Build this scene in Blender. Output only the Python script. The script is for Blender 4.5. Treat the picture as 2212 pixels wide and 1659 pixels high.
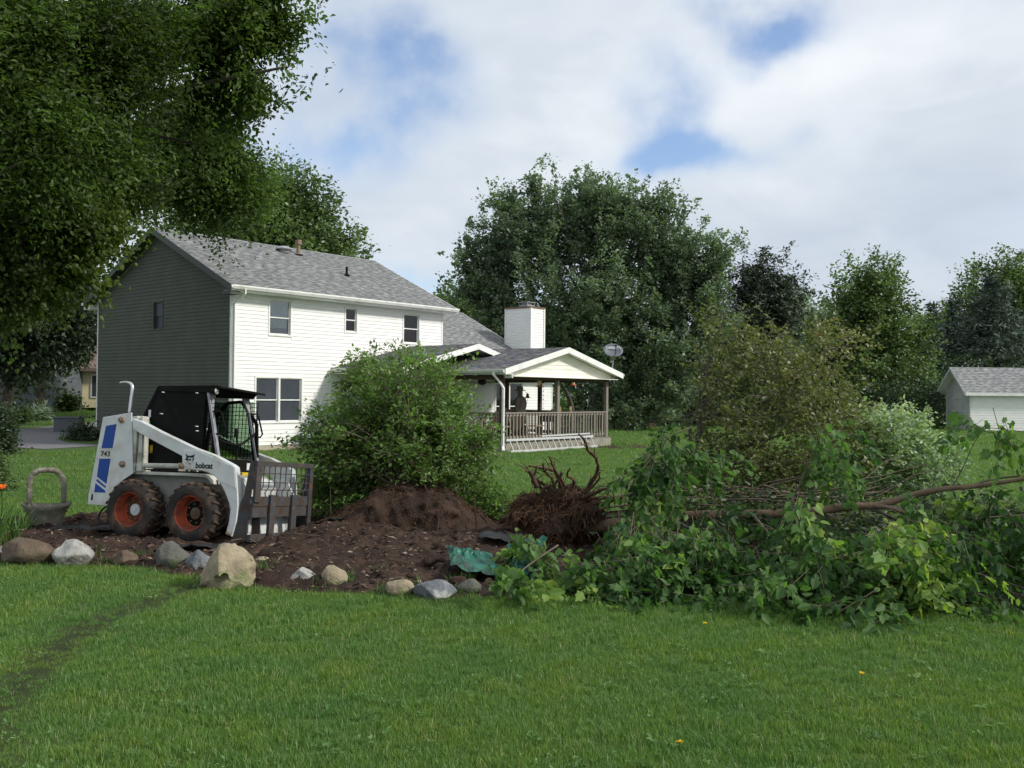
import bpy, bmesh, math, random
import numpy as np
from mathutils import Vector, Matrix, noise

R = math.radians
random.seed(7); RNG = np.random.default_rng(7)
for o in list(bpy.data.objects): bpy.data.objects.remove(o)
SC = bpy.context.scene
COL = SC.collection

# ------------------------------------------------------------------ camera, light, exposure
F = 2030.0; EYE = 1.85
PIT = math.atan((855 - 829.5) / F); ROL = R(.54)
CAMROT = Matrix.Rotation(math.pi / 2 + PIT, 3, 'X') @ Matrix.Rotation(ROL, 3, 'Z')
cd = bpy.data.cameras.new('camera'); cam = bpy.data.objects.new('camera', cd); COL.objects.link(cam)
cam.matrix_world = Matrix.Translation((0, 0, EYE)) @ CAMROT.to_4x4()
cd.sensor_fit = 'HORIZONTAL'; cd.angle = 2 * math.atan(1106 / F); cd.clip_end = 2000; cd.clip_start = .1
SC.camera = cam
SUN_AZ = R(106)      # compass-like: angle from +Y towards +X
SUN_EL = R(35)
sun_dir = Vector((math.sin(SUN_AZ) * math.cos(SUN_EL), math.cos(SUN_AZ) * math.cos(SUN_EL), math.sin(SUN_EL)))
sd_ = bpy.data.lights.new('sun', 'SUN'); sd_.energy = 3.1; sd_.angle = R(7); sd_.color = (1, .955, .88)
sun = bpy.data.objects.new('sun', sd_); COL.objects.link(sun)
sun.rotation_euler = (-sun_dir).to_track_quat('-Z', 'Y').to_euler()
SC.view_settings.view_transform = 'Standard'; SC.view_settings.look = 'None'
SC.view_settings.exposure = .2; SC.view_settings.gamma = 1; SC.view_settings.use_curve_mapping = False

def ray(px, py):
    return CAMROT @ Vector(((px - 1106) / F, (829.5 - py) / F, -1))
CAMO = Vector((0, 0, EYE))
def gnd(px, py, z=0.):
    d = ray(px, py); return CAMO + d * ((z - EYE) / d.z)
def at(px, py, Y):
    d = ray(px, py); return CAMO + d * (Y / d.y)
def onpl(px, py, P, n):
    d = ray(px, py); return CAMO + d * ((Vector(P) - CAMO).dot(n) / d.dot(n))

# ------------------------------------------------------------------ world: blue sky with broken cloud
w = bpy.data.worlds.new('World'); SC.world = w; w.use_nodes = True
nt = w.node_tree; N = nt.nodes; Lk = nt.links; N.clear()
def nd(t, **k):
    n = N.new(t)
    for a, b in k.items(): setattr(n, a, b)
    return n
def sky_nodes():
    out = nd('ShaderNodeOutputWorld'); bg = nd('ShaderNodeBackground'); bg.inputs[1].default_value = .115
    sky = nd('ShaderNodeTexSky'); sky.sky_type = 'NISHITA'; sky.sun_disc = False
    sky.sun_elevation = SUN_EL; sky.sun_rotation = SUN_AZ
    sky.air_density = 1.0; sky.dust_density = .9; sky.ozone_density = 1.6
    tc = nd('ShaderNodeTexCoord')
    wn = nd('ShaderNodeTexNoise'); wn.inputs['Scale'].default_value = 3.2; wn.inputs['Detail'].default_value = 5; wn.inputs['Roughness'].default_value = .55
    Lk.new(tc.outputs['Generated'], wn.inputs['Vector'])
    def vm(op, a, b=None, s=None):
        n = nd('ShaderNodeVectorMath', operation=op)
        for i, q in enumerate((a, b)):
            if q is None: continue
            if isinstance(q, tuple): n.inputs[i].default_value = q
            else: Lk.new(q, n.inputs[i])
        if s is not None: n.inputs['Scale'].default_value = s
        return n
    def mt(op, a, b=0., c=0., clamp=False):
        n = nd('ShaderNodeMath', operation=op); n.use_clamp = clamp
        for i, q in enumerate((a, b, c)):
            if isinstance(q, (int, float)): n.inputs[i].default_value = q
            else: Lk.new(q, n.inputs[i])
        return n.outputs[0]
    off = vm('SUBTRACT', wn.outputs['Color'], (.5, .5, .5))
    offs = vm('SCALE', off.outputs[0], s=.17)
    wv = vm('ADD', tc.outputs['Generated'], offs.outputs[0]).outputs[0]
    # gaps in the cloud, each an ellipse on the sky dome: centre, half width, half height (px), strength
    gaps = [(868, 120, 150, 75, .85), (915, 235, 120, 50, .55), (1660, 22, 115, 60, 1.1), (1600, 90, 50, 60, .6),
            (1530, 350, 125, 45, .75), (1480, 250, 55, 120, .32), (1430, 245, 75, 100, .55), (1440, 345, 110, 40, .5), (1745, 285, 50, 24, .45), (800, 265, 70, 60, .3),
            (770, 330, 120, 60, .5), (640, 330, 120, 160, .35), (730, 130, 220, 200, .12), (860, 585, 200, 58, .9), (1070, 660, 160, 50, .6),
            (2700, 500, 260, 90, .7), (-500, 300, 400, 150, .6), (900, -500, 600, 160, .7), (2600, -400, 500, 200, .6)]
    acc = None
    for (x, y, rx, ry, s) in gaps:
        c = ray(x, y).normalized()
        r_ = (ray(x + 1, y).normalized() - c).normalized(); u_ = (ray(x, y - 1).normalized() - c).normalized()
        dv = vm('SUBTRACT', wv, tuple(c)).outputs[0]
        a = nd('ShaderNodeVectorMath', operation='DOT_PRODUCT'); Lk.new(dv, a.inputs[0]); a.inputs[1].default_value = tuple(r_ * (F / rx))
        b = nd('ShaderNodeVectorMath', operation='DOT_PRODUCT'); Lk.new(dv, b.inputs[0]); b.inputs[1].default_value = tuple(u_ * (F / ry))
        q = mt('ADD', mt('MULTIPLY', a.outputs['Value'], a.outputs['Value']), mt('MULTIPLY', b.outputs['Value'], b.outputs['Value']))
        g = mt('MULTIPLY', mt('EXPONENT', mt('MULTIPLY', q, -1.0)), s)
        acc = g if acc is None else mt('ADD', acc, g)
    # fine altocumulus dapple that eats into the gaps
    fn = nd('ShaderNodeTexNoise'); fn.inputs['Scale'].default_value = 26; fn.inputs['Detail'].default_value = 4; Lk.new(tc.outputs['Generated'], fn.inputs['Vector'])
    fd = nd('ShaderNodeTexNoise'); fd.inputs['Scale'].default_value = 7; fd.inputs['Detail'].default_value = 9; fd.inputs['Roughness'].default_value = .58; fd.inputs['Distortion'].default_value = .6
    mp2 = nd('ShaderNodeMapping'); mp2.inputs['Scale'].default_value = (1, 1, 2.4); mp2.inputs['Rotation'].default_value = (0, R(18), 0); Lk.new(tc.outputs['Generated'], mp2.inputs[0]); Lk.new(mp2.outputs[0], fd.inputs['Vector'])
    dap = mt('MULTIPLY', mt('SUBTRACT', fn.outputs['Fac'], .5), 1.3)
    mid = mt('MULTIPLY', mt('SUBTRACT', wn.outputs['Fac'], .5), .75)
    m = mt('ADD', mt('ADD', acc, mt('MULTIPLY', dap, acc)), mt('ADD', mid, mt('MULTIPLY', mt('SUBTRACT', fd.outputs['Fac'], .5), .7)))
    mr = nd('ShaderNodeMapRange'); mr.interpolation_type = 'SMOOTHSTEP'; Lk.new(m, mr.inputs[0])
    mr.inputs[1].default_value = .0; mr.inputs[2].default_value = 1.25; mr.inputs[3].default_value = 0.; mr.inputs[4].default_value = .92
    # cloud brightness: soft large masses
    cn = nd('ShaderNodeTexNoise'); cn.inputs['Scale'].default_value = 2.1; cn.inputs['Detail'].default_value = 4; cn.inputs['Roughness'].default_value = .5
    mp = nd('ShaderNodeMapping'); mp.inputs['Scale'].default_value = (1, 1, 2.2); mp.inputs['Location'].default_value = (.35, .1, .6)
    Lk.new(tc.outputs['Generated'], mp.inputs[0]); Lk.new(mp.outputs[0], cn.inputs['Vector'])
    sx = nd('ShaderNodeVectorMath', operation='DOT_PRODUCT'); Lk.new(tc.outputs['Generated'], sx.inputs[0])
    sx.inputs[1].default_value = tuple((Vector((sun_dir.x, sun_dir.y, .35))).normalized())
    bright = mt('ADD', mt('MULTIPLY', sx.outputs['Value'], .17), mt('ADD', cn.outputs['Fac'], mt('MULTIPLY', mt('SUBTRACT', fd.outputs['Fac'], .5), .38)))
    # brighter banks of cloud and greyer bellies, placed where they stand in the sky
    banks = [(1900, 170, 330, 120, .26), (2080, 60, 250, 90, .2), (1230, 130, 190, 110, .10), (1960, 430, 160, 30, .16), (2150, 560, 120, 50, .16), (1700, 430, 180, 30, .06),
             (1900, 380, 240, 50, -.1), (760, 480, 220, 60, .05), (930, 390, 260, 70, -.08), (1120, 400, 160, 90, -.08), (1880, 520, 240, 50, -.07), (700, 60, 130, 90, -.03)]
    for (x, y, rx, ry, s) in banks:
        c = ray(x, y).normalized()
        r_ = (ray(x + 1, y).normalized() - c).normalized(); u_ = (ray(x, y - 1).normalized() - c).normalized()
        dv = vm('SUBTRACT', wv, tuple(c)).outputs[0]
        a = nd('ShaderNodeVectorMath', operation='DOT_PRODUCT'); Lk.new(dv, a.inputs[0]); a.inputs[1].default_value = tuple(r_ * (F / rx))
        b = nd('ShaderNodeVectorMath', operation='DOT_PRODUCT'); Lk.new(dv, b.inputs[0]); b.inputs[1].default_value = tuple(u_ * (F / ry))
        q = mt('ADD', mt('MULTIPLY', a.outputs['Value'], a.outputs['Value']), mt('MULTIPLY', b.outputs['Value'], b.outputs['Value']))
    bright = mt('ADD', bright, mt('MULTIPLY', mt('EXPONENT', mt('MULTIPLY', q, -1.0)), s))
    cr = nd('ShaderNodeValToRGB'); Lk.new(bright, cr.inputs[0])
    e = cr.color_ramp.elements
    e[0].position = .28; e[0].color = (.47, .53, .64, 1); e[1].position = .8; e[1].color = (.86, .89, .91, 1)
    k = e.new(.5); k.color = (.60, .66, .73, 1)
    cs = vm('SCALE', cr.outputs[0], s=1 / .115)
    # the blue: sky texture a little deepened
    tint = nd('ShaderNodeMix', data_type='RGBA', blend_type='MULTIPLY'); tint.inputs[0].default_value = 1
    Lk.new(sky.outputs[0], tint.inputs[6]); tint.inputs[7].default_value = (1.15, 1.25, 1.4, 1)
    mx = nd('ShaderNodeMix', data_type='RGBA'); Lk.new(mr.outputs[0], mx.inputs[0])
    Lk.new(cs.outputs[0], mx.inputs[6]); Lk.new(tint.outputs[2], mx.inputs[7])
    Lk.new(mx.outputs[2], bg.inputs[0]); Lk.new(bg.outputs[0], out.inputs[0])
sky_nodes()

# ------------------------------------------------------------------ helpers
def tag(o, label=None, cat=None, group=None, kind=None):
    if label: o['label'] = label
    if cat: o['category'] = cat
    if group: o['group'] = group
    if kind: o['kind'] = kind
    return o
def empty(name, loc=(0, 0, 0), rz=0., mat=None):
    o = bpy.data.objects.new(name, None); COL.objects.link(o); o.empty_display_size = .2
    if mat is not None: o.matrix_world = mat
    else: o.location = loc; o.rotation_euler = (0, 0, rz)
    return o
def link(name, me, mat, parent=None):
    o = bpy.data.objects.new(name, me); COL.objects.link(o)
    if mat is not None and not me.materials: me.materials.append(mat)
    if parent is not None: o.parent = parent
    return o
class MB:
    def __init__(s): s.v = []; s.f = []; s.a = []; s.p = []
    def add(s, vs, fs, a=0.):
        b = len(s.v); f0 = len(s.f); s.v += [tuple(x) for x in vs]
        for f in fs: s.f.append(tuple(b + i for i in f)); s.a.append(a)
        s.p.append((b, len(s.v), f0, len(s.f)))
    def hexa(s, p, a=0.):   # p: 8 corners, bottom 4 (ccw from above), top 4
        s.add(p, [(3, 2, 1, 0), (4, 5, 6, 7), (0, 1, 5, 4), (1, 2, 6, 5), (2, 3, 7, 6), (3, 0, 4, 7)], a)
    def box(s, c, d, rot=None, a=0.):
        x, y, z = d[0] / 2, d[1] / 2, d[2] / 2
        p = [Vector(q) for q in ((-x, -y, -z), (x, -y, -z), (x, y, -z), (-x, y, -z), (-x, -y, z), (x, -y, z), (x, y, z), (-x, y, z))]
        if rot is not None: p = [rot @ q for q in p]
        s.hexa([q + Vector(c) for q in p], a)
    def bar(s, p0, p1, wd, th=None, up=(0, 0, 1), a=0.):
        p0, p1 = Vector(p0), Vector(p1); d = (p1 - p0); L = d.length; d.normalize(); th = th or wd
        upv = Vector(up)
        if abs(d.dot(upv)) > .98: upv = Vector((1, 0, 0))
        x = d.cross(upv).normalized(); y = x.cross(d).normalized()
        m = Matrix((x, d, y)).transposed()
        s.box((p0 + p1) / 2, (wd, L, th), m, a)
    def prism(s, poly, fn, d0, d1, a=0.):
        n = len(poly)
        vs = [fn(p[0], p[1], d0) for p in poly] + [fn(p[0], p[1], d1) for p in poly]
        fs = [tuple(range(n))[::-1], tuple(range(n, 2 * n))] + [(i, (i + 1) % n, n + (i + 1) % n, n + i) for i in range(n)]
        s.add(vs, fs, a)
    def tube(s, pts, rad, sides=6, cap=True, a=0.):
        pts = [Vector(p) for p in pts]; n = len(pts)
        if not hasattr(rad, '__len__'): rad = [rad] * n
        vs = []; prev = None
        for i, p in enumerate(pts):
            d = (pts[min(i + 1, n - 1)] - pts[max(i - 1, 0)])
            if d.length < 1e-6: d = Vector((0, 0, 1))
            d.normalize()
            if prev is None:
                x = d.cross(Vector((0, 0, 1)) if abs(d.z) < .9 else Vector((1, 0, 0))).normalized()
            else:
                x = (prev - d * prev.dot(d)).normalized()
            prev = x; y = d.cross(x)
            for k in range(sides):
                t = 2 * math.pi * k / sides
                vs.append(p + (x * math.cos(t) + y * math.sin(t)) * rad[i])
        fs = []
        for i in range(n - 1):
            for k in range(sides):
                fs.append((i * sides + k, i * sides + (k + 1) % sides, (i + 1) * sides + (k + 1) % sides, (i + 1) * sides + k))
        if cap: fs += [tuple(range(sides))[::-1], tuple((n - 1) * sides + k for k in range(sides))]
        s.add(vs, fs, a)
    def lathe(s, prof, fn, n=32, a=0.):   # prof (r, h) ; fn(x, y, h) -> point
        vs = []; m = len(prof)
        for k in range(n):
            t = 2 * math.pi * k / n
            for (r, h) in prof: vs.append(fn(r * math.cos(t), r * math.sin(t), h))
        fs = [(k * m + i, ((k + 1) % n) * m + i, ((k + 1) % n) * m + i + 1, k * m + i + 1) for k in range(n) for i in range(m - 1)]
        s.add(vs, fs, a)
    def pieces(s, name, mat, parent=None, **k):
        out = []
        for (b0, b1, f0, f1) in s.p:
            m = MB(); m.v = s.v[b0:b1]; m.f = [tuple(i - b0 for i in f) for f in s.f[f0:f1]]; m.a = s.a[f0:f1]; out.append(m.build(name, mat, parent, **k))
        return out
    def build(s, name, mat, parent=None, smooth=False, bevel=0., attr=False, kind=None):
        me = bpy.data.meshes.new(name); me.from_pydata(s.v, [], s.f)
        if attr:
            at_ = me.attributes.new('rnd', 'FLOAT', 'FACE'); at_.data.foreach_set('value', s.a)
        bm = bmesh.new(); bm.from_mesh(me); bmesh.ops.recalc_face_normals(bm, faces=bm.faces); bm.to_mesh(me); bm.free()
        if smooth:
            me.polygons.foreach_set('use_smooth', [True] * len(me.polygons))
        me.update()
        o = link(name, me, mat, parent)
        if bevel:
            b = o.modifiers.new('bevel', 'BEVEL'); b.width = bevel; b.segments = 2; b.limit_method = 'ANGLE'; b.angle_limit = R(35)
        if kind: o['kind'] = kind
        return o
def np_mesh(name, V, Fc, nper, mat, parent=None, rnd=None, smooth=False):
    """V (n,3) float, Fc flat index array, nper verts per face (array or int)"""
    me = bpy.data.meshes.new(name)
    nf = len(Fc) // nper if isinstance(nper, int) else len(nper)
    me.vertices.add(len(V)); me.vertices.foreach_set('co', np.ascontiguousarray(V, dtype=np.float32).ravel())
    me.loops.add(len(Fc)); me.loops.foreach_set('vertex_index', np.ascontiguousarray(Fc, dtype=np.int32))
    if isinstance(nper, int):
        st = np.arange(nf, dtype=np.int32) * nper
    else:
        st = np.concatenate([[0], np.cumsum(nper)[:-1]]).astype(np.int32)
    me.polygons.add(nf); me.polygons.foreach_set('loop_start', st)
    me.update(calc_edges=True)
    if rnd is not None:
        a = me.attributes.new('rnd', 'FLOAT', 'FACE'); a.data.foreach_set('value', np.ascontiguousarray(rnd, dtype=np.float32))
    if smooth: me.polygons.foreach_set('use_smooth', np.ones(nf, dtype=bool))
    return link(name, me, mat, parent)

# ------------------------------------------------------------------ materials
def newmat(name):
    m = bpy.data.materials.new(name); m.use_nodes = True
    t = m.node_tree; t.nodes.clear(); return m, t
def ramp(t, fac, cols):
    r = t.nodes.new('ShaderNodeValToRGB'); t.links.new(fac, r.inputs[0]); e = r.color_ramp.elements
    e[0].position = cols[0][0]; e[0].color = (*cols[0][1], 1)
    e[1].position = cols[-1][0]; e[1].color = (*cols[-1][1], 1)
    for p, c in cols[1:-1]: k = e.new(p); k.color = (*c, 1)
    return r.outputs[0]
def tnoise(t, vec, sc, det=4, rough=.55, stretch=None):
    n = t.nodes.new('ShaderNodeTexNoise'); n.inputs['Scale'].default_value = sc; n.inputs['Detail'].default_value = det; n.inputs['Roughness'].default_value = rough
    if stretch:
        mp = t.nodes.new('ShaderNodeMapping'); mp.inputs['Scale'].default_value = stretch; t.links.new(vec, mp.inputs[0]); vec = mp.outputs[0]
    t.links.new(vec, n.inputs['Vector']); return n.outputs['Fac']
def pm(name, cols, sc=6., rough=.7, bump=0., bsc=40., metal=0., det=5, stretch=None, dirt=None, dsc=3., damt=(.52, .7), rndmix=None, spec=.35, bd=.02, coat=0., mud=None):
    m, t = newmat(name); L = t.links
    out = t.nodes.new('ShaderNodeOutputMaterial'); b = t.nodes.new('ShaderNodeBsdfPrincipled'); L.new(b.outputs[0], out.inputs[0])
    tc = t.nodes.new('ShaderNodeTexCoord').outputs['Object']
    if isinstance(cols[0], (int, float)): cols = [(.3, tuple(c * .92 for c in cols)), (.7, tuple(min(1, c * 1.08) for c in cols))]
    c = ramp(t, tnoise(t, tc, sc, det, stretch=stretch), cols)
    if rndmix:
        at_ = t.nodes.new('ShaderNodeAttribute'); at_.attribute_name = 'rnd'
        c2 = ramp(t, at_.outputs['Fac'], rndmix[1])
        mx = t.nodes.new('ShaderNodeMix'); mx.data_type = 'RGBA'; mx.inputs[0].default_value = rndmix[0]
        L.new(c, mx.inputs[6]); L.new(c2, mx.inputs[7]); c = mx.outputs[2]
    if dirt:
        f = tnoise(t, tc, dsc, 7, .65)
        mr = t.nodes.new('ShaderNodeMapRange'); L.new(f, mr.inputs[0]); mr.inputs[1].default_value = damt[0]; mr.inputs[2].default_value = damt[1]
        mx = t.nodes.new('ShaderNodeMix'); mx.data_type = 'RGBA'; L.new(mr.outputs[0], mx.inputs[0]); L.new(c, mx.inputs[6]); mx.inputs[7].default_value = (*dirt, 1); c = mx.outputs[2]
    if mud:      # splashed earth, thickest low down
        sp_ = t.nodes.new('ShaderNodeSeparateXYZ'); L.new(tc, sp_.inputs[0]); f = tnoise(t, tc, 9, 8, .7)
        a_ = t.nodes.new('ShaderNodeMath'); a_.operation = 'MULTIPLY_ADD'; L.new(sp_.outputs[2], a_.inputs[0]); a_.inputs[1].default_value = -1 / mud[2]; a_.inputs[2].default_value = mud[1] / mud[2]
        g_ = t.nodes.new('ShaderNodeMath'); g_.operation = 'MULTIPLY_ADD'; L.new(f, g_.inputs[0]); g_.inputs[1].default_value = 3.2; g_.inputs[2].default_value = -1.6
        s_ = t.nodes.new('ShaderNodeMath'); s_.operation = 'ADD'; s_.use_clamp = True; L.new(a_.outputs[0], s_.inputs[0]); L.new(g_.outputs[0], s_.inputs[1])
        mx = t.nodes.new('ShaderNodeMix'); mx.data_type = 'RGBA'; L.new(s_.outputs[0], mx.inputs[0]); L.new(c, mx.inputs[6]); mx.inputs[7].default_value = (*mud[0], 1); c = mx.outputs[2]
    L.new(c, b.inputs['Base Color']); b.inputs['Roughness'].default_value = rough; b.inputs['Metallic'].default_value = metal
    b.inputs['Specular IOR Level'].default_value = spec; b.inputs['Coat Weight'].default_value = coat
    if bump:
        bp = t.nodes.new('ShaderNodeBump'); bp.inputs['Strength'].default_value = bump; bp.inputs['Distance'].default_value = bd
        L.new(tnoise(t, tc, bsc, 6, .65, stretch), bp.inputs['Height']); L.new(bp.outputs[0], b.inputs['Normal'])
    return m
def leafmat(name, cols, rough=.45, trans=.32, tcol=1.6, spec=.4):
    m, t = newmat(name); L = t.links
    out = t.nodes.new('ShaderNodeOutputMaterial'); b = t.nodes.new('ShaderNodeBsdfPrincipled')
    at_ = t.nodes.new('ShaderNodeAttribute'); at_.attribute_name = 'rnd'
    c = ramp(t, at_.outputs['Fac'], cols)
    L.new(c, b.inputs['Base Color']); b.inputs['Roughness'].default_value = rough; b.inputs['Specular IOR Level'].default_value = spec
    tr = t.nodes.new('ShaderNodeBsdfTranslucent')
    mc = t.nodes.new('ShaderNodeMix'); mc.data_type = 'RGBA'; mc.blend_type = 'MULTIPLY'; mc.inputs[0].default_value = 1; L.new(c, mc.inputs[6]); mc.inputs[7].default_value = (tcol * 1.05, tcol * 1.25, tcol * .5, 1)
    L.new(mc.outputs[2], tr.inputs[0])
    mx = t.nodes.new('ShaderNodeMixShader'); mx.inputs[0].default_value = trans; L.new(b.outputs[0], mx.inputs[1]); L.new(tr.outputs[0], mx.inputs[2]); L.new(mx.outputs[0], out.inputs[0])
    return m
def glassmat(name, tint=(.5, .52, .55), refl=.9):
    m, t = newmat(name); L = t.links
    out = t.nodes.new('ShaderNodeOutputMaterial'); a = t.nodes.new('ShaderNodeBsdfTransparent'); a.inputs[0].default_value = (*tint, 1)
    g = t.nodes.new('ShaderNodeBsdfGlossy'); g.inputs['Roughness'].default_value = .03; g.inputs[0].default_value = (refl, refl, refl, 1)
    fr = t.nodes.new('ShaderNodeFresnel'); fr.inputs[0].default_value = 1.6
    mx = t.nodes.new('ShaderNodeMixShader'); L.new(fr.outputs[0], mx.inputs[0]); L.new(a.outputs[0], mx.inputs[1]); L.new(g.outputs[0], mx.inputs[2]); L.new(mx.outputs[0], out.inputs[0])
    return m
M = {}
M['white_siding'] = pm('white_vinyl', (.78, .78, .76), 2, .5, .15, 60, stretch=(1, 1, 6), bd=.002, dirt=(.66, .66, .62), dsc=1.2, damt=(.55, .95))
M['cream_siding'] = pm('cream_vinyl', (.74, .73, .65), 2, .5, .15, 60, bd=.002)
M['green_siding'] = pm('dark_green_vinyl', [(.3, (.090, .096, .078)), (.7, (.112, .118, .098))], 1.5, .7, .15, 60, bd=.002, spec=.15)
M['trim'] = pm('white_trim', (.76, .76, .74), 4, .45, dirt=(.6, .59, .54), dsc=2.5)
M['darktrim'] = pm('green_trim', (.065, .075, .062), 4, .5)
M['concrete'] = pm('foundation_concrete', [(.3, (.34, .30, .23)), (.7, (.46, .41, .32))], 3, .9, .3, 30, dirt=(.26, .24, .17), dsc=2)
M['wood_grey'] = pm('weathered_wood', [(.25, (.15, .135, .115)), (.5, (.24, .215, .185)), (.8, (.33, .30, .26))], 5, .85, .4, 25, stretch=(8, 8, 1), bd=.004, rndmix=(.35, [(0, (.14, .125, .10)), (1, (.38, .34, .29))]))
M['wood_dark'] = pm('stained_wood', [(.3, (.045, .03, .02)), (.7, (.09, .06, .04))], 5, .7, .2, 20, stretch=(6, 6, 1))
M['skirt'] = pm('skirt_boards', [(.25, (.20, .19, .15)), (.75, (.34, .32, .26))], 4, .85, .3, 20, stretch=(6, 6, 1), dirt=(.12, .13, .08), dsc=3)
shc = [(0, (.20, .205, .205)), (.25, (.235, .24, .238)), (.5, (.27, .275, .27)), (.88, (.34, .342, .335)), (.9, (.085, .09, .095)), (1, (.11, .115, .12))]
M['shingle'] = pm('grey_shingles', (.2, .207, .215), 1.2, .92, .5, 120, rndmix=(.8, shc), bd=.004)
shb = [(0, (.10, .12, .17)), (.2, (.19, .17, .15)), (.4, (.15, .165, .19)), (.6, (.24, .22, .20)), (.8, (.17, .19, .24)), (.88, (.27, .26, .25)), (.9, (.06, .062, .072)), (1, (.08, .082, .09))]
M['shingle2'] = pm('multi_shingles', (.18, .18, .185), 1.2, .92, .5, 120, rndmix=(.85, shb), bd=.004)
M['glass'] = glassmat('window_glass', (.8, .84, .86))
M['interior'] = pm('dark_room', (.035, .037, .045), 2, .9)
M['curtain'] = pm('curtain_cloth', [(.3, (.42, .46, .47)), (.7, (.6, .64, .64))], 3, .9, stretch=(9, 9, 1))
M['screen'] = pm('insect_screen', (.04, .045, .055), 8, .5)
M['screen_pane'] = pm('screened_pane', [(.3, (.035, .042, .055)), (.7, (.05, .058, .072))], 1.5, .4)
M['blackm'] = pm('black_paint', [(.3, (.004, .004, .004)), (.7, (.008, .008, .008))], 6, .75, .1, 50, dirt=(.022, .02, .018), dsc=4, damt=(.58, .9), bd=.003, spec=.14)
M['greypost'] = pm('worn_grey_metal', [(.3, (.2, .205, .22)), (.7, (.34, .34, .36))], 7, .5, .2, 60, dirt=(.08, .06, .05), dsc=6, damt=(.6, .75), bd=.003)
M['bwhite'] = pm('white_machine_paint', [(.3, (.52, .545, .54)), (.7, (.64, .66, .65))], 3, .42, .1, 60, dirt=(.36, .31, .23), dsc=3.2, damt=(.50, .80), bd=.002, mud=((.17, .12, .08), .22, .5))
M['bwhite2'] = pm('grimy_white_paint', [(.3, (.38, .385, .34)), (.7, (.56, .56, .5))], 5, .6, .2, 60, dirt=(.12, .09, .06), dsc=4, damt=(.5, .75), bd=.003)
M['bodygrey'] = pm('dusty_grey_body', [(.3, (.17, .175, .155)), (.7, (.32, .325, .30))], 3, .75, .2, 50, dirt=(.10, .075, .05), dsc=3, damt=(.5, .72), mud=((.10, .07, .045), .45, .4))
M['blue'] = pm('blue_decal', (.006, .05, .27), 8, .4, dirt=(.25, .3, .4), dsc=9, damt=(.7, .8))
M['ink'] = pm('black_lettering', (.008, .008, .009), 8, .5)
M['orange'] = pm('orange_rim', [(.3, (.30, .055, .024)), (.7, (.42, .085, .038))], 6, .75, .2, 50, dirt=(.07, .045, .03), dsc=7, damt=(.46, .64), mud=((.09, .055, .036), -.12, .2))
M['rustbrown'] = pm('hub_rust', [(.3, (.05, .025, .016)), (.7, (.16, .05, .025))], 8, .8, .4, 40)
M['tyre'] = pm('muddy_rubber', [(.25, (.014, .013, .012)), (.5, (.028, .024, .021)), (.75, (.06, .043, .031))], 5, .85, .6, 45, dirt=(.10, .066, .045), dsc=5, damt=(.5, .7))
M['tread'] = pm('muddy_tread', [(.25, (.035, .024, .018)), (.7, (.11, .07, .048))], 6, .9, .6, 45)
M['rust'] = pm('rusty_steel', [(.2, (.028, .021, .017)), (.42, (.06, .042, .032)), (.55, (.045, .052, .062)), (.75, (.12, .068, .04))], 9, .75, .4, 60, dirt=(.2, .07, .025), dsc=11, damt=(.62, .74), bd=.004)
M['chrome'] = pm('bare_steel', (.6, .6, .6), 8, .28, metal=.9)
M['bolt'] = pm('rusty_bolt', [(.3, (.13, .07, .04)), (.7, (.3, .24, .18))], 30, .6, metal=.3)
M['yellow'] = pm('yellow_plate', [(.35, (.42, .29, .015)), (.65, (.6, .43, .03))], 20, .5, dirt=(.05, .04, .01), dsc=16, damt=(.55, .65))
M['green'] = pm('green_cap', (.01, .2, .08), 9, .4)
M['sticker'] = pm('pale_sticker', (.55, .58, .6), 30, .6)
M['plexi'] = glassmat('greenish_plexiglass', (.50, .62, .50), .5)
M['lamp'] = pm('lamp_lens', (.65, .66, .6), 20, .15, metal=.5)
M['stonebasket'] = pm('cast_concrete', [(.3, (.16, .145, .11)), (.7, (.27, .25, .20))], 9, .92, .8, 35, dirt=(.38, .37, .31), dsc=9, damt=(.58, .7))
def rockm(n, a, b, d): return pm(n, [(.3, a), (.55, tuple((x + y) / 2 for x, y in zip(a, b))), (.75, b)], 7, .9, .9, 26, dirt=d, dsc=4.5, damt=(.52, .62), bd=.03)
M['rock_brown'] = rockm('brown_rock', (.095, .068, .046), (.17, .125, .09), (.12, .10, .06))
M['rock_grey'] = rockm('grey_rock', (.13, .13, .125), (.24, .24, .235), (.42, .40, .35))
M['rock_dark'] = rockm('dark_grey_rock', (.085, .085, .072), (.15, .145, .125), (.10, .12, .06))
M['rock_tan'] = rockm('tan_rock', (.22, .18, .12), (.44, .37, .26), (.20, .23, .10))
M['rock_blue'] = rockm('bluish_rock', (.10, .112, .125), (.19, .205, .22), (.35, .35, .33))
M['rock_white'] = rockm('pale_rock', (.26, .26, .25), (.50, .48, .43), (.13, .12, .10))
M['bark'] = pm('bark', [(.3, (.055, .045, .036)), (.7, (.13, .11, .09))], 7, .9, .7, 20, stretch=(3, 3, .6))
M['bark_tan'] = pm('smooth_tan_bark', [(.3, (.13, .088, .055)), (.7, (.22, .15, .098))], 9, .8, .5, 40)
M['twig'] = pm('twig_bark', [(.3, (.075, .058, .042)), (.7, (.16, .13, .095))], 9, .85)
M['root'] = pm('root_wood', [(.3, (.04, .022, .014)), (.7, (.12, .065, .038))], 12, .9, .4, 60)
M['roothair'] = pm('fine_root_fibre', [(.3, (.035, .019, .011)), (.7, (.12, .062, .032))], 12, .95)
M['dirt'] = pm('brown_soil', [(.25, (.018, .010, .007)), (.5, (.042, .024, .016)), (.75, (.095, .055, .037))], 5, .95, 1., 28, det=9, bd=.05)
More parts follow.
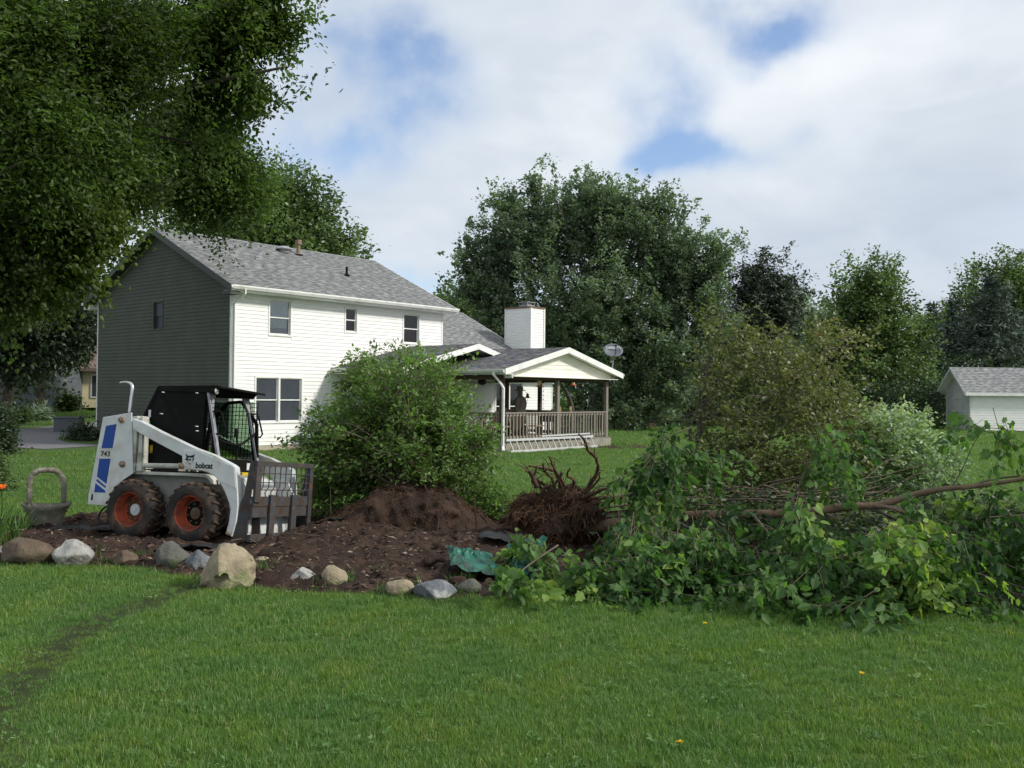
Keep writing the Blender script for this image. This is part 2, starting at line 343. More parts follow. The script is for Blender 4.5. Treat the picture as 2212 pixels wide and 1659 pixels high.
M['mulch'] = pm('mulch_chip', [(.3, (.06, .04, .028)), (.7, (.14, .105, .08))], 14, .9, rndmix=(.75, [(0, (.022, .013, .009)), (.45, (.055, .032, .02)), (.75, (.11, .07, .045)), (.93, (.19, .14, .10)), (1, (.33, .28, .22))]))
M['tarp'] = pm('green_tarp', [(.3, (.003, .075, .052)), (.7, (.008, .17, .11))], 4, .42, .5, 18, dirt=(.02, .035, .022), dsc=5, damt=(.46, .64), spec=.6)
M['asphalt'] = pm('asphalt', (.17, .165, .17), 3, .92)
M['alu'] = pm('aluminium', (.62, .62, .62), 9, .4, metal=.35)
M['dish'] = pm('grey_dish', (.115, .13, .155), 5, .5)
M['statue'] = pm('weathered_carving', [(.3, (.11, .09, .07)), (.7, (.22, .185, .15))], 7, .8, .3, 20, stretch=(3, 3, .7))
M['wicker'] = pm('tan_wood_seat', [(.3, (.24, .18, .09)), (.7, (.38, .30, .16))], 7, .8)
M['red'] = pm('red_plastic', (.42, .06, .02), 9, .4)
M['amber'] = pm('amber_glass', (.72, .55, .3), 9, .2)
M['grass_base'] = None
# ------------------------------------------------------------------ ground
def sstep(x, a, b):
    t = np.clip((x - a) / (b - a), 0, 1); return t * t * (3 - 2 * t)
def H(x, y):
    x = np.asarray(x, float); y = np.asarray(y, float)
    return 1.5 * np.clip((-x - 6) / 30, 0, 1) * np.clip((y - 20) / 50, 0, 1) + .012 * np.sin(x * 1.3 + 2) * np.sin(y * .9)
TRACK = [gnd(*p) for p in [(-160, 1900), (-60, 1620), (0, 1530), (60, 1470), (122, 1403), (206, 1347), (265, 1321), (363, 1283), (420, 1265)]]
TRACK2 = [gnd(*p) for p in [(-60, 1440), (0, 1392), (70, 1355), (130, 1325), (200, 1300)]]
def dist_poly(x, y, P):
    d = np.full(np.shape(x), 1e9)
    for a, b in zip(P[:-1], P[1:]):
        ax, ay, bx, by = a.x, a.y, b.x, b.y
        L2 = (bx - ax) ** 2 + (by - ay) ** 2
        t = np.clip(((x - ax) * (bx - ax) + (y - ay) * (by - ay)) / L2, 0, 1)
        d = np.minimum(d, np.hypot(x - ax - t * (bx - ax), y - ay - t * (by - ay)))
    return d
def lawn_material():
    m, t = newmat('lawn_soil_and_grass'); L = t.links
    out = t.nodes.new('ShaderNodeOutputMaterial'); b = t.nodes.new('ShaderNodeBsdfPrincipled'); L.new(b.outputs[0], out.inputs[0])
    tc = t.nodes.new('ShaderNodeTexCoord').outputs['Object']
    c = ramp(t, tnoise(t, tc, 1.1, 8, .7), [(.3, (.06, .11, .028)), (.5, (.08, .14, .034)), (.7, (.11, .17, .045))])
    c2 = ramp(t, tnoise(t, tc, 9, 8, .7), [(.35, (.05, .095, .024)), (.65, (.11, .17, .05))])
    mx = t.nodes.new('ShaderNodeMix'); mx.data_type = 'RGBA'; mx.inputs[0].default_value = .5; L.new(c, mx.inputs[6]); L.new(c2, mx.inputs[7])
    at_ = t.nodes.new('ShaderNodeAttribute'); at_.attribute_name = 'worn'
    m2 = t.nodes.new('ShaderNodeMix'); m2.data_type = 'RGBA'; L.new(at_.outputs['Fac'], m2.inputs[0]); L.new(mx.outputs[2], m2.inputs[6]); m2.inputs[7].default_value = (.038, .040, .018, 1)
    L.new(m2.outputs[2], b.inputs['Base Color']); b.inputs['Roughness'].default_value = .9; b.inputs['Specular IOR Level'].default_value = .15
    bp = t.nodes.new('ShaderNodeBump'); bp.inputs['Strength'].default_value = .9; bp.inputs['Distance'].default_value = .05
    L.new(tnoise(t, tc, 22, 8, .75), bp.inputs['Height']); L.new(bp.outputs[0], b.inputs['Normal'])
    return m
M['lawn'] = lawn_material()
def make_lawn():
    xs = np.concatenate([np.linspace(-420, -40, 30)[:-1], np.linspace(-40, -12, 50)[:-1], np.linspace(-12, 12, 160)[:-1], np.linspace(12, 45, 50)[:-1], np.linspace(45, 420, 30)])
    ys = np.concatenate([np.linspace(-40, 0, 12)[:-1], np.linspace(0, 16, 120)[:-1], np.linspace(16, 80, 90)[:-1], np.linspace(80, 800, 40)])
    X, Y = np.meshgrid(xs, ys); Z = H(X, Y)
    nx, ny = len(xs), len(ys)
    V = np.stack([X, Y, Z], -1).reshape(-1, 3)
    i = np.arange(ny - 1)[:, None] * nx + np.arange(nx - 1)[None, :]
    Fc = np.stack([i, i + 1, i + nx + 1, i + nx], -1).reshape(-1)
    o = np_mesh('lawn', V, Fc, 4, M['lawn'], smooth=True)
    d = np.minimum(dist_poly(X, Y, TRACK), dist_poly(X, Y, TRACK2) + .16).reshape(-1)
    a = o.data.attributes.new('worn', 'FLOAT', 'POINT'); a.data.foreach_set('value', (1 - sstep(d, .05, .30)).astype(np.float32) * .8)
    tag(o, kind='structure')
make_lawn()

# planting bed of churned soil
BED = [gnd(*p) for p in [(-260, 1250), (-60, 1225), (60, 1224), (190, 1226), (300, 1231), (420, 1252), (540, 1272), (640, 1282), (720, 1284), (800, 1288), (880, 1296), (960, 1302),
                         (1060, 1297), (1180, 1288), (1290, 1290), (1420, 1275), (1560, 1255), (1700, 1240), (1700, 1175), (1480, 1120), (1290, 1105), (1160, 1100), (1080, 1096),
                         (960, 1090), (760, 1088), (660, 1106), (540, 1098), (300, 1102), (200, 1112), (110, 1122), (20, 1126), (-120, 1130), (-260, 1140)]]
def inside(x, y, P):
    r = np.zeros(np.shape(x), bool); n = len(P)
    for i in range(n):
        a, b = P[i], P[(i + 1) % n]
        c = ((a.y > y) != (b.y > y)) & (x < (b.x - a.x) * (y - a.y) / (b.y - a.y + 1e-12) + a.x)
        r ^= c
    return r
BUMPS = [(gnd(690, 1190), .9, .05), (gnd(820, 1215), .8, .07), (gnd(1000, 1190), .9, .10), (gnd(600, 1255), .35, .09), (gnd(720, 1170), .55, .12), (gnd(860, 1150), .8, .14), (gnd(1100, 1180), .6, .12),
         (gnd(330, 1180), .5, .03), (gnd(560, 1290), .25, .05), (gnd(505, 1170), .35, .05)]
def bedH(x, y):
    z = np.asarray(H(x, y))
    d = dist_poly(x, y, BED + [BED[0]]); d = np.where(inside(x, y, BED), d, -d)
    e = sstep(d, -.04, .22)
    for c, r, h in BUMPS: z = z + e * h * np.exp(-(((x - c.x) ** 2 + (y - c.y) ** 2) / r ** 2))
    return z + e * .02 - (1 - e) * .03, e
def make_bed():
    s = .035
    x0 = min(p.x for p in BED) - .1; x1 = max(p.x for p in BED) + .1; y0 = min(p.y for p in BED) - .1; y1 = max(p.y for p in BED) + .1
    xs = np.arange(x0, x1, s); ys = np.arange(y0, y1, s); X, Y = np.meshgrid(xs, ys)
    Z, e = bedH(X, Y)
    nz = np.zeros(X.size)
    fx, fy, fe = X.ravel(), Y.ravel(), e.ravel()
    for k in np.nonzero(fe > 0)[0]:
        p = Vector((fx[k], fy[k], 0))
        nz[k] = noise.fractal(p * 2.2, 1, 2, 3) * .07 + abs(noise.noise(p * 7)) * .085 + noise.noise(p * 19) * .025
    Z = Z + e * nz.reshape(X.shape)
    nx, ny = len(xs), len(ys)
    V = np.stack([X, Y, Z], -1).reshape(-1, 3)
    i = (np.arange(ny - 1)[:, None] * nx + np.arange(nx - 1)[None, :])
    ok = (e[:-1, :-1] > 0) | (e[1:, 1:] > 0)
    i = i[ok]
    Fc = np.stack([i, i + 1, i + nx + 1, i + nx], -1).reshape(-1)
    o = np_mesh('soil_bed', V, Fc, 4, M['dirt'], smooth=True)
    tag(o, kind='structure')
    # wood chips and crumbs of earth lying on it
    n = 15000
    P = RNG.uniform([x0, y0], [x1, y1], (n, 2)); dens = RNG.random(n)
    zz, ee = bedH(P[:, 0], P[:, 1])
    keep = (ee > .15)
    P = P[keep]; zz = zz[keep]; n = len(P)
    z = np.array([zz[k] + noise.fractal(Vector((P[k, 0], P[k, 1], 0)) * 2.2, 1, 2, 3) * .07 + abs(noise.noise(Vector((P[k, 0], P[k, 1], 0)) * 7)) * .085 for k in range(n)]) + .006
    C = np.column_stack([P, z])
    ln = RNG.uniform(.008, .035, n) * RNG.choice([1, 1, 1, 1.8], n); wd = ln * RNG.uniform(.2, .7, n)
    a = RNG.uniform(0, 6.283, n); tl = RNG.normal(0, .35, n)
    A = np.column_stack([np.cos(a) * np.cos(tl), np.sin(a) * np.cos(tl), np.sin(tl)]); B = np.column_stack([-np.sin(a), np.cos(a), RNG.normal(0, .3, n)])
    up = np.cross(A, B)
    A *= ln[:, None]; B *= wd[:, None]; up = up * (.006 + ln * .2)[:, None]
    V = np.stack([C - A, C + B * .8 + up * .2, C + A, C - B, C + up], 1).reshape(-1, 3)
    b = np.arange(n)[:, None] * 5
    Fc = (b[:, :, None] + np.array([[0, 1, 4], [1, 2, 4], [2, 3, 4], [3, 0, 4]])[None]).reshape(-1)
    o = np_mesh('mulch_chips', V, Fc, 3, M['mulch'], rnd=np.repeat(RNG.random(n), 4))
    tag(o, 'brown wood chips and crumbs of earth strewn over the churned bed', 'mulch', kind='stuff')
make_bed()

# driveway
def ribbon(name, pts, wd, mat, z=.012):
    mb = MB(); n = len(pts); vs = []
    for i, p in enumerate(pts):
        d = (pts[min(i + 1, n - 1)] - pts[max(i - 1, 0)]).normalized(); s = Vector((-d.y, d.x, 0))
        ww = wd[i] if hasattr(wd, '__len__') else wd
        for q in (p - s * ww / 2, p + s * ww / 2): vs.append((q.x, q.y, float(H(q.x, q.y)) + z))
    mb.add(vs, [(2 * i, 2 * i + 2, 2 * i + 3, 2 * i + 1) for i in range(n - 1)])
    return tag(mb.build(name, mat), kind='structure')
def smooth_pts(P, k=6):
    P = [Vector(p) for p in P]; out = []
    for i in range(len(P) - 1):
        p0, p1, p2, p3 = P[max(i - 1, 0)], P[i], P[i + 1], P[min(i + 2, len(P) - 1)]
        for j in range(k):
            t = j / k
            out.append(.5 * ((2 * p1) + (-p0 + p2) * t + (2 * p0 - 5 * p1 + 4 * p2 - p3) * t * t + (-p0 + 3 * p1 - 3 * p2 + p3) * t ** 3))
    out.append(P[-1]); return out
drv = [gnd(px, py, .35) for px, py in [(290, 914), (206, 920), (129, 925), (70, 930), (38, 936), (60, 943), (114, 946), (170, 948)]]
ribbon('driveway', smooth_pts(drv), [4.0] * 19 + [2.6] * 24, M['asphalt'])

# ------------------------------------------------------------------ building helpers (local frame: x along wall, y into the house, z up)
def siding(parent, fn, aL, aR, z0, n, ex, mat, holes=(), name='siding_plank'):
    """fn(a,z,d): d outward. aL/aR: functions of z. One mesh per course."""
    for i in range(n):
        za, zb = z0 + i * ex, z0 + (i + 1) * ex
        l0, l1, r0, r1 = aL(za), aL(zb), aR(za), aR(zb)
        if r0 - l0 < .02: break
        if r1 - l1 < .01: m_ = (l1 + r1) / 2; l1, r1 = m_ - .005, m_ + .005
        segs = [(l0, l1, r0, r1)]
        for (h0, h1, hz0, hz1) in holes:
            if min(zb, hz1) - max(za, hz0) > ex * .12:
                ns = []
                for (a, b, c, d_) in segs:
                    if h1 <= max(a, b) or h0 >= min(c, d_): ns.append((a, b, c, d_)); continue
                    if h0 > max(a, b): ns.append((a, b, h0, h0))
                    if h1 < min(c, d_): ns.append((h1, h1, c, d_))
                segs = ns
        mb = MB()
        for (a, b, c, d_) in segs:
            zt = zb + .004
            mb.hexa([fn(a, za, .021), fn(c, za, .021), fn(c, za, 0.001), fn(a, za, 0.001),
                     fn(b, zt, .005), fn(d_, zt, .005), fn(d_, zt, 0.001), fn(b, zt, 0.001)])
        if mb.v: mb.pieces(name, mat, parent)
def wall_mesh(mb, fn, a0, a1, z0, z1, holes, th=.14, off=0.):
    As = sorted({a0, a1, *[h[0] for h in holes], *[h[1] for h in holes]}); Zs = sorted({z0, z1, *[h[2] for h in holes], *[h[3] for h in holes]})
    for i in range(len(As) - 1):
        for j in range(len(Zs) - 1):
            ca, cz = (As[i] + As[i + 1]) / 2, (Zs[j] + Zs[j + 1]) / 2
            if any(h[0] < ca < h[1] and h[2] < cz < h[3] for h in holes): continue
            a, b, c, d_ = As[i], As[i + 1], Zs[j], Zs[j + 1]
            mb.hexa([fn(a, c, off), fn(b, c, off), fn(b, c, off - th), fn(a, c, off - th), fn(a, d_, off), fn(b, d_, off), fn(b, d_, off - th), fn(a, d_, off - th)])
def window(parent, fn, a0, a1, z0, z1, trim, halves=1, curtain=0., tw=.055, sashm=None, glass=None, room=None):
    mb = MB()
    def ring(mb, A0, A1, Z0, Z1, w_, d0, d1):
        for (a, b, c, d_) in ((A0, A1, Z1 - w_, Z1), (A0, A1, Z0, Z0 + w_), (A0, A0 + w_, Z0 + w_, Z1 - w_), (A1 - w_, A1, Z0 + w_, Z1 - w_)):
            mb.hexa([fn(a, c, d1), fn(b, c, d1), fn(b, c, d0), fn(a, c, d0), fn(a, d_, d1), fn(b, d_, d1), fn(b, d_, d0), fn(a, d_, d0)])
    ring(mb, a0, a1, z0, z1, tw, -.1, .032)
    W = (a1 - a0 - 2 * tw); hw = W / halves
    for h in range(1, halves):
        c = a0 + tw + hw * h; mb.hexa([fn(c - .035, z0 + tw, .028), fn(c + .035, z0 + tw, .028), fn(c + .035, z0 + tw, -.1), fn(c - .035, z0 + tw, -.1), fn(c - .035, z1 - tw, .028), fn(c + .035, z1 - tw, .028), fn(c + .035, z1 - tw, -.1), fn(c - .035, z1 - tw, -.1)])
    wo = mb.build('window', trim, parent)
    zi0, zi1 = z0 + tw, z1 - tw; zm = (zi0 + zi1) / 2 + .01
    for h in range(halves):
        A0 = a0 + tw + hw * h + (.035 if h else 0); A1 = a0 + tw + hw * (h + 1) - (.035 if h < halves - 1 else 0)
        for k, (Z0, Z1, dd) in enumerate(((zi0, zm, -.055), (zm - .03, zi1, -.025))):
            m2 = MB(); ring(m2, A0, A1, Z0, Z1, .036, dd - .024, dd); m2.build('sash', sashm or M['trim'], wo)
            m3 = MB(); a, b, c, d_ = A0 + .034, A1 - .034, Z0 + .034, Z1 - .034; d = dd - .012
            m3.hexa([fn(a, c, d), fn(b, c, d), fn(b, c, d - .006), fn(a, c, d - .006), fn(a, d_, d), fn(b, d_, d), fn(b, d_, d - .006), fn(a, d_, d - .006)])
            m3.build('pane', glass or M['glass'], wo)
        if curtain:
            m4 = MB(); nn = 24; vs = []
            cz = zi1 - (zi1 - zi0) * curtain
            for i in range(nn + 1):
                a = A0 + (A1 - A0) * i / nn; d = -.115 + .01 * math.sin(i * 2.1)
                vs += [fn(a, cz, d), fn(a, zi1, d)]
            m4.add(vs, [(2 * i, 2 * i + 2, 2 * i + 3, 2 * i + 1) for i in range(nn)]); m4.build('curtain', M['curtain'], wo)
    return wo
def shingles(parent, O, a, s, a0, a1, S, mat, ex=.14, lift=.012, seed=1):
    """O origin, a unit along eave, s unit up slope; a0(t), a1(t) bounds at slope distance t"""
    r = random.Random(seed); O, a, s = Vector(O), Vector(a).normalized(), Vector(s).normalized(); n = a.cross(s).normalized()
    if n.z < 0: n = -n
    mb = MB(); k = 0
    t = -.02
    while t < S:
        t1 = min(t + ex, S); lo, hi = a0((t + t1) / 2), a1((t + t1) / 2)
        x = lo - r.random() * .2
        while x < hi:
            wd = r.uniform(.14, .34); xa, xb = max(x, lo), min(x + wd, hi)
            if xb > xa:
                th = lift + (r.random() < .5) * .006
                p = [O + a * xa + s * t + n * th, O + a * xb + s * t + n * th, O + a * xb + s * (t1 + .01) + n * .003, O + a * xa + s * (t1 + .01) + n * .003, O + a * xa + s * t + n * 0, O + a * xb + s * t]
                mb.add(p[:4], [(0, 1, 2, 3)], r.random() * .86)
                mb.add([p[4], p[5], p[1], p[0]], [(0, 1, 2, 3)], .95)
            x += wd
        x = lo + r.random() * .3 - .1
        while x < hi:      # the dark printed shadow bands of laminated shingles
            wd = r.uniform(.16, .32); xa, xb = max(x, lo), min(x + wd, hi)
            if xb > xa and t + .07 < S:
                h0 = .002 + lift; f = (t1 + .01 - t)
                q = lambda xx, tt: O + a * xx + s * tt + n * (lift * 1.6 * (1 - (tt - t) / f) + .0035)
                mb.add([q(xa, t + ex * .60), q(xb, t + ex * .60), q(xb, t1 + .002), q(xa, t1 + .002)], [(0, 1, 2, 3)], .96)
            x += wd + r.uniform(.15, .34)
        t += ex
    o = mb.build('shingles', mat, parent, attr=True, kind='stuff'); return o

# ------------------------------------------------------------------ the white house
UA = R(40.5); U = Vector((math.sin(UA), math.cos(UA), 0)); Vv = Vector((-U.y, U.x, 0))
A0 = gnd(497, 977)
house = empty('house', A0, math.atan2(U.y, U.x))
tag(house, 'two storey house with white siding and a dark green shaded gable end', 'house')
LW, DW = 9.35, 8.85; EV = 5.16; OVH = .45; SL = (7.5 - 5.2) / (DW / 2 + OVH)
FW = lambda a, z, d: Vector((a, -d, z))          # white front wall
FD = lambda a, z, d: Vector((-d, a, z))          # dark gable wall
WN = [(1.34, 2.26, 3.73, 4.95), (4.48, 5.085, 4.0, 4.93), (7.24, 8.13, 3.74, 4.92), (.855, 2.736, .88, 2.41)]
DN = [(4.12, 4.78, 4.0, 5.0)]
SLD = (12.45, 14.3, .36, 2.46)
mb = MB(); wall_mesh(mb, FW, .0, LW, .17, EV, WN); wall_mesh(mb, FW, LW, 16.3, .17, 2.68, [SLD]); mb.build('wall', M['white_siding'], house)
mb = MB(); wall_mesh(mb, lambda a, z, d: Vector((-d, a, z)), .14, DW, .17, EV, DN)
pk = EV + SL * DW / 2
mb.prism([(.0, EV), (DW, EV), (DW / 2, pk)], lambda a, z, d: Vector((-d, a, z)), 0, -.14); mb.build('wall', M['green_siding'], house)
mb = MB()
mb.prism([(.0, EV), (DW, EV), (DW / 2, pk)], lambda a, z, d: Vector((LW - .002 - d, a, z)), 0, .14)
mb.box((LW - .07, DW / 2, (EV + .17) / 2), (.14, DW - .3, EV - .17)); mb.box((LW / 2, DW - .07, (EV + .17) / 2), (LW - .3, .14, EV - .17)); mb.box((12.8, 11.7, 1.4), (6.9, .14, 2.6)); mb.box((16.23, 6, 1.4), (.14, 11.5, 2.6))
mb.prism([(.14, 2.68), (11.7, 2.68), (5.9, 5.75)], lambda a, z, d: Vector((16.3 - d, a, z)), 0, .14)
mb.build('wall', M['white_siding'], house)
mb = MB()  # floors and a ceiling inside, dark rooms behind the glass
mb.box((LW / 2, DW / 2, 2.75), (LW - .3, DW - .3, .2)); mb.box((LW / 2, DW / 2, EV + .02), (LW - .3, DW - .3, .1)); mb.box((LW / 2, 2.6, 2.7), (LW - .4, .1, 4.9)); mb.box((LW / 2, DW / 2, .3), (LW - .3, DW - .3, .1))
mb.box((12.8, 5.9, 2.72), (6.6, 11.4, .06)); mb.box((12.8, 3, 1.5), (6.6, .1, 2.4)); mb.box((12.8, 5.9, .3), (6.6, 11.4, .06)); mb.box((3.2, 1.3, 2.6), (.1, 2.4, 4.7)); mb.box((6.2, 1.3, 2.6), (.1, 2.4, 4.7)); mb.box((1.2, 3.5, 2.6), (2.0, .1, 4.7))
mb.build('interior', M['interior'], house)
# foundation
mb = MB(); mb.box((LW / 2 + .01, .1, -.1), (LW, .2, .53)); mb.box((.1, DW / 2, -.1), (.18, DW, .53)); mb.box((13, .1, 0), (6.9, .2, .33)); mb.build('foundation', M['concrete'], house)
# siding, course by course
siding(house, FW, lambda z: .07, lambda z: LW - .07, .175, 40, .1235, M['white_siding'], WN)
siding(house, FD, lambda z: max(.07, (z - EV) / SL + .02), lambda z: min(DW - .07, DW - (z - EV) / SL - .02), .175, 59, .1235, M['green_siding'], DN)
siding(house, FW, lambda z: LW + .02, lambda z: 16.23, .175, 20, .1235, M['white_siding'], [SLD])
# corner posts
mb = MB()
mb.box((.033, -.012, 2.67), (.075, .03, 5.0)); mb.box((LW - .035, -.012, 2.67), (.07, .03, 5.0)); mb.box((16.265, -.012, 1.42), (.07, .03, 2.5)); mb.pieces('corner_trim', M['trim'], house)
mb = MB(); mb.box((-.0135, .04, 2.67), (.03, .075, 5.0)); mb.build('corner_trim', M['trim'], house)
mb = MB(); mb.box((-.012, DW - .035, 2.67), (.03, .075, 5.0)); mb.build('corner_trim', M['trim'], house)
for k, (h, cur) in enumerate(zip(WN, (.8, .55, 1.0, 0))):
    window(house, FW, *h, M['trim'], halves=2 if k == 3 else 1, curtain=cur, glass=M['screen_pane'] if k == 3 else None)
window(house, FD, *DN[0], M['darktrim'], curtain=0, tw=.04, sashm=M['darktrim'], glass=M['screen_pane'])
window(house, FW, *SLD, M['trim'], halves=2, curtain=1.0, tw=.07)
# roofs
def roof_slab(parent, x0, x1, v0, z0, v1, z1, th, mat, name='roof'):
    mb = MB(); mb.hexa([(x0, v0, z0 - th), (x1, v0, z0 - th), (x1, v1, z1 - th), (x0, v1, z1 - th), (x0, v0, z0), (x1, v0, z0), (x1, v1, z1), (x0, v1, z1)])
    return mb.build(name, mat, parent)
ridge_v = DW / 2; ZR = 7.5; ZE = 5.2
X0, X1 = -.33, 9.68
rf = roof_slab(house, X0, X1, -OVH, ZE, ridge_v, ZR, .14, M['trim'])
sv = Vector((0, ridge_v + OVH, ZR - ZE)); SLN = sv.length
shingles(rf, (0, -OVH, ZE), (1, 0, 0), sv, lambda t: X0 - .02, lambda t: X1 + .02, SLN, M['shingle'], seed=3)
rb = roof_slab(house, X0, X1, DW + OVH, ZE, ridge_v, ZR, .14, M['trim'])
mb = MB(); mb.hexa([(X0, DW + OVH, ZE + .005), (X1, DW + OVH, ZE + .005), (X1, ridge_v, ZR + .005), (X0, ridge_v, ZR + .005), (X0, DW + OVH, ZE + .015), (X1, DW + OVH, ZE + .015), (X1, ridge_v, ZR + .015), (X0, ridge_v, ZR + .015)]); mb.build('shingles', M['shingle'], rb)
# ridge cap in short overlapping pieces
mb = MB(); x = X0
while x < X1:
    r_ = random.random()
    for sg in (-1, 1):
        b = Vector((x, ridge_v, ZR + .02)); dn = Vector((0, sg * .14, -.14 * SL))
        mb.add([b, b + Vector((.2, 0, -.006)), b + Vector((.2, 0, -.006)) + dn, b + dn], [(0, 1, 2, 3)], r_ * .8)
    x += .19
mb.build('ridge_cap', M['shingle'], house, attr=True, kind='stuff')
# soffit, fascia and gutter along the eave; rake boards on the dark gable
mb = MB(); mb.box(((X0 + X1) / 2, -OVH / 2 - .0, ZE - .165), (X1 - X0 - .02, OVH, .03)); mb.build('soffit', M['trim'], house)
def gutter(parent, p0, p1, out, size=.12, mat=None):
    p0, p1, out = Vector(p0), Vector(p1), Vector(out).normalized()
    prof = [(0, 0), (0, -size), (.07, -size), (.10, -size * .55), (.115, -size * .35), (.115, 0), (.105, 0), (.105, -size * .35), (.09, -size * .5), (.062, -size + .012), (.012, -size + .012), (.012, 0)]
    mb = MB(); mb.prism(prof, lambda a, b, d: (p0 if d == 0 else p1) + out * a + Vector((0, 0, b)), 0, 1)
    return mb.build('gutter', mat or M['trim'], parent)
mb = MB(); mb.box(((X0 + X1) / 2, -OVH - .01, ZE - .09), (X1 - X0, .02, .17)); mb.build('fascia', M['trim'], house)
gutter(house, (X0, -OVH - .021, ZE - .005), (X1 + .02, -OVH - .021, ZE - .005), (0, -1, 0))
for sg, (v0, v1) in enumerate(((-OVH - .02, ridge_v), (DW + OVH + .02, ridge_v))):
    mb = MB(); z0 = ZE
    mb.hexa([(X0 - .03, v0, z0 - .2), (X0 - .001, v0, z0 - .2), (X0 - .001, v1, ZR - .2), (X0 - .03, v1, ZR - .2), (X0 - .03, v0, z0 + .01), (X0 - .001, v0, z0 + .01), (X0 - .001, v1, ZR + .01), (X0 - .03, v1, ZR + .01)])
    mb.build('rake_board', M['darktrim'], house)
    mb = MB(); mb.hexa([(X1 + .001, v0, z0 - .2), (X1 + .03, v0, z0 - .2), (X1 + .03, v1, ZR - .2), (X1 + .001, v1, ZR - .2), (X1 + .001, v0, z0 + .01), (X1 + .03, v0, z0 + .01), (X1 + .03, v1, ZR + .01), (X1 + .001, v1, ZR + .01)])
    mb.build('rake_board', M['trim'], house)
mb = MB()  # soffit of the dark gable
for v0 in (-OVH, DW + OVH):
    mb.hexa([(X0, v0, ZE - .165), (-.02, v0, ZE - .165), (-.02, ridge_v, ZR - .165), (X0, ridge_v, ZR - .165), (X0, v0, ZE - .15), (-.02, v0, ZE - .15), (-.02, ridge_v, ZR - .15), (X0, ridge_v, ZR - .15)])
mb.build('soffit', M['darktrim'], house)
mb = MB(); mb.box((-.16, -.2, ZE - .22), (.34, .46, .12)); mb.build('eave_return', M['darktrim'], house)
mb = MB(); mb.box((-.16, DW + .2, ZE - .2), (.36, .46, .16)); mb.box((-.2, DW + .5, ZE - .07), (.36, .13, .1)); mb.build('eave_return', M['trim'], house)
# downspout at the near corner
def pipe(name, parent, pts, w_=.07, mat=None, r=.006):
    mb = MB()
    for a, b in zip(pts[:-1], pts[1:]):
        a, b = Vector(a), Vector(b); d = (b - a).normalized()
        mb.bar(a - d * .02, b + d * .02, w_, w_ * .75, up=(0, 0, 1) if abs(d.z) < .9 else (1, 0, 0))
    return mb.build(name, mat or M['trim'], parent, bevel=.01)
pipe('downspout', house, [(.12, -OVH - .08, ZE - .12), (.12, -OVH - .08, ZE - .25), (.06, -.07, ZE - .52), (.06, -.07, .35), (.06, -.25, .22)], mat=M['trim'])
# vents on the roof
def on_roof(px, py):
    P = A0 + Vv * (-OVH) + Vector((0, 0, ZE)); n = (Vector((0, -(ZR - ZE), ridge_v + OVH))).normalized()
    nw = U * n.x + Vv * n.y + Vector((0, 0, n.z)); p = onpl(px, py, P, nw) - A0
    return Vector((p.dot(U), p.dot(Vv), p.z))
c2 = lambda x, y: ((200 + x * .5877) / 1.47559, (650 + y * .5877) / 1.47559)
c4 = lambda x, y: ((1380 + x / 5.53) / 1.47559, (950 + y / 5.53) / 1.47559)
cc = lambda x, y: ((1500 + x / 4.0218) / 1.47559, (1150 + y / 4.0218) / 1.47559)
b = on_roof(*c2(1200, 262)); mb = MB()
mb.lathe([(.0, .2), (.16, .19), (.27, .12), (.31, .08), (.30, .07), (.2, .07), (.19, -.06)], lambda x, y, h: b + Vector((x, y, h + .03)), 24); mb.build('roof_vent', M['greypost'], house, smooth=True)
b2 = on_roof(*c2(1278, 277)); mb = MB()
mb.lathe([(.2, .0), (.12, .03), (.075, .06), (.07, .38), (.12, .385), (.12, .56), (.0, .57)], lambda x, y, h: b2 + Vector((x, y, h + .01)), 18); mb.build('flue_pipe', M['bolt'], house)
b3 = on_roof(*c2(1540, 390)); mb = MB()
mb.lathe([(.14, .0), (.07, .06), (.045, .1), (.045, .33), (.0, .335)], lambda x, y, h: b3 + Vector((x, y, h + .01)), 16); mb.build('vent_pipe', M['blackm'], house)
# wing roof with its own shingles
WZ, WV = 2.72, 5.9; WR = WZ + .503 * (WV + .4)
wr = roof_slab(house, LW + .005, 16.62, -.4, WZ, WV, WR, .14, M['trim'])
shingles(wr, (0, -.4, WZ), (1, 0, 0), (0, WV + .4, WR - WZ), lambda t: LW + .005, lambda t: 16.64, Vector((0, WV + .4, WR - WZ)).length, M['shingle'], seed=5)
wb = roof_slab(house, LW + .005, 16.62, 11.8 + .4, WZ, WV, WR, .14, M['shingle'])
mb = MB(); mb.box((12.9, -.41, WZ - .08), (7.2, .02, .16)); mb.build('fascia', M['trim'], house)
mb = MB(); mb.hexa([(16.62, -.42, WZ - .2), (16.65, -.42, WZ - .2), (16.65, WV, WR - .2), (16.62, WV, WR - .2), (16.62, -.42, WZ + .01), (16.65, -.42, WZ + .01), (16.65, WV, WR + .01), (16.62, WV, WR + .01)]); mb.build('rake_board', M['trim'], house)
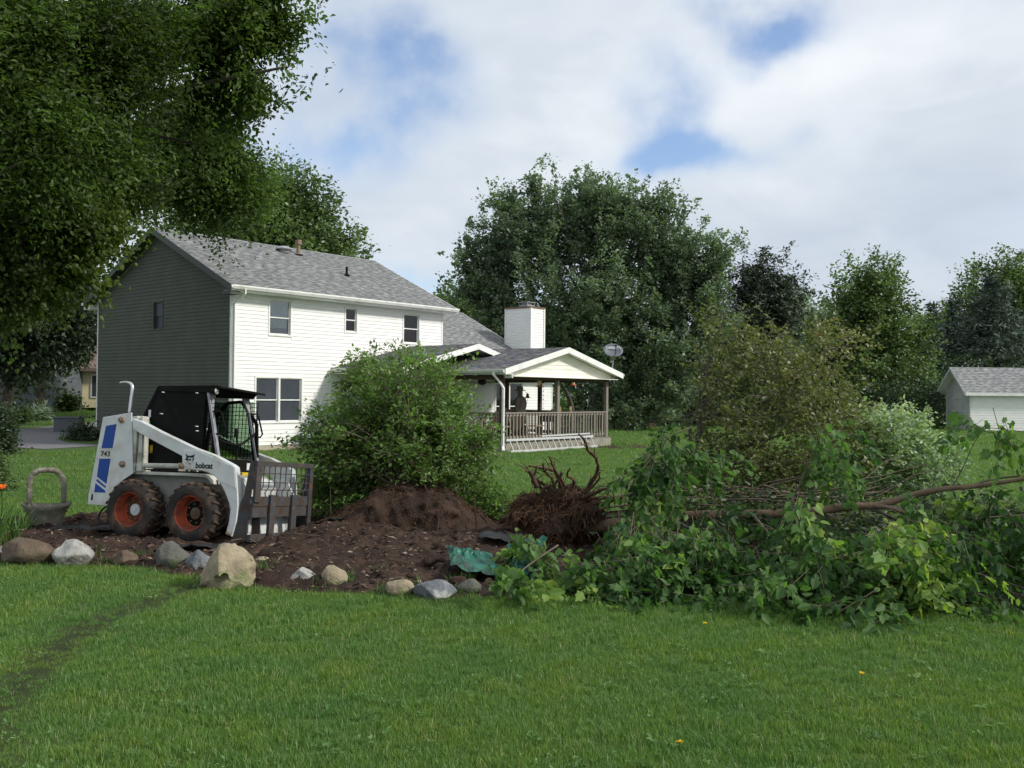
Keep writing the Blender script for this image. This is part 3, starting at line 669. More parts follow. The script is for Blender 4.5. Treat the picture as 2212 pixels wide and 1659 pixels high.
# chimney
CX0, CX1, CY0, CY1, CZ = 16.1, 17.05, 1.1, 2.58, 5.84
ch = MB(); ch.box(((CX0 + CX1) / 2, (CY0 + CY1) / 2, CZ / 2), (CX1 - CX0, CY1 - CY0, CZ)); ch = ch.build('chimney', M['white_siding'], house)
siding(ch, lambda a, z, d: Vector((a, CY0 - d, z)), lambda z: CX0 + .04, lambda z: CX1 - .04, 2.9, 24, .1235, M['white_siding'])
siding(ch, lambda a, z, d: Vector((CX0 - d, a, z)), lambda z: CY0 + .04, lambda z: CY1 - .04, 2.9, 24, .1235, M['white_siding'])
mb = MB()
for (x, y) in ((CX0, CY0), (CX1, CY0), (CX0, CY1)): mb.box((x, y, CZ / 2 + 1.2), (.09, .09, CZ - 2.4 - .01))
mb.pieces('corner_trim', M['trim'], ch)
M['rustcap'] = pm('rusted_flashing', [(.3, (.12, .07, .045)), (.7, (.22, .13, .08))], 6, .8)
mb = MB(); mb.box(((CX0 + CX1) / 2, (CY0 + CY1) / 2, CZ + .03), (CX1 - CX0 + .1, CY1 - CY0 + .1, .07)); mb.build('chimney_flashing', M['rustcap'], ch)
mb = MB(); cxm, cym = (CX0 + CX1) / 2, (CY0 + CY1) / 2 - .1
mb.box((cxm, cym, CZ + .12), (.5, .5, .12)); mb.box((cxm, cym, CZ + .30), (.58, .58, .03))
for sx in (-.25, .25):
    for sy in (-.25, .25): mb.box((cxm + sx, cym + sy, CZ + .23), (.03, .03, .12))
mb.box((cxm, cym, CZ + .22), (.36, .36, .13)); mb.build('chimney_cap', M['greypost'], ch)
# small fittings on the white wall
mb = MB(); p = Vector((2.62, -.03, .45)); mb.box(p + Vector((.0, -.02, .0)), (.16, .03, .18)); mb.hexa([p + Vector(q) for q in ((-.1, -.16, -.04), (.1, -.16, -.04), (.1, -.0, -.04), (-.1, -.0, -.04), (-.08, -.15, -.02), (.08, -.15, -.02), (.08, 0, .09), (-.08, 0, .09))]); mb.build('dryer_vent', M['sticker'], house)

# ------------------------------------------------------------------ porch
porch = empty('covered_porch', A0, math.atan2(U.y, U.x))
tag(porch, 'open timber porch with low gabled roof, cream gable and grey baluster railing', 'porch')
PX0, PX1, PV = 6.47, 12.5, -5.65; DZ = .36
# deck floor boards
for i in range(40):
    mb = MB(); y0 = PV - .02 + i * .1412; mb.box(((PX0 + PX1) / 2, y0 + .068, DZ - .02), (PX1 - PX0 + .06, .134, .035)); mb.build('deck_board', M['wood_grey'], porch)
for i in range(24):
    mb = MB(); y0 = -3.3 + i * .1412
    if y0 > -.1: break
    mb.box(((4.3 + PX0) / 2 - .04, y0 + .068, DZ - .02), (PX0 - 4.3 - .0, .134, .035)); mb.build('deck_board', M['wood_grey'], porch)
def vb(x, y, z0, z1, w_, t_, axis, name, mat, seed=0.):
    mb = MB(); mb.box((x, y, (z0 + z1) / 2), (w_, t_, z1 - z0) if axis == 'x' else (t_, w_, z1 - z0), a=seed); return mb.build(name, mat, porch, attr=True)
x = PX0 + .0; 
while x < PX1 + .02:
    vb(x + .069, PV - .04, -.06, DZ - .045, .136, .022, 'x', 'skirt_board', M['skirt'], random.random()); x += .14
y = PV + .0
while y < -3.3:
    vb(PX0 - .03, y + .06, -.06, DZ - .045, .136, .022, 'y', 'skirt_board', M['skirt'], random.random()); y += .14
y = PV
while y < -.2:
    vb(PX1 + .15, y + .06, -.06, DZ - .045, .136, .022, 'y', 'skirt_board', M['skirt'], random.random()); y += .14
# rails and balusters
def rail_run(p0, p1, n, side):
    p0, p1 = Vector(p0), Vector(p1); d = (p1 - p0)
    sag = [0, -.015, .0, .012, 0]
    mb = MB(); mb.bar(p0 + Vector((0, 0, 1.0 + DZ - .08)), p1 + Vector((0, 0, 1.0 + DZ - .08)), .13, .036, a=.7); mb.build('hand_rail', M['wood_grey'], porch, attr=True)
    mb = MB(); mb.bar(p0 + Vector((0, 0, .86 + DZ)), p1 + Vector((0, 0, .86 + DZ)), .036, .09, a=.5); mb.build('top_rail', M['wood_grey'], porch, attr=True)
    mb = MB(); mb.bar(p0 + Vector((0, 0, .11 + DZ)), p1 + Vector((0, 0, .11 + DZ)), .036, .09, a=.4); mb.build('bottom_rail', M['wood_grey'], porch, attr=True)
    nrm = Vector((d.y, -d.x, 0)).normalized() * side
    for i in range(n):
        q = p0 + d * ((i + .5) / n) + nrm * .038
        r_ = random.uniform(-.004, .004)
        mb = MB(); mb.bar(q + Vector((r_, 0, DZ + .03)), q + Vector((-r_, 0, DZ + .89)), .036, .036, a=random.random()); mb.build('baluster', M['wood_grey'], porch, attr=True)
rail_run((PX0 + .16, PV + .06, 0), (PX1 - .1, PV + .06, 0), 34, 1)
rail_run((PX0 + .05, -3.35, 0), (PX0 + .05, PV + .16, 0), 13, 1)
rail_run((PX1 - .04, -.3, 0), (PX1 - .04, PV + .16, 0), 30, -1)
rail_run((4.5, -3.3, 0), (PX0 - .1, -3.3, 0), 10, 1)
# posts
for (x, y, mt_) in ((PX0 + .06, PV + .07, 'wood_dark'), (PX1 - .05, PV + .07, 'wood_grey'), (9.47, PV + .07, 'wood_grey'), (10.2, -2.6, 'wood_dark'), (PX1 - .05, -2.4, 'wood_dark'), (6.6, -3.2, 'wood_dark'), (4.42, -.1, 'wood_dark'), (4.42, -3.2, 'wood_dark')):
    mb = MB(); mb.box((x, y, (DZ + 2.39) / 2), (.13, .13, 2.39 - DZ)); mb.build('post', M[mt_], porch)
# beams under the eaves
PE = 2.72; PRX = (6.2 + 12.97) / 2; PRZ = 3.56; HW = 3.385; PS = (PRZ - PE) / HW
mb = MB(); mb.box((PRX - .05, PV + .07, 2.46), (6.1, .14, .14)); mb.box((PX0 + .05, -2.85, 2.455), (.14, 5.5, .14)); mb.box((PX1 - .05, -2.85, 2.455), (.14, 5.5, .14)); mb.box((5.4, -3.2, 2.456), (2.2, .14, .14)); mb.build('beam', M['wood_dark'], porch)
mb = MB(); mb.box((PRX, -2.85, 2.56), (6.7, 5.55, .03)); mb.box((5.2, -1.7, 2.565), (2.4, 3.3, .03)); mb.build('ceiling', M['white_siding'], porch)
YF = -5.98
def gable_roof(parent, xc, hw, zr, ze, yf, yb, seed, rightcut=None):
    th = .13; s = (zr - ze) / hw
    for sg in (-1, 1):
        mb = MB(); xe = xc + sg * hw
        a = [(xe, yf, ze - th), (xe, yb, ze - th), (xc, yb, zr - th), (xc, yf, zr - th)]; b_ = [(xe, yf, ze), (xe, yb, ze), (xc, yb, zr), (xc, yf, zr)]
        mb.hexa(a + b_); rr = mb.build('roof', M['trim'], parent)
        Ls = math.hypot(hw, zr - ze)
        shingles(rr, (xe, 0, ze), (0, 1, 0), (-sg * hw, 0, zr - ze), lambda t: yf - .015, lambda t: yb, Ls, M['shingle2'], seed=seed + sg, lift=.01)
        mb = MB()
        mb.hexa([(xe, yf - .03, ze - .19), (xe, yf - .001, ze - .19), (xc, yf - .001, zr - .19), (xc, yf - .03, zr - .19), (xe, yf - .03, ze + .005), (xe, yf - .001, ze + .005), (xc, yf - .001, zr + .005), (xc, yf - .03, zr + .005)])
        mb.build('rake_board', M['trim'], parent)
gable_roof(porch, PRX, HW, PRZ, PE, YF, -.02, 11)
gable_roof(porch, 7.62, 3.68, 3.66, 2.74, -3.5, -.02, 21)
# cream gable with its courses
gz = lambda z: (z - 2.46) / PS
mb = MB(); mb.prism([(PRX - HW + .3, 2.5), (PRX + HW - .3, 2.5), (PRX + HW - .3, PE - .0 - .1), (PRX, PRZ - .14), (PRX - HW + .3, PE - .1)], lambda a, z, d: Vector((a, d, z)), PV + .0, PV + .12); mb.build('gable_wall', M['cream_siding'], porch)
def gl(z): return max(PRX - HW + .32, PRX - (PRZ - .16 - z) / PS)
def gr(z): return min(PRX + HW - .32, PRX + (PRZ - .16 - z) / PS)
siding(porch, lambda a, z, d: Vector((a, PV - d, z)), gl, gr, 2.5, 7, .145, M['cream_siding'])
mb = MB(); mb.box((PRX, PV - .17, 2.492), (2 * HW - .62, .34, .02)); mb.build('soffit', M['cream_siding'], porch)
gutter(porch, (PRX - HW - .001, YF, PE - .01), (PRX - HW - .001, -3.4, PE - .01), (-1, 0, 0), .11)
gutter(porch, (PRX + HW + .001, YF, PE - .01), (PRX + HW + .001, -.1, PE - .01), (1, 0, 0), .11)
gutter(porch, (3.94, -3.5, 2.73), (3.94, -.06, 2.73), (-1, 0, 0), .11)
mb = MB(); mb.box((PRX - HW + .2, (YF - 3.4) / 2, 2.56), (.4, 2.6, .03)); mb.box((PRX - HW + .37, (YF - 3.4) / 2, 2.5), (.03, 2.6, .14)); mb.build('soffit', M['trim'], porch)
pipe('downspout', porch, [(PRX - HW - .06, -5.55, PE - .1), (PRX - HW - .06, -5.55, PE - .2), (PRX - HW + .18, -5.67, PE - .5), (PRX - HW + .2, -5.74, PE - .62), (PRX - HW + .2, -5.74, .2), (PRX - HW + .1, -5.86, .06)], .085)
# ------------------------------------------------------------------ skid steer loader
TH = R(-19.6); RHO = R(5.5)
be = Vector((math.cos(TH), math.sin(TH), 0)); bl0 = Vector((-be.y, be.x, 0)); zz_ = Vector((0, 0, 1))
bl = bl0 * math.cos(RHO) - zz_ * math.sin(RHO); bn = zz_ * math.cos(RHO) + bl0 * math.sin(RHO)
HUBW = Vector((-4.699, 11.785, .38)); OB = HUBW + bl * .62 - bn * .38
BM = Matrix((be, bl, bn)).transposed().to_4x4(); BM.translation = OB
def SD(px, py, lat):
    p = onpl(px, py, OB + bl * lat, bl) - OB; return (p.dot(be), p.dot(bn))
def FR(px, py, x):
    p = onpl(px, py, OB + be * x, be) - OB; return (p.dot(bl), p.dot(bn))
r1 = lambda x, y: ((200 + x * .38427) / 1.47559, (1150 + y * .38427) / 1.47559)
r3 = lambda x, y: ((560 + x * .22905) / 1.47559, (1400 + y * .22905) / 1.47559)
r4 = lambda x, y: ((440 + x * .21694) / 1.47559, (1200 + y * .21694) / 1.47559)
loader = empty('skid_steer_loader', mat=BM)
tag(loader, 'white skid steer loader with black cab, orange rims and rusty pallet fork frame', 'loader')
side = lambda a, z, d: Vector((a, d, z))
def sp(name, pts, conv, l0, l1, mat, bevel=.006, parent=None, lat=None):
    poly = [SD(*conv(*p), l0 if lat is None else lat) for p in pts]
    mb = MB(); mb.prism(poly, side, l0, l1); return mb.build(name, M[mat], parent or loader, bevel=bevel)
# rear uprights, near and far
UP = [(333, 468), (571, 428), (581, 935), (500, 990), (430, 1050), (395, 1110), (375, 1205), (205, 1190), (214, 1110)]
up = sp('upright', UP, r1, -.62, -.605, 'bwhite')
upoly = [SD(*r1(*p), -.62) for p in UP]
mb = MB(); mb.prism(upoly, side, .605, .62); mb.build('upright', M['bwhite'], loader, bevel=.006)
def bx(name, x0, x1, y0, y1, z0, z1, mat, bevel=.006, parent=None):
    mb = MB(); mb.hexa([(x0, y0, z0), (x1, y0, z0), (x1, y1, z0), (x0, y1, z0), (x0, y0, z1), (x1, y0, z1), (x1, y1, z1), (x0, y1, z1)]); return mb.build(name, M[mat], parent or loader, bevel=bevel)
# box of the tower behind the panel
for s in (-1, 1):
    mb = MB(); mb.prism([(-.50, 1.50), (-.10, 1.56), (-.085, .84), (-.62, .80)], side, s * .6, s * .44); mb.build('tower', M['bwhite2'], loader, bevel=.01)
    mb = MB(); mb.prism([(-.055, 1.56), (-.02, 1.55), (.02, .86), (-.06, .86)], side, s * .60, s * .48); mb.build('tower_edge', M['bwhite2'], loader, bevel=.005)
# tail: engine housing and rear door
mb = MB(); mb.prism([(-.72, .45), (-.60, .42), (-.3, .40), (-.1, .42), (-.1, 1.30), (-.5, 1.32), (-.56, 1.2)], side, -.43, .43); mb.build('engine_housing', M['bwhite2'], loader, bevel=.02)
for pts in ([(360, 540), (447, 524), (413, 725), (323, 724)], [(305, 812), (397, 812), (363, 1022), (285, 960)], [(285, 980), (359, 1042), (355, 1056), (279, 997)], [(273, 1015), (354, 1078), (350, 1094), (262, 1090)]):
    sp('stripe', pts, r1, -.6235, -.6195, 'blue', 0, up, lat=-.62)
sp('slot', [(240, 1105), (252, 1105), (250, 1145), (242, 1160), (233, 1150)], r1, -.6225, -.6195, 'ink', 0, up, lat=-.62)
def text_part(s, size, x, z, y, parent, mat, bold=.0, name='lettering', sx=1., shear=0., rot=None, M4=None):
    cu = bpy.data.curves.new('t', 'FONT'); cu.body = s; cu.size = size; cu.extrude = .0008; cu.offset = bold; cu.shear = shear
    to = bpy.data.objects.new('t', cu); COL.objects.link(to)
    dg = bpy.context.evaluated_depsgraph_get(); me = bpy.data.meshes.new_from_object(to.evaluated_get(dg)); bpy.data.objects.remove(to)
    me.name = name
    T = M4 if M4 is not None else Matrix.Translation((x, y, z)) @ Matrix.Rotation(R(90), 4, 'X') @ (Matrix.Rotation(rot, 4, 'Z') if rot else Matrix.Identity(4)) @ Matrix.Diagonal((sx, 1, 1, 1))
    me.transform(T); me.materials.clear(); return link(name, me, M[mat], parent)
p = SD(*r1(320, 788), -.62); p2 = SD(*r1(404, 788), -.62); q = SD(*r1(320, 750), -.62)
text_part('743', (q[1] - p[1]) / .64, p[0] - .012, p[1] - .003, -.6225, up, 'ink', bold=.0016, sx=1.12)
def bolt(x, z, y0, mat='bolt', r=.02, parent=None):
    mb = MB(); fn = lambda a, b, h: Vector((x + a, y0 - h, z + b))
    mb.lathe([(.0, .055), (r * .95, .055), (r, .05), (r, .03), (r * 2.0, .024), (r * 2.1, 0)], fn, 12); return mb.build('bolt', M[mat], parent or loader)
for q in ((493, 490), (497, 857)):
    x, z = SD(*r1(*q), -.62); bolt(x, z, -.62, parent=up)
# lift arms
ARM = [(578, 478), (645, 500), (800, 582), (1090, 722), (1250, 780), (1330, 822), (1405, 862), (1432, 885), (1446, 1060), (1452, 1200), (1438, 1330), (1400, 1462), (1352, 1428), (1378, 1330), (1392, 1215),
       (1375, 1170), (1345, 1090), (1310, 1020), (1265, 965), (1210, 930), (1150, 912), (1060, 905), (995, 898), (988, 790), (800, 690), (640, 602), (578, 565)]
apoly = [SD(*r1(*p), -.66) for p in ARM]
for s in (-1, 1):
    mb = MB(); mb.prism(apoly, side, s * .66, s * .565); arm = mb.build('lift_arm', M['bwhite'], loader, bevel=.008)
    if s < 0: arm_n = arm
# the front face of the lift arm is a box flange
fl = [SD(*r1(*p), -.66) for p in ((1420, 878), (1436, 884), (1452, 1200), (1440, 1330), (1420, 1330), (1436, 1200))]
PL = [(1000, 745), (1105, 741), (1420, 880), (1436, 1060), (1300, 1000), (1260, 950), (1200, 918), (1060, 893), (990, 868)]
mb = MB(); mb.prism([SD(*r1(*p), -.665) for p in PL], side, -.667, -.661); plate = mb.build('arm_plate', M['bwhite'], arm_n, bevel=.002)
x0, z0 = SD(*r1(1100, 888), -.667); x1, z1 = SD(*r1(1100, 841), -.667); x2, _ = SD(*r1(1252, 888), -.667)
text_part('bobcat', (z1 - z0) / .73, x0, z0, -.6685, arm_n, 'ink', bold=.0035, sx=(x2 - x0) / ((z1 - z0) / .73 * 2.93))
# animal head emblem
EMB = [[(703, 1126), (716, 1150), (730, 1160), (770, 1164), (808, 1156), (822, 1148), (837, 1131), (828, 1172), (812, 1195), (795, 1200), (785, 1190), (765, 1196), (752, 1188), (735, 1196), (716, 1190), (704, 1160)],
       [(706, 1188), (724, 1192), (736, 1204), (742, 1225), (748, 1236), (738, 1242), (722, 1236), (700, 1226), (691, 1216), (704, 1210)],
       [(828, 1190), (818, 1196), (806, 1205), (796, 1226), (790, 1240), (806, 1238), (824, 1226), (822, 1208)],
       [(748, 1205), (766, 1210), (784, 1206), (780, 1226), (770, 1240), (758, 1240), (750, 1224)],
       [(745, 1276), (774, 1276), (772, 1292), (748, 1292)]]
mb = MB()
for P_ in EMB: mb.prism([SD(*r4(*p), -.667) for p in P_], side, -.6685, -.667)
for a_, b_ in (((735, 1250), (700, 1272)), ((740, 1254), (712, 1280)), ((790, 1248), (822, 1262)), ((788, 1254), (815, 1270))):
    pa, pb = SD(*r4(*a_), -.667), SD(*r4(*b_), -.667); mb.bar((pa[0], -.668, pa[1]), (pb[0], -.668, pb[1]), .0025, .001)
mb.build('emblem', M['ink'], arm_n)
x, z = SD(*r1(988, 872), -.66); bolt(x, z, -.65, parent=arm_n)
x, z = SD(*r1(1376, 1430), -.66); bolt(x, z, -.655, r=.012, parent=arm_n)
# cylinders and the control link
for s in (-1, 1):
    a_, b_ = SD(*r1(590, 868), -.55), SD(*r1(975, 874), -.55)
    mb = MB(); mb.tube([(a_[0] - .1, s * .55, a_[1]), (b_[0] - .02, s * .55, b_[1])], .031, 16); mb.tube([(b_[0] - .02, s * .55, b_[1]), (b_[0] + .07, s * .55, b_[1])], .038, 16); mb.build('lift_cylinder', M['bwhite2'], loader, smooth=False, bevel=0)
    mb = MB(); mb.tube([(a_[0] - .1, s * .52, a_[1] - .05), (b_[0] - .1, s * .53, b_[1] - .05), (b_[0] - .03, s * .53, b_[1] - .03)], .008, 8); mb.build('hose', M['ink'], loader)
# chassis, fenders
for s in (-1, 1):
    mb = MB(); mb.prism([(-.35, .83), (-.06, .84), (.95, .82), (1.18, .79), (1.25, .66), (1.27, .28), (1.1, .22), (-.3, .24), (-.5, .45)], side, s * .44, s * .40); mb.build('chassis_side', M['bodygrey'], loader, bevel=.004)
    fp = [SD(*r1(*p), -.56) for p in ((580, 910), (700, 918), (1000, 930), (1165, 938), (1215, 955), (1245, 990), (1253, 1025), (1225, 1018), (1210, 985), (1170, 962), (1000, 955), (580, 940))]
    mb = MB(); mb.prism(fp, side, s * .56, s * .44); mb.build('fender_rail', M['bwhite2'], loader, bevel=.005)
bx('chassis', -.3, 1.2, -.4, .4, .22, .86, 'bodygrey')
# cab: side walls, roof, mesh, posts
CL = -.43; CW = .43
cab = empty('cab'); cab.parent = loader
cw = [(790, 207), (1275, 199), (1262, 262), (1192, 268), (1258, 790), (1255, 880), (640, 880), (637, 520), (700, 380)]
cpoly = [SD(*r1(*p), CL) for p in cw]
spoly = [SD(*r1(*p), CL) for p in [(786, 246), (1180, 246), (1180, 300), (1160, 500), (1150, 735), (1150, 880), (640, 880), (640, 520), (704, 380)]]
zt = cpoly[0][1]; xr = cpoly[0][0]; xf = cpoly[1][0]; print('cab', zt, xr, xf)
for s in (-1, 1):
    mb = MB()
    if s < 0: mb.prism(spoly, side, s * (CW - .012), s * (CW - .03))
    else: mb.prism([p for p in [SD(*r1(*p), CL) for p in [(786, 246), (870, 246), (800, 880), (640, 880), (640, 520), (704, 380)]]], side, s * (CW - .012), s * (CW - .03))
    mb.build('side_panel', M['blackm'], cab)
    # frame tubes of the side
    mb = MB()
    fpt = [SD(*r1(*p), CL) for p in ((640, 870), (640, 520), (790, 225), (1192, 228), (1240, 620), (1265, 870))]
    for a_, b_ in zip(fpt[:-1], fpt[1:]): mb.bar((a_[0], s * (CW - .02), a_[1]), (b_[0], s * (CW - .02), b_[1]), .035, .04)
    mb.build('cab_frame', M['blackm'], cab, bevel=.006)
# window mesh: wires on both sides toward the front, and on the back
def grid_mesh(name, O, ax, az, nx, nz, wx, hz, r=.0035, mask=None, parent=None, mat='blackm'):
    mb = MB(); O, ax, az = Vector(O), Vector(ax), Vector(az)
    def seg(p, q):
        mb.bar(p, q, r * 2, r * 2)
    for i in range(nx + 1):
        seg(O + ax * (wx * i / nx), O + ax * (wx * i / nx) + az * hz)
    for j in range(nz + 1):
        seg(O + az * (hz * j / nz), O + az * (hz * j / nz) + ax * wx)
    return mb.build(name, M[mat], parent or cab)
fb = SD(*r1(1150, 790), CL)
xm = spoly[2][0]
grid_mesh('side_mesh', (xm - .02, CL + .02, fb[1]), (1, 0, .0), (0, 0, 1), 3, 13, .16, .72, parent=cab)
grid_mesh('side_mesh', (.18, -CL - .02, fb[1]), (1, 0, 0), (.0, 0, 1), 14, 13, .80, .74, parent=cab)
grid_mesh('rear_mesh', (.02, -.36, 1.2), (0, 1, 0), (.17, 0, 1), 13, 10, .72, .62, parent=cab)
# tinted rear and far side panes
mb = MB(); mb.hexa([(.0, -.36, 1.18), (.008, -.36, 1.18), (.008, .36, 1.18), (.0, .36, 1.18), (.13, -.36, 1.85), (.138, -.36, 1.85), (.138, .36, 1.85), (.13, .36, 1.85)]); mb.build('pane', M['plexi'], cab)
mb = MB(); mb.box((.58, .44, 1.47), (.62, .006, .74)); mb.build('pane', M['plexi'], cab)
# arched bars of the far side opening
mb = MB()
arch = [(.20, 1.10), (.24, 1.55), (.50, 1.82), (.72, 1.84), (.98, 1.55), (1.02, 1.10)]
for a_, b_ in zip(arch[:-1], arch[1:]): mb.bar((a_[0], .405, a_[1]), (b_[0], .405, b_[1]), .035, .04)
mb.bar((.5, .0, 1.84), (.12, -.0, 1.1), .03, .03); mb.build('inner_frame', M['blackm'], cab, bevel=.004)
# roof slab with thin front visor
mb = MB(); mb.prism([(xr, zt), (xf + .02, zt + .012), (xf + .02, zt - .008), (xf - .04, zt - .085), (xr - .02, zt - .07)], side, CL - .005, -CL + .005); mb.build('cab_roof', M['blackm'], cab, bevel=.006)
mb = MB(); mb.hexa([(xf - .05, CL - .03, zt - .015), (xf + .1, CL - .03, zt - .03), (xf + .1, -CL + .06, zt - .03), (xf - .05, -CL + .06, zt - .015), (xf - .05, CL - .03, zt + .015), (xf + .1, CL - .03, zt - .005), (xf + .1, -CL + .06, zt - .005), (xf - .05, -CL + .06, zt + .015)])
mb.build('visor', M['blackm'], cab, bevel=.004)
# front posts with gussets
pf = [SD(*r1(*p), CL) for p in ((1195, 268), (1270, 790))]
for s in (-1, 1):
    (xa, za), (xb, zb) = pf
    fr_ = lambda a, z, d, s=s: Vector((xa + (xb - xa) * (za - z) / (za - zb) + d, s * (CW - a), z))
    mb = MB(); mb.prism([(-.0, zb - .08), (.045, zb - .08), (.05, za - .2), (.13, za - .03), (.13, za + .03), (0, za + .03)], fr_, .0, .035)
    mb.build('front_post', M['greypost'], cab, bevel=.004)
    # grab handle
    h0, h1 = za - .23, za - .50
    if s > 0: h0, h1 = za - .2, za - .5
    xx = lambda z: xa + (xb - xa) * (za - z) / (za - zb)
    yq = s * (CW - .02) + (.0 if s < 0 else .0)
    oy = .06 * (1 if s < 0 else .6)
    mb = MB(); mb.tube([(xx(h0) + .03, yq, h0), (xx(h0) + .10, yq + oy, h0 + .01), (xx(h0) + .125, yq + oy * 1.2, h0 - .03), (xx(h1) + .125, yq + oy * 1.2, h1 + .04), (xx(h1) + .10, yq + oy, h1), (xx(h1) + .03, yq, h1 - .01)], .0115, 10)
    mb.build('grab_handle', M['blackm'], cab, smooth=True)
# safety bar and levers inside
mb = MB(); mb.tube([(.95, -.36, 1.30), (1.0, -.30, 1.27), (1.0, -.05, 1.24), (1.0, .1, 1.27), (.99, .36, 1.40)], .016, 10); mb.build('safety_bar', M['blackm'], cab, smooth=True)
for y_ in (-.2, .2):
    mb = MB(); mb.tube([(.85, y_, .9), (.84, y_, 1.3), (.82, y_, 1.38)], .014, 8); mb.tube([(.82, y_, 1.36), (.81, y_, 1.47)], .021, 8); mb.build('control_lever', M['blackm'], cab)
mb = MB(); mb.box((.35, 0, 1.05), (.45, .5, .14)); mb.box((.16, 0, 1.32), (.12, .46, .5), Matrix.Rotation(R(-12), 3, 'Y')); mb.build('seat', M['blackm'], cab, bevel=.03)
bx('cab_floor', .0, 1.0, -.41, .41, .84, .88, 'blackm', parent=cab)
bx('front_sill', .98, 1.05, -.41, .41, .9, 1.06, 'blackm', parent=cab)
bx('warning_label', 1.051, 1.054, .15, .30, .93, 1.02, 'sticker', 0, parent=cab)
bx('step_plate', 1.06, 1.1, -.38, .38, .74, .90, 'yellow', .004)
# marks and fittings on the near side
sp('sticker', [(700, 405), (719, 406), (716, 466), (696, 465)], r1, CL - .002, CL + .0, 'sticker', 0, cab, lat=CL - .03)
t_ = SD(*r1(707, 450), CL); text_part('1', .045, t_[0] - .01, t_[1], CL - .0035, cab, 'ink', name='numeral', bold=.001)
sp('sticker', [(708, 700), (733, 698), (730, 762), (708, 764)], r1, CL - .002, CL + .0, 'yellow', 0, cab, lat=CL - .03)
c_ = SD(*r1(710, 518), CL); mb = MB(); mb.lathe([(0, .05), (.03, .05), (.036, .03), (.036, 0)], lambda a, b, h: Vector((c_[0] + a, CL - .0 - h, c_[1] + b)), 16); mb.build('filler_cap', M['green'], cab)
l_ = SD(*r1(1262, 252), CL); mb = MB(); mb.lathe([(0, .02), (.028, .018), (.04, .008), (.042, 0)], lambda a, b, h: Vector((l_[0] + h + .025, CL + .0 + a, l_[1] + b)), 20); mb.build('lens', M['lamp'], cab, smooth=True)
mb = MB(); mb.lathe([(.045, .03), (.045, -.01), (.03, -.05), (0, -.055)], lambda a, b, h: Vector((l_[0] + h, CL + a, l_[1] + b)), 20); mb.build('work_lamp', M['blackm'], cab)
for q in ((840, 262), (1120, 268), (1118, 545), (1120, 582), (825, 440)):
    x, z = SD(*r1(*q), CL); bolt(x, z, CL + .012, 'sticker', .004, cab)
# exhaust stack
ex_ = [SD(*r1(*p), -.40) for p in ((553, 440), (566, 330), (578, 235), (572, 200), (552, 183), (520, 178), (478, 184))]
mb = MB(); mb.tube(smooth_pts([(a_, -.40, b_) for a_, b_ in ex_], 4), .021, 14); mb.build('exhaust_stack', M['chrome'], loader, smooth=True)
# front body between the arms
mb = MB(); mb.prism([(1.12, .86), (1.30, .80), (1.36, .70), (1.38, .28), (1.1, .25)], side, -.40, .40); mb.build('front_body', M['bwhite'], loader, bevel=.01)
for s in (-1, 1):
    mb = MB(); mb.prism([(1.08, .80), (1.46, .84), (1.58, .62), (1.60, .18), (1.52, .13), (1.42, .3), (1.36, .6)], side, s * .50, s * .46); mb.build('tilt_bracket', M['bwhite'], loader, bevel=.006)
    mb = MB(); mb.tube([(1.2, s * .3, .74), (1.62, s * .3, .40)], .035, 14); mb.tube([(1.5, s * .3, .5), (1.66, s * .3, .36)], .02, 10); mb.pieces('tilt_cylinder', M['bwhite2'], loader)
bx('cross_tube', 1.40, 1.52, -.56, .56, .40, .56, 'bwhite', .01)
bx('cross_slot', 1.521, 1.523, -.46, .50, .44, .50, 'ink', 0)
mb = MB(); mb.prism([(1.50, .60), (1.56, .34), (1.60, .10), (1.55, .08), (1.44, .4)], side, -.5, .5); mb.build('quick_attach', M['bwhite'], loader, bevel=.008)
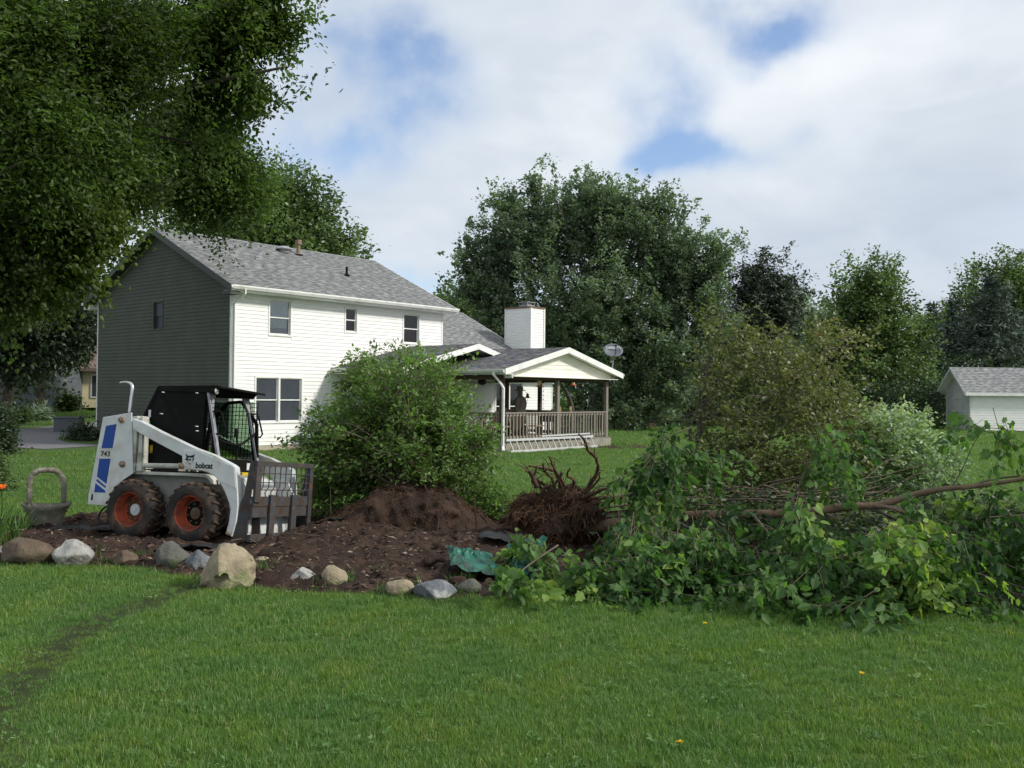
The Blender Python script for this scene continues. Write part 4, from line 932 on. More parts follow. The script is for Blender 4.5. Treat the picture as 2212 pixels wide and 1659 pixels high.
# wheels
def wheel(cx, s, hubmat, mud):
    cz = .38
    cy = s * .62
    w_ = empty('wheel'); w_.parent = loader; w_.location = (cx, 0, cz)
    fn = lambda a, b, h: Vector((a, s * h, b))
    RT = .375
    mb = MB(); mb.lathe([(.215, .735), (.222, .75), (.26, .757), (.31, .75), (.345, .735), (.362, .70), (.366, .62), (.362, .53), (.345, .49), (.30, .475), (.22, .48)], fn, 56); tyre = mb.build('tyre', M['tyre'], w_, smooth=True)
    mb = MB(); nl = 20
    for k in range(nl):
        for side_, ph in ((0, 0), (1, .5)):
            t0 = 2 * math.pi * (k + ph) / nl
            # a bar tread lug running from the centre line out over the shoulder, slanted
            pts = [(.615, 0.0), (.66, .045), (.70, .09), (.742, .115)] if side_ == 0 else [(.625, .0), (.58, .045), (.54, .09), (.497, .115)]
            for (ya, ta), (yb, tb) in zip(pts[:-1], pts[1:]):
                def P(y, tt, r_): return fn(r_ * math.cos(t0 + tt), r_ * math.sin(t0 + tt), y)
                sh = lambda y: RT + .008 - .9 * max(0, abs(y - .62) - .075) ** 1.5 * 1.2
                w2 = .05
                vs = []
                for (y, tt) in ((ya, ta), (yb, tb)):
                    for (dt, r_) in ((-w2, .355), (w2, .355), (w2 * .7, sh(y)), (-w2 * .7, sh(y))): vs.append(P(y, tt + dt, r_))
                mb.add(vs, [(0, 1, 5, 4), (1, 2, 6, 5), (2, 3, 7, 6), (3, 0, 4, 7), (0, 3, 2, 1), (4, 5, 6, 7)])
    mb.build('tread', M['tread'], w_)
    mb = MB(); mb.lathe([(.220, .740), (.214, .748), (.206, .742), (.2, .72), (.185, .66), (.175, .60), (.10, .596), (0, .596)], fn, 48); mb.build('rim', M['orange'], w_, smooth=False)
    mb = MB(); mb.lathe([(.15, .598), (.15, .607), (.09, .612), (0, .612)], fn, 36); mb.build('wheel_disc', M[mud], w_)
    mb = MB(); mb.lathe([(.075, .61), (.072, .632), (.055, .638), (.03, .638), (.028, .65), (0, .652)], fn, 28); mb.build('hub_cap', M[hubmat], w_)
    mb = MB()
    for k in range(8):
        t = 2 * math.pi * k / 8 + .2; mb.lathe([(.010, .61), (.010, .63), (0, .632)], lambda a, b, h, t=t: fn(a + .115 * math.cos(t), b + .115 * math.sin(t), h), 6)
    mb.build('lug_nuts', M['bolt'], w_)
    return w_
wheel(0, -1, 'sticker', 'rustbrown'); wheel(.91, -1, 'bodygrey', 'blackm'); wheel(0, 1, 'sticker', 'rustbrown'); wheel(.91, 1, 'sticker', 'rustbrown')
mb = MB(); mb.tube(smooth_pts([(-.5, -.5, .42), (-.62, -.5, .36), (-.68, -.5, .25), (-.6, -.52, .18), (-.5, -.5, .2)], 4), .012, 8); mb.build('hose', M['ink'], loader, smooth=True)
# pallet fork frame
FX = 1.72
fk = empty('fork_frame'); fk.parent = loader
mb = MB()
spl = [SD(*r3(*p), -.64) for p in ((1040, 310), (1090, 312), (1100, 690), (1055, 700), (975, 1420), (785, 1418), (880, 1000), (900, 880), (950, 780))]
mb.prism(spl, side, -.64, -.625); mb.build('side_plate', M['rust'], fk, bevel=.003)
mb = MB(); mb.prism([(a_, b_) for a_, b_ in spl], side, .63, .615); mb.build('side_plate', M['rust'], fk, bevel=.003)
Y0, Y1 = -.64, .63; ZT = 1.045; ZB = .09
def fbx(name, y0, y1, z0, z1, x0=FX, x1=FX + .03, mat='rust', bev=.004): return bx(name, x0, x1, y0, y1, z0, z1, mat, bev, fk)
fbx('top_rail', Y0, Y1, ZT - .06, ZT, FX, FX + .045)
fbx('side_rail', Y0, Y0 + .11, .55, ZT - .061, FX, FX + .04); fbx('side_rail', Y1 - .08, Y1, ZB - .06, ZT - .061, FX, FX + .04)
fbx('mid_beam', Y0, Y1, .50, .62, FX - .02, FX + .02); fbx('mid_beam', Y0, Y1, .37, .50, FX - .05, FX + .01)
fbx('bottom_rail', Y0, Y1, .08, .17, FX - .04, FX + .01)
for y_ in (-.28, .20):
    mb = MB(); mb.hexa([(FX + .012, y_ - .055, .035), (FX + .055, y_ - .055, .035), (FX + .055, y_ + .055, .035), (FX + .012, y_ + .055, .035), (FX + .012, y_ - .055, .64), (FX + .055, y_ - .055, .64), (FX + .055, y_ + .055, .64), (FX + .012, y_ + .055, .64)])
    mb.hexa([(FX + .056, y_ - .055, .03), (FX + 1.15, y_ - .045, .02), (FX + 1.15, y_ + .045, .02), (FX + .056, y_ + .055, .03), (FX + .056, y_ - .055, .07), (FX + 1.15, y_ - .045, .034), (FX + 1.15, y_ + .045, .034), (FX + .056, y_ + .055, .07)])
    mb.build('fork', M['rust'], fk, bevel=.004)
for y_ in (-.45, .33):
    fbx('stiffener', y_, y_ + .012, .1, .5, FX - .12, FX - .0)
# load guard of bent rods
mb = MB(); ny = 9
for i in range(ny):
    y_ = Y0 + .11 + (Y1 - Y0 - .19) * (i + .5) / ny
    mb.tube([(FX + .02, y_, ZT - .05), (FX + .02, y_, .80), (FX + .02, y_ - .0, .735), (FX + .02, y_ - .07, .665), (FX + .02, y_ - .05, .62)], .007, 6)
for z_ in (.90, .79, .70):
    mb.tube([(FX + .026, Y0 + .1, z_), (FX + .026, Y1 - .07, z_)], .007, 6)
mb.pieces('guard_rod', M['rust'], fk)

# ------------------------------------------------------------------ ladder lying against the deck
Pd = A0 + U * PX0 + Vv * (PV)
def LP(px, py, v):  # point on the vertical plane v (house frame)
    p = onpl(px, py, A0 + Vv * v, Vv) - A0; return Vector((p.dot(U), v, p.z))
ladder = empty('ladder', A0, math.atan2(U.y, U.x)); tag(ladder, 'long aluminium ladder lying on its edge along the porch skirt', 'ladder')
t0_, t1_ = LP(*cc(458, 1020), PV - .13), LP(*cc(1572, 968), PV - .13)
b0_, b1_ = LP(*cc(515, 1168), PV - .42), LP(*cc(1625, 1094), PV - .42)
for a_, b_ in ((t0_, t1_), (b0_, b1_)):
    mb = MB(); mb.bar(a_, b_, .03, .075); mb.build('ladder_rail', M['alu'], ladder, bevel=.004)
a_, b_ = t0_ + Vector((1.9, .05, .09)), t1_ + Vector((-.15, .05, .11)); mb = MB(); mb.bar(a_, b_, .03, .05); mb.build('ladder_rail', M['alu'], ladder)
for i in range(15):
    f = (i + .5) / 15; mb = MB(); mb.tube([t0_.lerp(t1_, f), b0_.lerp(b1_, f)], .017, 8); mb.build('rung', M['alu'], ladder)

# ------------------------------------------------------------------ things on and around the porch
def hp(u, v, z=0): return A0 + U * u + Vv * v + Vector((0, 0, z))
HR = math.atan2(U.y, U.x)
def porch_px(px, py, v):
    p = onpl(px, py, A0 + Vv * v, Vv) - A0; return p.dot(U), p.z
# satellite dish on a bent arm at the right eave
dc = hp(12.35, -4.6, 0); dcen = LP(*((1350 + 1670 / 2.7657) / 1.47559, (900 + 600 / 2.7657) / 1.47559), -4.6)
dish = empty('satellite_dish', A0, HR); tag(dish, 'grey oval satellite dish on a bent arm above the right porch eave', 'satellite dish')
nrm = Vector((-.55, -.65, .42)).normalized(); ax = Vector((0, 0, 1)).cross(nrm).normalized(); ay = nrm.cross(ax)
mb = MB(); mb.lathe([(0, -.055), (.15, -.045), (.3, -.012), (.41, .03), (.415, .022), (.3, -.022), (.15, -.056), (0, -.066)], lambda a, b, h: dcen + ax * a * .98 + ay * b * .72 + nrm * h, 40); mb.build('reflector', M['dish'], dish, smooth=True)
T4 = Matrix((ax, ay, nrm)).transposed().to_4x4(); T4.translation = dcen + ay * .06 + nrm * .012 - ax * .27
M['pale'] = pm('pale_lettering', (.55, .57, .6), 9, .5)
text_part('DIRECTV', .155, 0, 0, 0, dish, 'pale', bold=.003, M4=T4)
rb_ = LP(*((1350 + 1640 / 2.7657) / 1.47559, (900 + 745 / 2.7657) / 1.47559), -4.6); rb_.z = PE + (PRX + HW - rb_.x) * PS + .02
mb = MB(); mb.tube([rb_, rb_.lerp(dcen, .6) + Vector((.1, 0, 0)), dcen - nrm * .07], .022, 10); mb.tube([rb_ + Vector((.35, 0, -.08)), rb_.lerp(dcen, .5) + Vector((.1, 0, 0))], .012, 8); mb.build('mast', M['greypost'], dish)
mb = MB(); mb.tube([dcen - ay * .28, dcen - ay * .3 + nrm * .3, dcen - ay * .06 + nrm * .42], .015, 8); mb.box(dcen - ay * .03 + nrm * .44, (.1, .06, .06)); mb.build('feed_arm', M['blackm'], dish)
# hummingbird feeders, wind chime, bell
def feeder(px, py, v, label):
    u_, z_ = porch_px(px, py, v); f = empty('bird_feeder', hp(u_, v, z_), HR); tag(f, label, 'bird feeder', 'bird feeders hanging under the porch')
    mb = MB(); mb.lathe([(0, .02), (.10, .02), (.12, -.02), (.06, -.03), (0, -.03)], lambda a, b, h: Vector((a, b, h - .13)), 20); mb.lathe([(0, .17), (.05, .17), (.09, .13), (.06, .12)], lambda a, b, h: Vector((a, b, h)), 20); mb.build('base', M['red'], f)
    mb = MB(); mb.lathe([(.03, -.14), (.05, -.1), (.075, .02), (.07, .10), (.04, .13)], lambda a, b, h: Vector((a, b, h)), 20); mb.build('bottle', M['amber'], f, smooth=True)
    mb = MB(); mb.tube([(0, 0, .17), (0, 0, 2.38 - z_)], .004, 5); mb.build('hanger', M['ink'], f)
feeder(*cc(882, 278), -5.2, 'red and clear bird feeder hanging in front of the white wall')
feeder(*cc(1320, 268), -2.5, 'dim red bird feeder hanging in front of the green bush')
u_, z_ = porch_px(*cc(933, 330), -4.6); wc = empty('wind_chime', hp(u_, -4.6, z_), HR); tag(wc, 'string of small dark ornaments hanging beside the red bird feeder', 'wind chime')
mb = MB(); mb.tube([(0, 0, 2.38 - z_), (0, 0, -.75)], .003, 5); mb.build('cord', M['ink'], wc)
for k in range(7):
    mb = MB(); zz = .28 - k * .15 if k < 6 else -.78
    mb.lathe([(0, .02), (.035, .0), (0, -.02)], lambda a, b, h: Vector((a, b, h + zz)), 10); mb.build('ornament', M['ink'], wc)
u_, z_ = porch_px(*cc(730, 455), -2.65); bl_ = empty('hanging_bell', hp(u_, -2.65, z_), HR); tag(bl_, 'small dark brass bell beside the brown post, next to the standing figure', 'bell')
mb = MB(); mb.lathe([(0, .12), (.02, .12), (.05, .08), (.06, .0), (.11, -.06), (.1, -.07), (0, -.02)], lambda a, b, h: Vector((a, b, h)), 16); mb.build('bell_body', M['rustcap'], bl_); mb = MB(); mb.tube([(0, 0, .1), (-.12, 0, .16)], .01, 6); mb.tube([(0, 0, -.05), (0, 0, -.2)], .006, 6); mb.build('bracket', M['ink'], bl_)
# ceiling fan
u_, z_ = porch_px(*cc(148, 225), -4.1); fan = empty('ceiling_fan', hp(u_, -4.1, 2.30), HR); tag(fan, 'dark ceiling fan under the porch roof left of the downspout', 'ceiling fan')
mb = MB(); mb.lathe([(0, .24), (.04, .24), (.05, .12), (.12, .1), (.15, .04), (.14, -.04), (.08, -.08), (0, -.09)], lambda a, b, h: Vector((a, b, h)), 20); mb.build('motor', M['ink'], fan)
for k in range(5):
    t = 2 * math.pi * k / 5 + .35; mb = MB(); d_ = Vector((math.cos(t), math.sin(t), 0)); mb.bar(d_ * .14, d_ * .68, .13, .012); mb.build('blade', M['wood_dark'], fan)
for k in range(4):
    t = 2 * math.pi * k / 4; mb = MB(); mb.lathe([(.02, .04), (.045, -.05)], lambda a, b, h: Vector((a + .09 * math.cos(t), b + .09 * math.sin(t), h - .13)), 10); mb.build('lamp_shade', M['sticker'], fan)
# carved figure standing on the deck
u_, _ = porch_px(*cc(640, 500), -4.3)
statue = empty('statue', hp(u_, -4.3, DZ), HR + R(100)); tag(statue, 'life size brown figure of a man in a brimmed hat and long coat', 'statue')
def loft(mb, secs, n=18, a=0.):   # (cx, cy, z, rx, ry)
    vs = []
    for (cx, cy, z, rx_, ry_) in secs:
        for k in range(n): t = 2 * math.pi * k / n; vs.append((cx + rx_ * math.cos(t), cy + ry_ * math.sin(t), z))
    m = len(secs)
    fs = [(i * n + k, i * n + (k + 1) % n, (i + 1) * n + (k + 1) % n, (i + 1) * n + k) for i in range(m - 1) for k in range(n)] + [tuple(range(n))[::-1], tuple((m - 1) * n + k for k in range(n))]
    mb.add(vs, fs, a)
def skin_body(name, verts, edges, radii, mat, parent, sub=2):
    me = bpy.data.meshes.new(name); me.from_pydata(verts, edges, []); o = link(name, me, mat, parent)
    sm = o.modifiers.new('skin', 'SKIN'); sl = me.skin_vertices[0].data
    for k, r_ in enumerate(radii): sl[k].radius = r_ if hasattr(r_, '__len__') else (r_, r_); sl[k].use_root = (k == 0)
    ss = o.modifiers.new('sub', 'SUBSURF'); ss.levels = ss.render_levels = sub
    return o
HV = [(0, 0, .92), (0, 0, 1.15), (0, 0, 1.38), (.01, 0, 1.49), (.02, 0, 1.60), (.03, 0, 1.72),           # 0-5 pelvis..head top
      (0, .19, 1.40), (-.02, .25, 1.16), (.06, .22, .93), (.1, .2, .86), (0, -.19, 1.40), (-.02, -.25, 1.16), (.06, -.22, .93), (.1, -.2, .86),
      (0, .1, .86), (.01, .11, .48), (-.01, .11, .08), (.12, .12, .04), (0, -.1, .86), (.01, -.11, .48), (-.01, -.11, .08), (.12, -.12, .04)]
HE = [(0, 1), (1, 2), (2, 3), (3, 4), (4, 5), (2, 6), (6, 7), (7, 8), (8, 9), (2, 10), (10, 11), (11, 12), (12, 13), (0, 14), (14, 15), (15, 16), (16, 17), (0, 18), (18, 19), (19, 20), (20, 21)]
HRd = [.16, .165, .15, .06, .095, .075, .075, .055, .042, .04, .075, .055, .042, .04, .095, .07, .052, .04, .095, .07, .052, .04]
skin_body('body', HV, HE, HRd, M['statue'], statue)
mb = MB(); loft(mb, [(0, 0, .50, .21, .25), (0, 0, .75, .195, .235), (0, 0, .95, .185, .225), (0, 0, 1.15, .17, .225), (0, 0, 1.32, .155, .23), (0, 0, 1.42, .12, .2), (.01, 0, 1.475, .07, .1)]); mb.build('coat', M['statue'], statue, smooth=True)
for sy in (-1, 1):
    mb = MB(); mb.tube(smooth_pts([(0, sy * .2, 1.4), (-.02, sy * .27, 1.16), (.05, sy * .24, .93), (.08, sy * .22, .88)], 4), [.085] * 4 + [.07] * 4 + [.058] * 5, 12); mb.build('sleeve', M['statue'], statue, smooth=True)
mb = MB(); mb.lathe([(0, .15), (.07, .15), (.105, .12), (.112, .03), (.12, .0), (.2, .0), (.215, .012), (.205, -.008), (.11, -.012)], lambda a, b, h: Vector((a * 1.05 + .02, b, h + 1.68)), 28); mb.build('hat', M['statue'], statue, smooth=True)
mb = MB(); mb.add([(.12, -.02, 1.6), (.12, .02, 1.6), (.155, 0, 1.585), (.115, 0, 1.64)], [(0, 1, 2), (0, 2, 3), (1, 3, 2)]); mb.box((.125, 0, 1.55), (.012, .05, .012)); mb.build('face', M['statue'], statue)
mb = MB(); mb.lathe([(0, 0), (.24, 0), (.24, -.06), (0, -.06)], lambda a, b, h: Vector((a, b, h + .061)), 20); mb.build('plinth', M['statue'], statue)
# chairs and table
def adirondack(u, v, rz, label, mat='wood_grey', grp='chairs on the porch deck', h=1.02):
    c = empty('porch_chair', hp(u, v, DZ), HR + rz); tag(c, label, 'chair', grp); tag(c)
    for k in range(5):
        y_ = (k - 2) * .115; ht = h - abs(k - 2) ** 2 * .035
        mb = MB(); mb.prism([(y_ - .052, .3), (y_ + .052, .3), (y_ + .052, ht - .02), (y_, ht), (y_ - .052, ht - .02)], lambda a, z, d: Vector((-.25 - (z - .3) * .3 + d, a, z)), 0, .02); mb.build('back_slat', M[mat], c)
    for k in range(5): mb = MB(); mb.box((-.17 + k * .11, 0, .34 + k * .012), (.1, .54, .02)); mb.build('seat_slat', M[mat], c)
    for sy in (-1, 1):
        mb = MB(); mb.box((.02, sy * .33, .56), (.66, .12, .022)); mb.build('armrest', M[mat], c)
        mb = MB(); mb.box((.28, sy * .29, .27), (.09, .03, .56)); mb.build('leg', M[mat], c)
        mb = MB(); mb.bar((-.45, sy * .25, .03), (.3, sy * .25, .34), .03, .1); mb.build('leg', M[mat], c)
u_, _ = porch_px(*cc(1195, 640), -4.6); adirondack(u_, -4.6, R(-60), 'weathered fan backed chair behind the railing, right of the middle post', 'wood_grey')
u_, _ = porch_px(*cc(290, 650), -4.4); adirondack(u_ + .1, -4.4, R(75), 'dark brown chair behind the railing left of the downspout', 'wood_dark', h=1.12)
u_, _ = porch_px(*cc(510, 650), -4.4); adirondack(u_, -4.4, R(95), 'dark chair with low back just right of the downspout', 'wood_dark', h=1.03)
tb = empty('patio_table', hp(8.6, -3.6, DZ), HR + .1); tag(tb, 'tan wooden patio table standing behind the porch railing', 'table')
for k in range(6): mb = MB(); mb.box((0, -.42 + k * .15, .70), (1.5, .14, .03)); mb.build('plank', M['wicker'], tb)
for sx in (-.65, .65):
    for sg in (-1, 1): mb = MB(); mb.bar((sx, -.4 * sg, 0), (sx, .35 * sg, .68), .04, .08); mb.build('leg', M['wicker'], tb)
for k, (u_, lb) in enumerate(((7.35, 'tan bench nearest the downspout, behind the balusters'), (9.3, 'tan bench behind the balusters beside the middle post'))):
    bn_ = empty('bench', hp(u_, -4.6, DZ), HR); tag(bn_, lb, 'bench', 'benches at the patio table')
    mb = MB(); mb.box((0, 0, .43), (1.1, .32, .045)); mb.build('seat', M['wicker'], bn_)
    for sx in (-.4, .4): mb = MB(); mb.box((sx, 0, .2), (.06, .26, .41)); mb.build('leg', M['wicker'], bn_)
gr_ = empty('barbecue_grill', hp(10.6, -4.3, DZ), HR); tag(gr_, 'dark barbecue grill standing behind the railing right of the middle post', 'grill')
mb = MB(); mb.prism([(-.35, .55), (.35, .55), (.35, .7), (.25, .86), (-.25, .86), (-.35, .7)], lambda a, z, d: Vector((a, d, z)), -.22, .22); mb.build('hood', M['blackm'], gr_, bevel=.02)
for sx in (-.3, .3):
    for sy in (-.18, .18): mb = MB(); mb.box((sx, sy, .28), (.03, .03, .55)); mb.build('leg', M['blackm'], gr_)
mb = MB(); mb.box((0, 0, .15), (.62, .4, .03)); mb.build('shelf', M['blackm'], gr_)
# squirrel-like ornaments on the railing
for (px, lb) in ((1145, 'small tan animal ornament on the railing beside the fan backed chair'), (1283, 'tan animal ornament on the railing right of the fan backed chair')):
    u_, z_ = porch_px(*cc(px, 640), PV + .06); an = MB()
    an.tube([(0, 0, 0), (0, 0, .08), (.01, 0, .14)], [.035, .045, .025], 10); an.tube([(.015, 0, .13), (.02, 0, .2)], [.03, .022], 10); an.tube([(-.03, 0, 0), (-.06, 0, .1), (-.03, 0, .2)], [.015, .03, .012], 8)
    o = an.build('ornament', M['wicker']); o.location = hp(u_, PV + .06, 1.30); o.rotation_euler = (0, 0, HR); tag(o, lb, 'ornament', 'animal ornaments on the porch rail')
# barrel against the white wall
mb = MB(); mb.lathe([(0, 0), (.26, 0), (.31, .3), (.30, .6), (.26, .82), (.0, .82)], lambda a, b, h: Vector((a, b, h)), 28)
br = empty('rain_barrel', hp(3.72, -.42, 0)); tag(br, 'tan barrel with dark lid against the white wall, half hidden by the shrub', 'barrel'); mb.build('barrel_body', pm('tan_plastic', (.42, .33, .29), 4, .6), br, smooth=True)
mb = MB(); mb.lathe([(.29, .8), (.30, .86), (.2, .92), (0, .93)], lambda a, b, h: Vector((a, b, h)), 28); mb.build('lid', M['blackm'], br)
mb = MB(); mb.lathe([(2.2, .0), (0.0, .035)], lambda a, b, h: Vector((a, b, h)), 30); o = mb.build('mulch_patch', M['dirt']); q = gnd(*cc(1870, 1098)); o.location = (q.x - .4, q.y + .8, .0); tag(o, 'patch of dark mulch on the lawn at the right end of the porch', 'mulch', kind='stuff')
# ------------------------------------------------------------------ rocks edging the bed
def rock(px, pyb, wpx, hpx, mat, label, seed, depth=.8, facets=6, tilt=0., lean=0., sink=.12, tag_it=True, grp='stones edging the planting bed', top=None):
    b = gnd(px, pyb - 4); sc = b.y / F; w_, h_ = wpx * sc, hpx * sc
    r = random.Random(seed); bm = bmesh.new(); bmesh.ops.create_icosphere(bm, subdivisions=4, radius=1)
    planes = []
    for k in range(facets):
        n = Vector((r.uniform(-1, 1), r.uniform(-1, 1), r.uniform(-.3, 1))).normalized(); planes.append((n, r.uniform(.62, .86)))
    off = Vector((r.uniform(0, 50),) * 3)
    for v in bm.verts:
        p = v.co.copy()
        for n, d in planes:
            e = p.dot(n) - d
            if e > 0: p -= n * e * .9
        p *= 1 + .11 * noise.fractal(p * 1.5 + off, 1, 2, 5) + .028 * noise.noise(p * 7 + off) - .04 * max(0, noise.ridged_multi_fractal(p * 1.3 + off, 1, 2, 3, 1, 2) - 1.3)
        v.co = p
    zs = [v.co.z for v in bm.verts]; xs = [v.co.x for v in bm.verts]
    zm, zx, xm, xx = min(zs), max(zs), min(xs), max(xs)
    for v in bm.verts:
        x = (v.co.x - (xm + xx) / 2) / (xx - xm) * w_; z = (v.co.z - zm) / (zx - zm) * (h_ * (1 + sink)) - h_ * sink
        v.co = Vector((x + lean * z, v.co.y * w_ * .5 * depth, z))
    me = bpy.data.meshes.new('rock'); bm.to_mesh(me); bm.free()
    for p in me.polygons: p.use_smooth = True
    o = link('rock', me, M[mat]); o.location = (b.x, b.y + w_ * .4 * depth, float(H(b.x, b.y))); tag(o, label, 'rock', grp)
    return o
ROCKS = [
 (2, 1206, 30, 22, 'rock_white', 'small white stone cut off by the picture edge beside the leaning daylily leaves', 1, {}),
 (42, 1229, 128, 56, 'rock_brown', 'broad low brown boulder beside the daylily leaves, next to the white and grey stone', 2, {}),
 (146, 1231, 84, 56, 'rock_white', 'angular stone, grey above and cream below, in front of the concrete basket', 3, dict(facets=9)),
 (262, 1229, 62, 34, 'rock_brown', 'small dull brown rock sunk in grass between the pale stone and the grey boulder', 4, {}),
 (366, 1236, 82, 60, 'rock_dark', 'rounded dark grey boulder in front of the rear orange wheel', 5, {}),
 (420, 1240, 60, 48, 'rock_blue', 'light bluish grey rock wedged behind the tall tan boulder', 6, dict(facets=8)),
 (561, 1226, 44, 18, 'rock_tan', 'small flat mossy stone right behind the tall tan boulder', 8, {}),
 (648, 1272, 58, 40, 'rock_white', 'pale grey angular rock half buried in dark mulch', 9, dict(facets=9)),
 (719, 1276, 58, 48, 'rock_tan', 'rounded stone with pale top, between the angular rock and the low tan rock', 10, dict(facets=4)),
 (805, 1279, 26, 18, 'rock_blue', 'tiny grey stone poking out of the soil left of the low tan rock', 11, {}),
 (862, 1298, 64, 38, 'rock_tan', 'low tan and white rock with grass round it, left of the smooth bluish boulder', 12, {}),
 (937, 1306, 98, 40, 'rock_blue', 'smooth flat bluish grey boulder at the lawn edge', 13, dict(facets=3)),
 (1013, 1295, 54, 34, 'rock_dark', 'grey rock partly under the fallen leafy branch, right of the bluish boulder', 14, {}),
 (1112, 1286, 64, 38, 'rock_brown', 'brown rock below the green tarp, behind fallen leaves', 15, {})]
for (px, pb, w_, h_, mt_, lb, sd2, kw) in ROCKS: rock(px, pb, w_, h_, mt_, lb, sd2, **kw)
def big_rock():
    b = gnd(482, 1270); s = b.y / F
    sil = [(-60, 0), (-58, 22), (-50, 42), (-40, 62), (-30, 80), (-18, 92), (0, 97), (18, 94), (34, 86), (46, 74), (52, 62), (60, 54), (58, 30), (60, 0)]
    bm = bmesh.new(); bmesh.ops.create_icosphere(bm, subdivisions=5, radius=1)
    xs_ = [p[0] for p in sil]
    for v in bm.verts:
        p = v.co.copy(); a = math.atan2(p.z + .25, p.x)
        # radial silhouette profile with a notch face in the front right
        tgt = None; best = -1
        d = Vector((math.cos(a), math.sin(a)))
        for q, q2 in zip(sil[:-1], sil[1:]):
            x1, y1, x2, y2 = q[0], q[1] - 28, q2[0], q2[1] - 28; den = d.x * (y2 - y1) - d.y * (x2 - x1)
            if abs(den) < 1e-9: continue
            t = (x1 * (y2 - y1) - y1 * (x2 - x1)) / den; u_ = (x1 * d.y - y1 * d.x) / den
            if t > 0 and -.001 <= u_ <= 1.001: best = max(best, t)
        if best < 0: best = 55
        rr = math.hypot(p.x, p.z + .25); rmax = math.sqrt(max(0, 1)) ; rad = min(1, math.hypot(p.x, p.z + .0) ** .8)
        x = d.x * best * rad; z = 28 + d.y * best * rad
        y = p.y * 44
        if p.y < 0:
            cre = max(0, 1 - abs(x - 4 + z * .12) / 26); y -= cre * 16 - 4
            pass
        q = Vector((x, y, z)); nn = noise.fractal(q * .05 + Vector((5, 2, 1)), 1, 2, 6); q *= 1 + .08 * nn; q.y += 5 * nn
        v.co = q * s
    me = bpy.data.meshes.new('rock'); bm.to_mesh(me); bm.free()
    for p in me.polygons: p.use_smooth = True
    o = link('rock', me, M['rock_tan']); o.location = (b.x, b.y + .13, -.02)
    tag(o, 'tall tan boulder with a dark hollow face, the largest in the row', 'rock', 'stones edging the planting bed')
big_rock()
b = gnd(1103, 1300); o = rock(1103, 1302, 12, 11, 'rock_white', 'tiny pale stone lying alone on the lawn', 77, grp='loose stones')

# ------------------------------------------------------------------ cast concrete basket
def basket():
    b = gnd(97, 1142); s = b.y / F
    e = empty('basket_planter', (b.x - .06, b.y + .15, float(bedH(b.x, b.y)[0]) - .04), R(12)); e.scale = (.95, .95, .95); tag(e, 'weathered concrete garden basket with tall arched handle', 'planter')
    n = 48; mb = MB(); vs = []
    prof = [(.0, .02), (.62, .0), (.66, .05), (.72, .25), (.80, .45), (.92, .60), (1.0, .66), (1.03, .72), (.98, .78), (.90, .76), (.86, .70), (.0, .66)]
    fn = lambda x, y, h: Vector((x * .315 * (1 if abs(x) < 2 else 1), y * .23, h * .42 + .045 * (x * x) * (1 if h > .5 else h)))
    mb.lathe(prof, fn, n); o = mb.build('basket_body', M['stonebasket'], e, smooth=True)
    mb = MB()
    for k in range(64):     # roped rim
        t = 2 * math.pi * k / 64; x, y = math.cos(t), math.sin(t); z = .745 * .42 + .045 * x * x
        mb.tube([(x * .318, y * .235, z - .022), (x * .318 + math.cos(t + 1.57) * .02, y * .235 + math.sin(t + 1.57) * .02, z + .022)], .015, 6)
    mb.build('rope_rim', M['stonebasket'], e)
    pts = []
    for k in range(29):
        t = math.pi * k / 28; x = -.255 * math.copysign(abs(math.cos(t)) ** .62, math.cos(t)); z = .34 + .50 * math.sin(t) ** .62
        pts.append(Vector((x * (1 - .1 * math.cos(t) ** 8), 0, z)))
    mb = MB(); mb.tube(pts, .036, 12); mb.build('handle', M['stonebasket'], e, smooth=True)
    mb = MB()
    for k in range(70):   # twisted strands round the handle
        f = k / 69 * 27.99; i = int(f); p = pts[i].lerp(pts[i + 1], f - i); d = (pts[i + 1] - pts[i]).normalized(); sdv = d.cross(Vector((0, 1, 0)))
        ring = [p + (sdv * math.cos(a_) + Vector((0, 1, 0)) * math.sin(a_)) * .035 + d * .018 * math.sin(a_ + k) for a_ in [2 * math.pi * j / 8 for j in range(9)]]
        mb.tube(ring, .008, 4, cap=False)
    mb.build('rope_twist', M['stonebasket'], e)
    mb = MB()
    for sx in (-1, 1):
        for k in range(5): mb.tube([(sx * (.20 + .02 * k), -.05, .30 - .01 * k), (sx * .235, 0, .40 - .03 * k), (sx * (.2 + .02 * k), .05, .30)], .022, 8)
    mb.build('handle_knot', M['stonebasket'], e, smooth=True)
basket()

# ------------------------------------------------------------------ leaf and twig engine
OVAL = (np.array([(0, 0, 0), (.32, .26, .07), (.72, .2, .03), (1, 0, -.10), (.72, -.2, .03), (.32, -.26, .07)]), [(0, 1, 2, 3), (0, 3, 4, 5)])
LOBE = (np.array([(0, 0, 0), (.16, .2, .04), (.30, .42, .08), (.46, .30, .05), (.66, .34, .04), (.76, .14, 0), (1, 0, -.1), (.76, -.14, 0), (.66, -.34, .04), (.46, -.30, .05), (.30, -.42, .08), (.16, -.2, .04)]), [(0, 1, 2, 3, 4, 5, 6), (0, 6, 7, 8, 9, 10, 11)])
QUAD = (np.array([(0, 0, 0), (.5, .3, .06), (1, 0, -.06), (.5, -.3, .06)]), [(0, 1, 2), (0, 2, 3)])
NEED = (np.array([(0, 0, 0), (.5, .10, 0), (1, 0, -.03), (.5, -.10, 0)]), [(0, 1, 2), (0, 2, 3)])
def unit(a): return a / (np.linalg.norm(a, axis=-1, keepdims=True) + 1e-9)
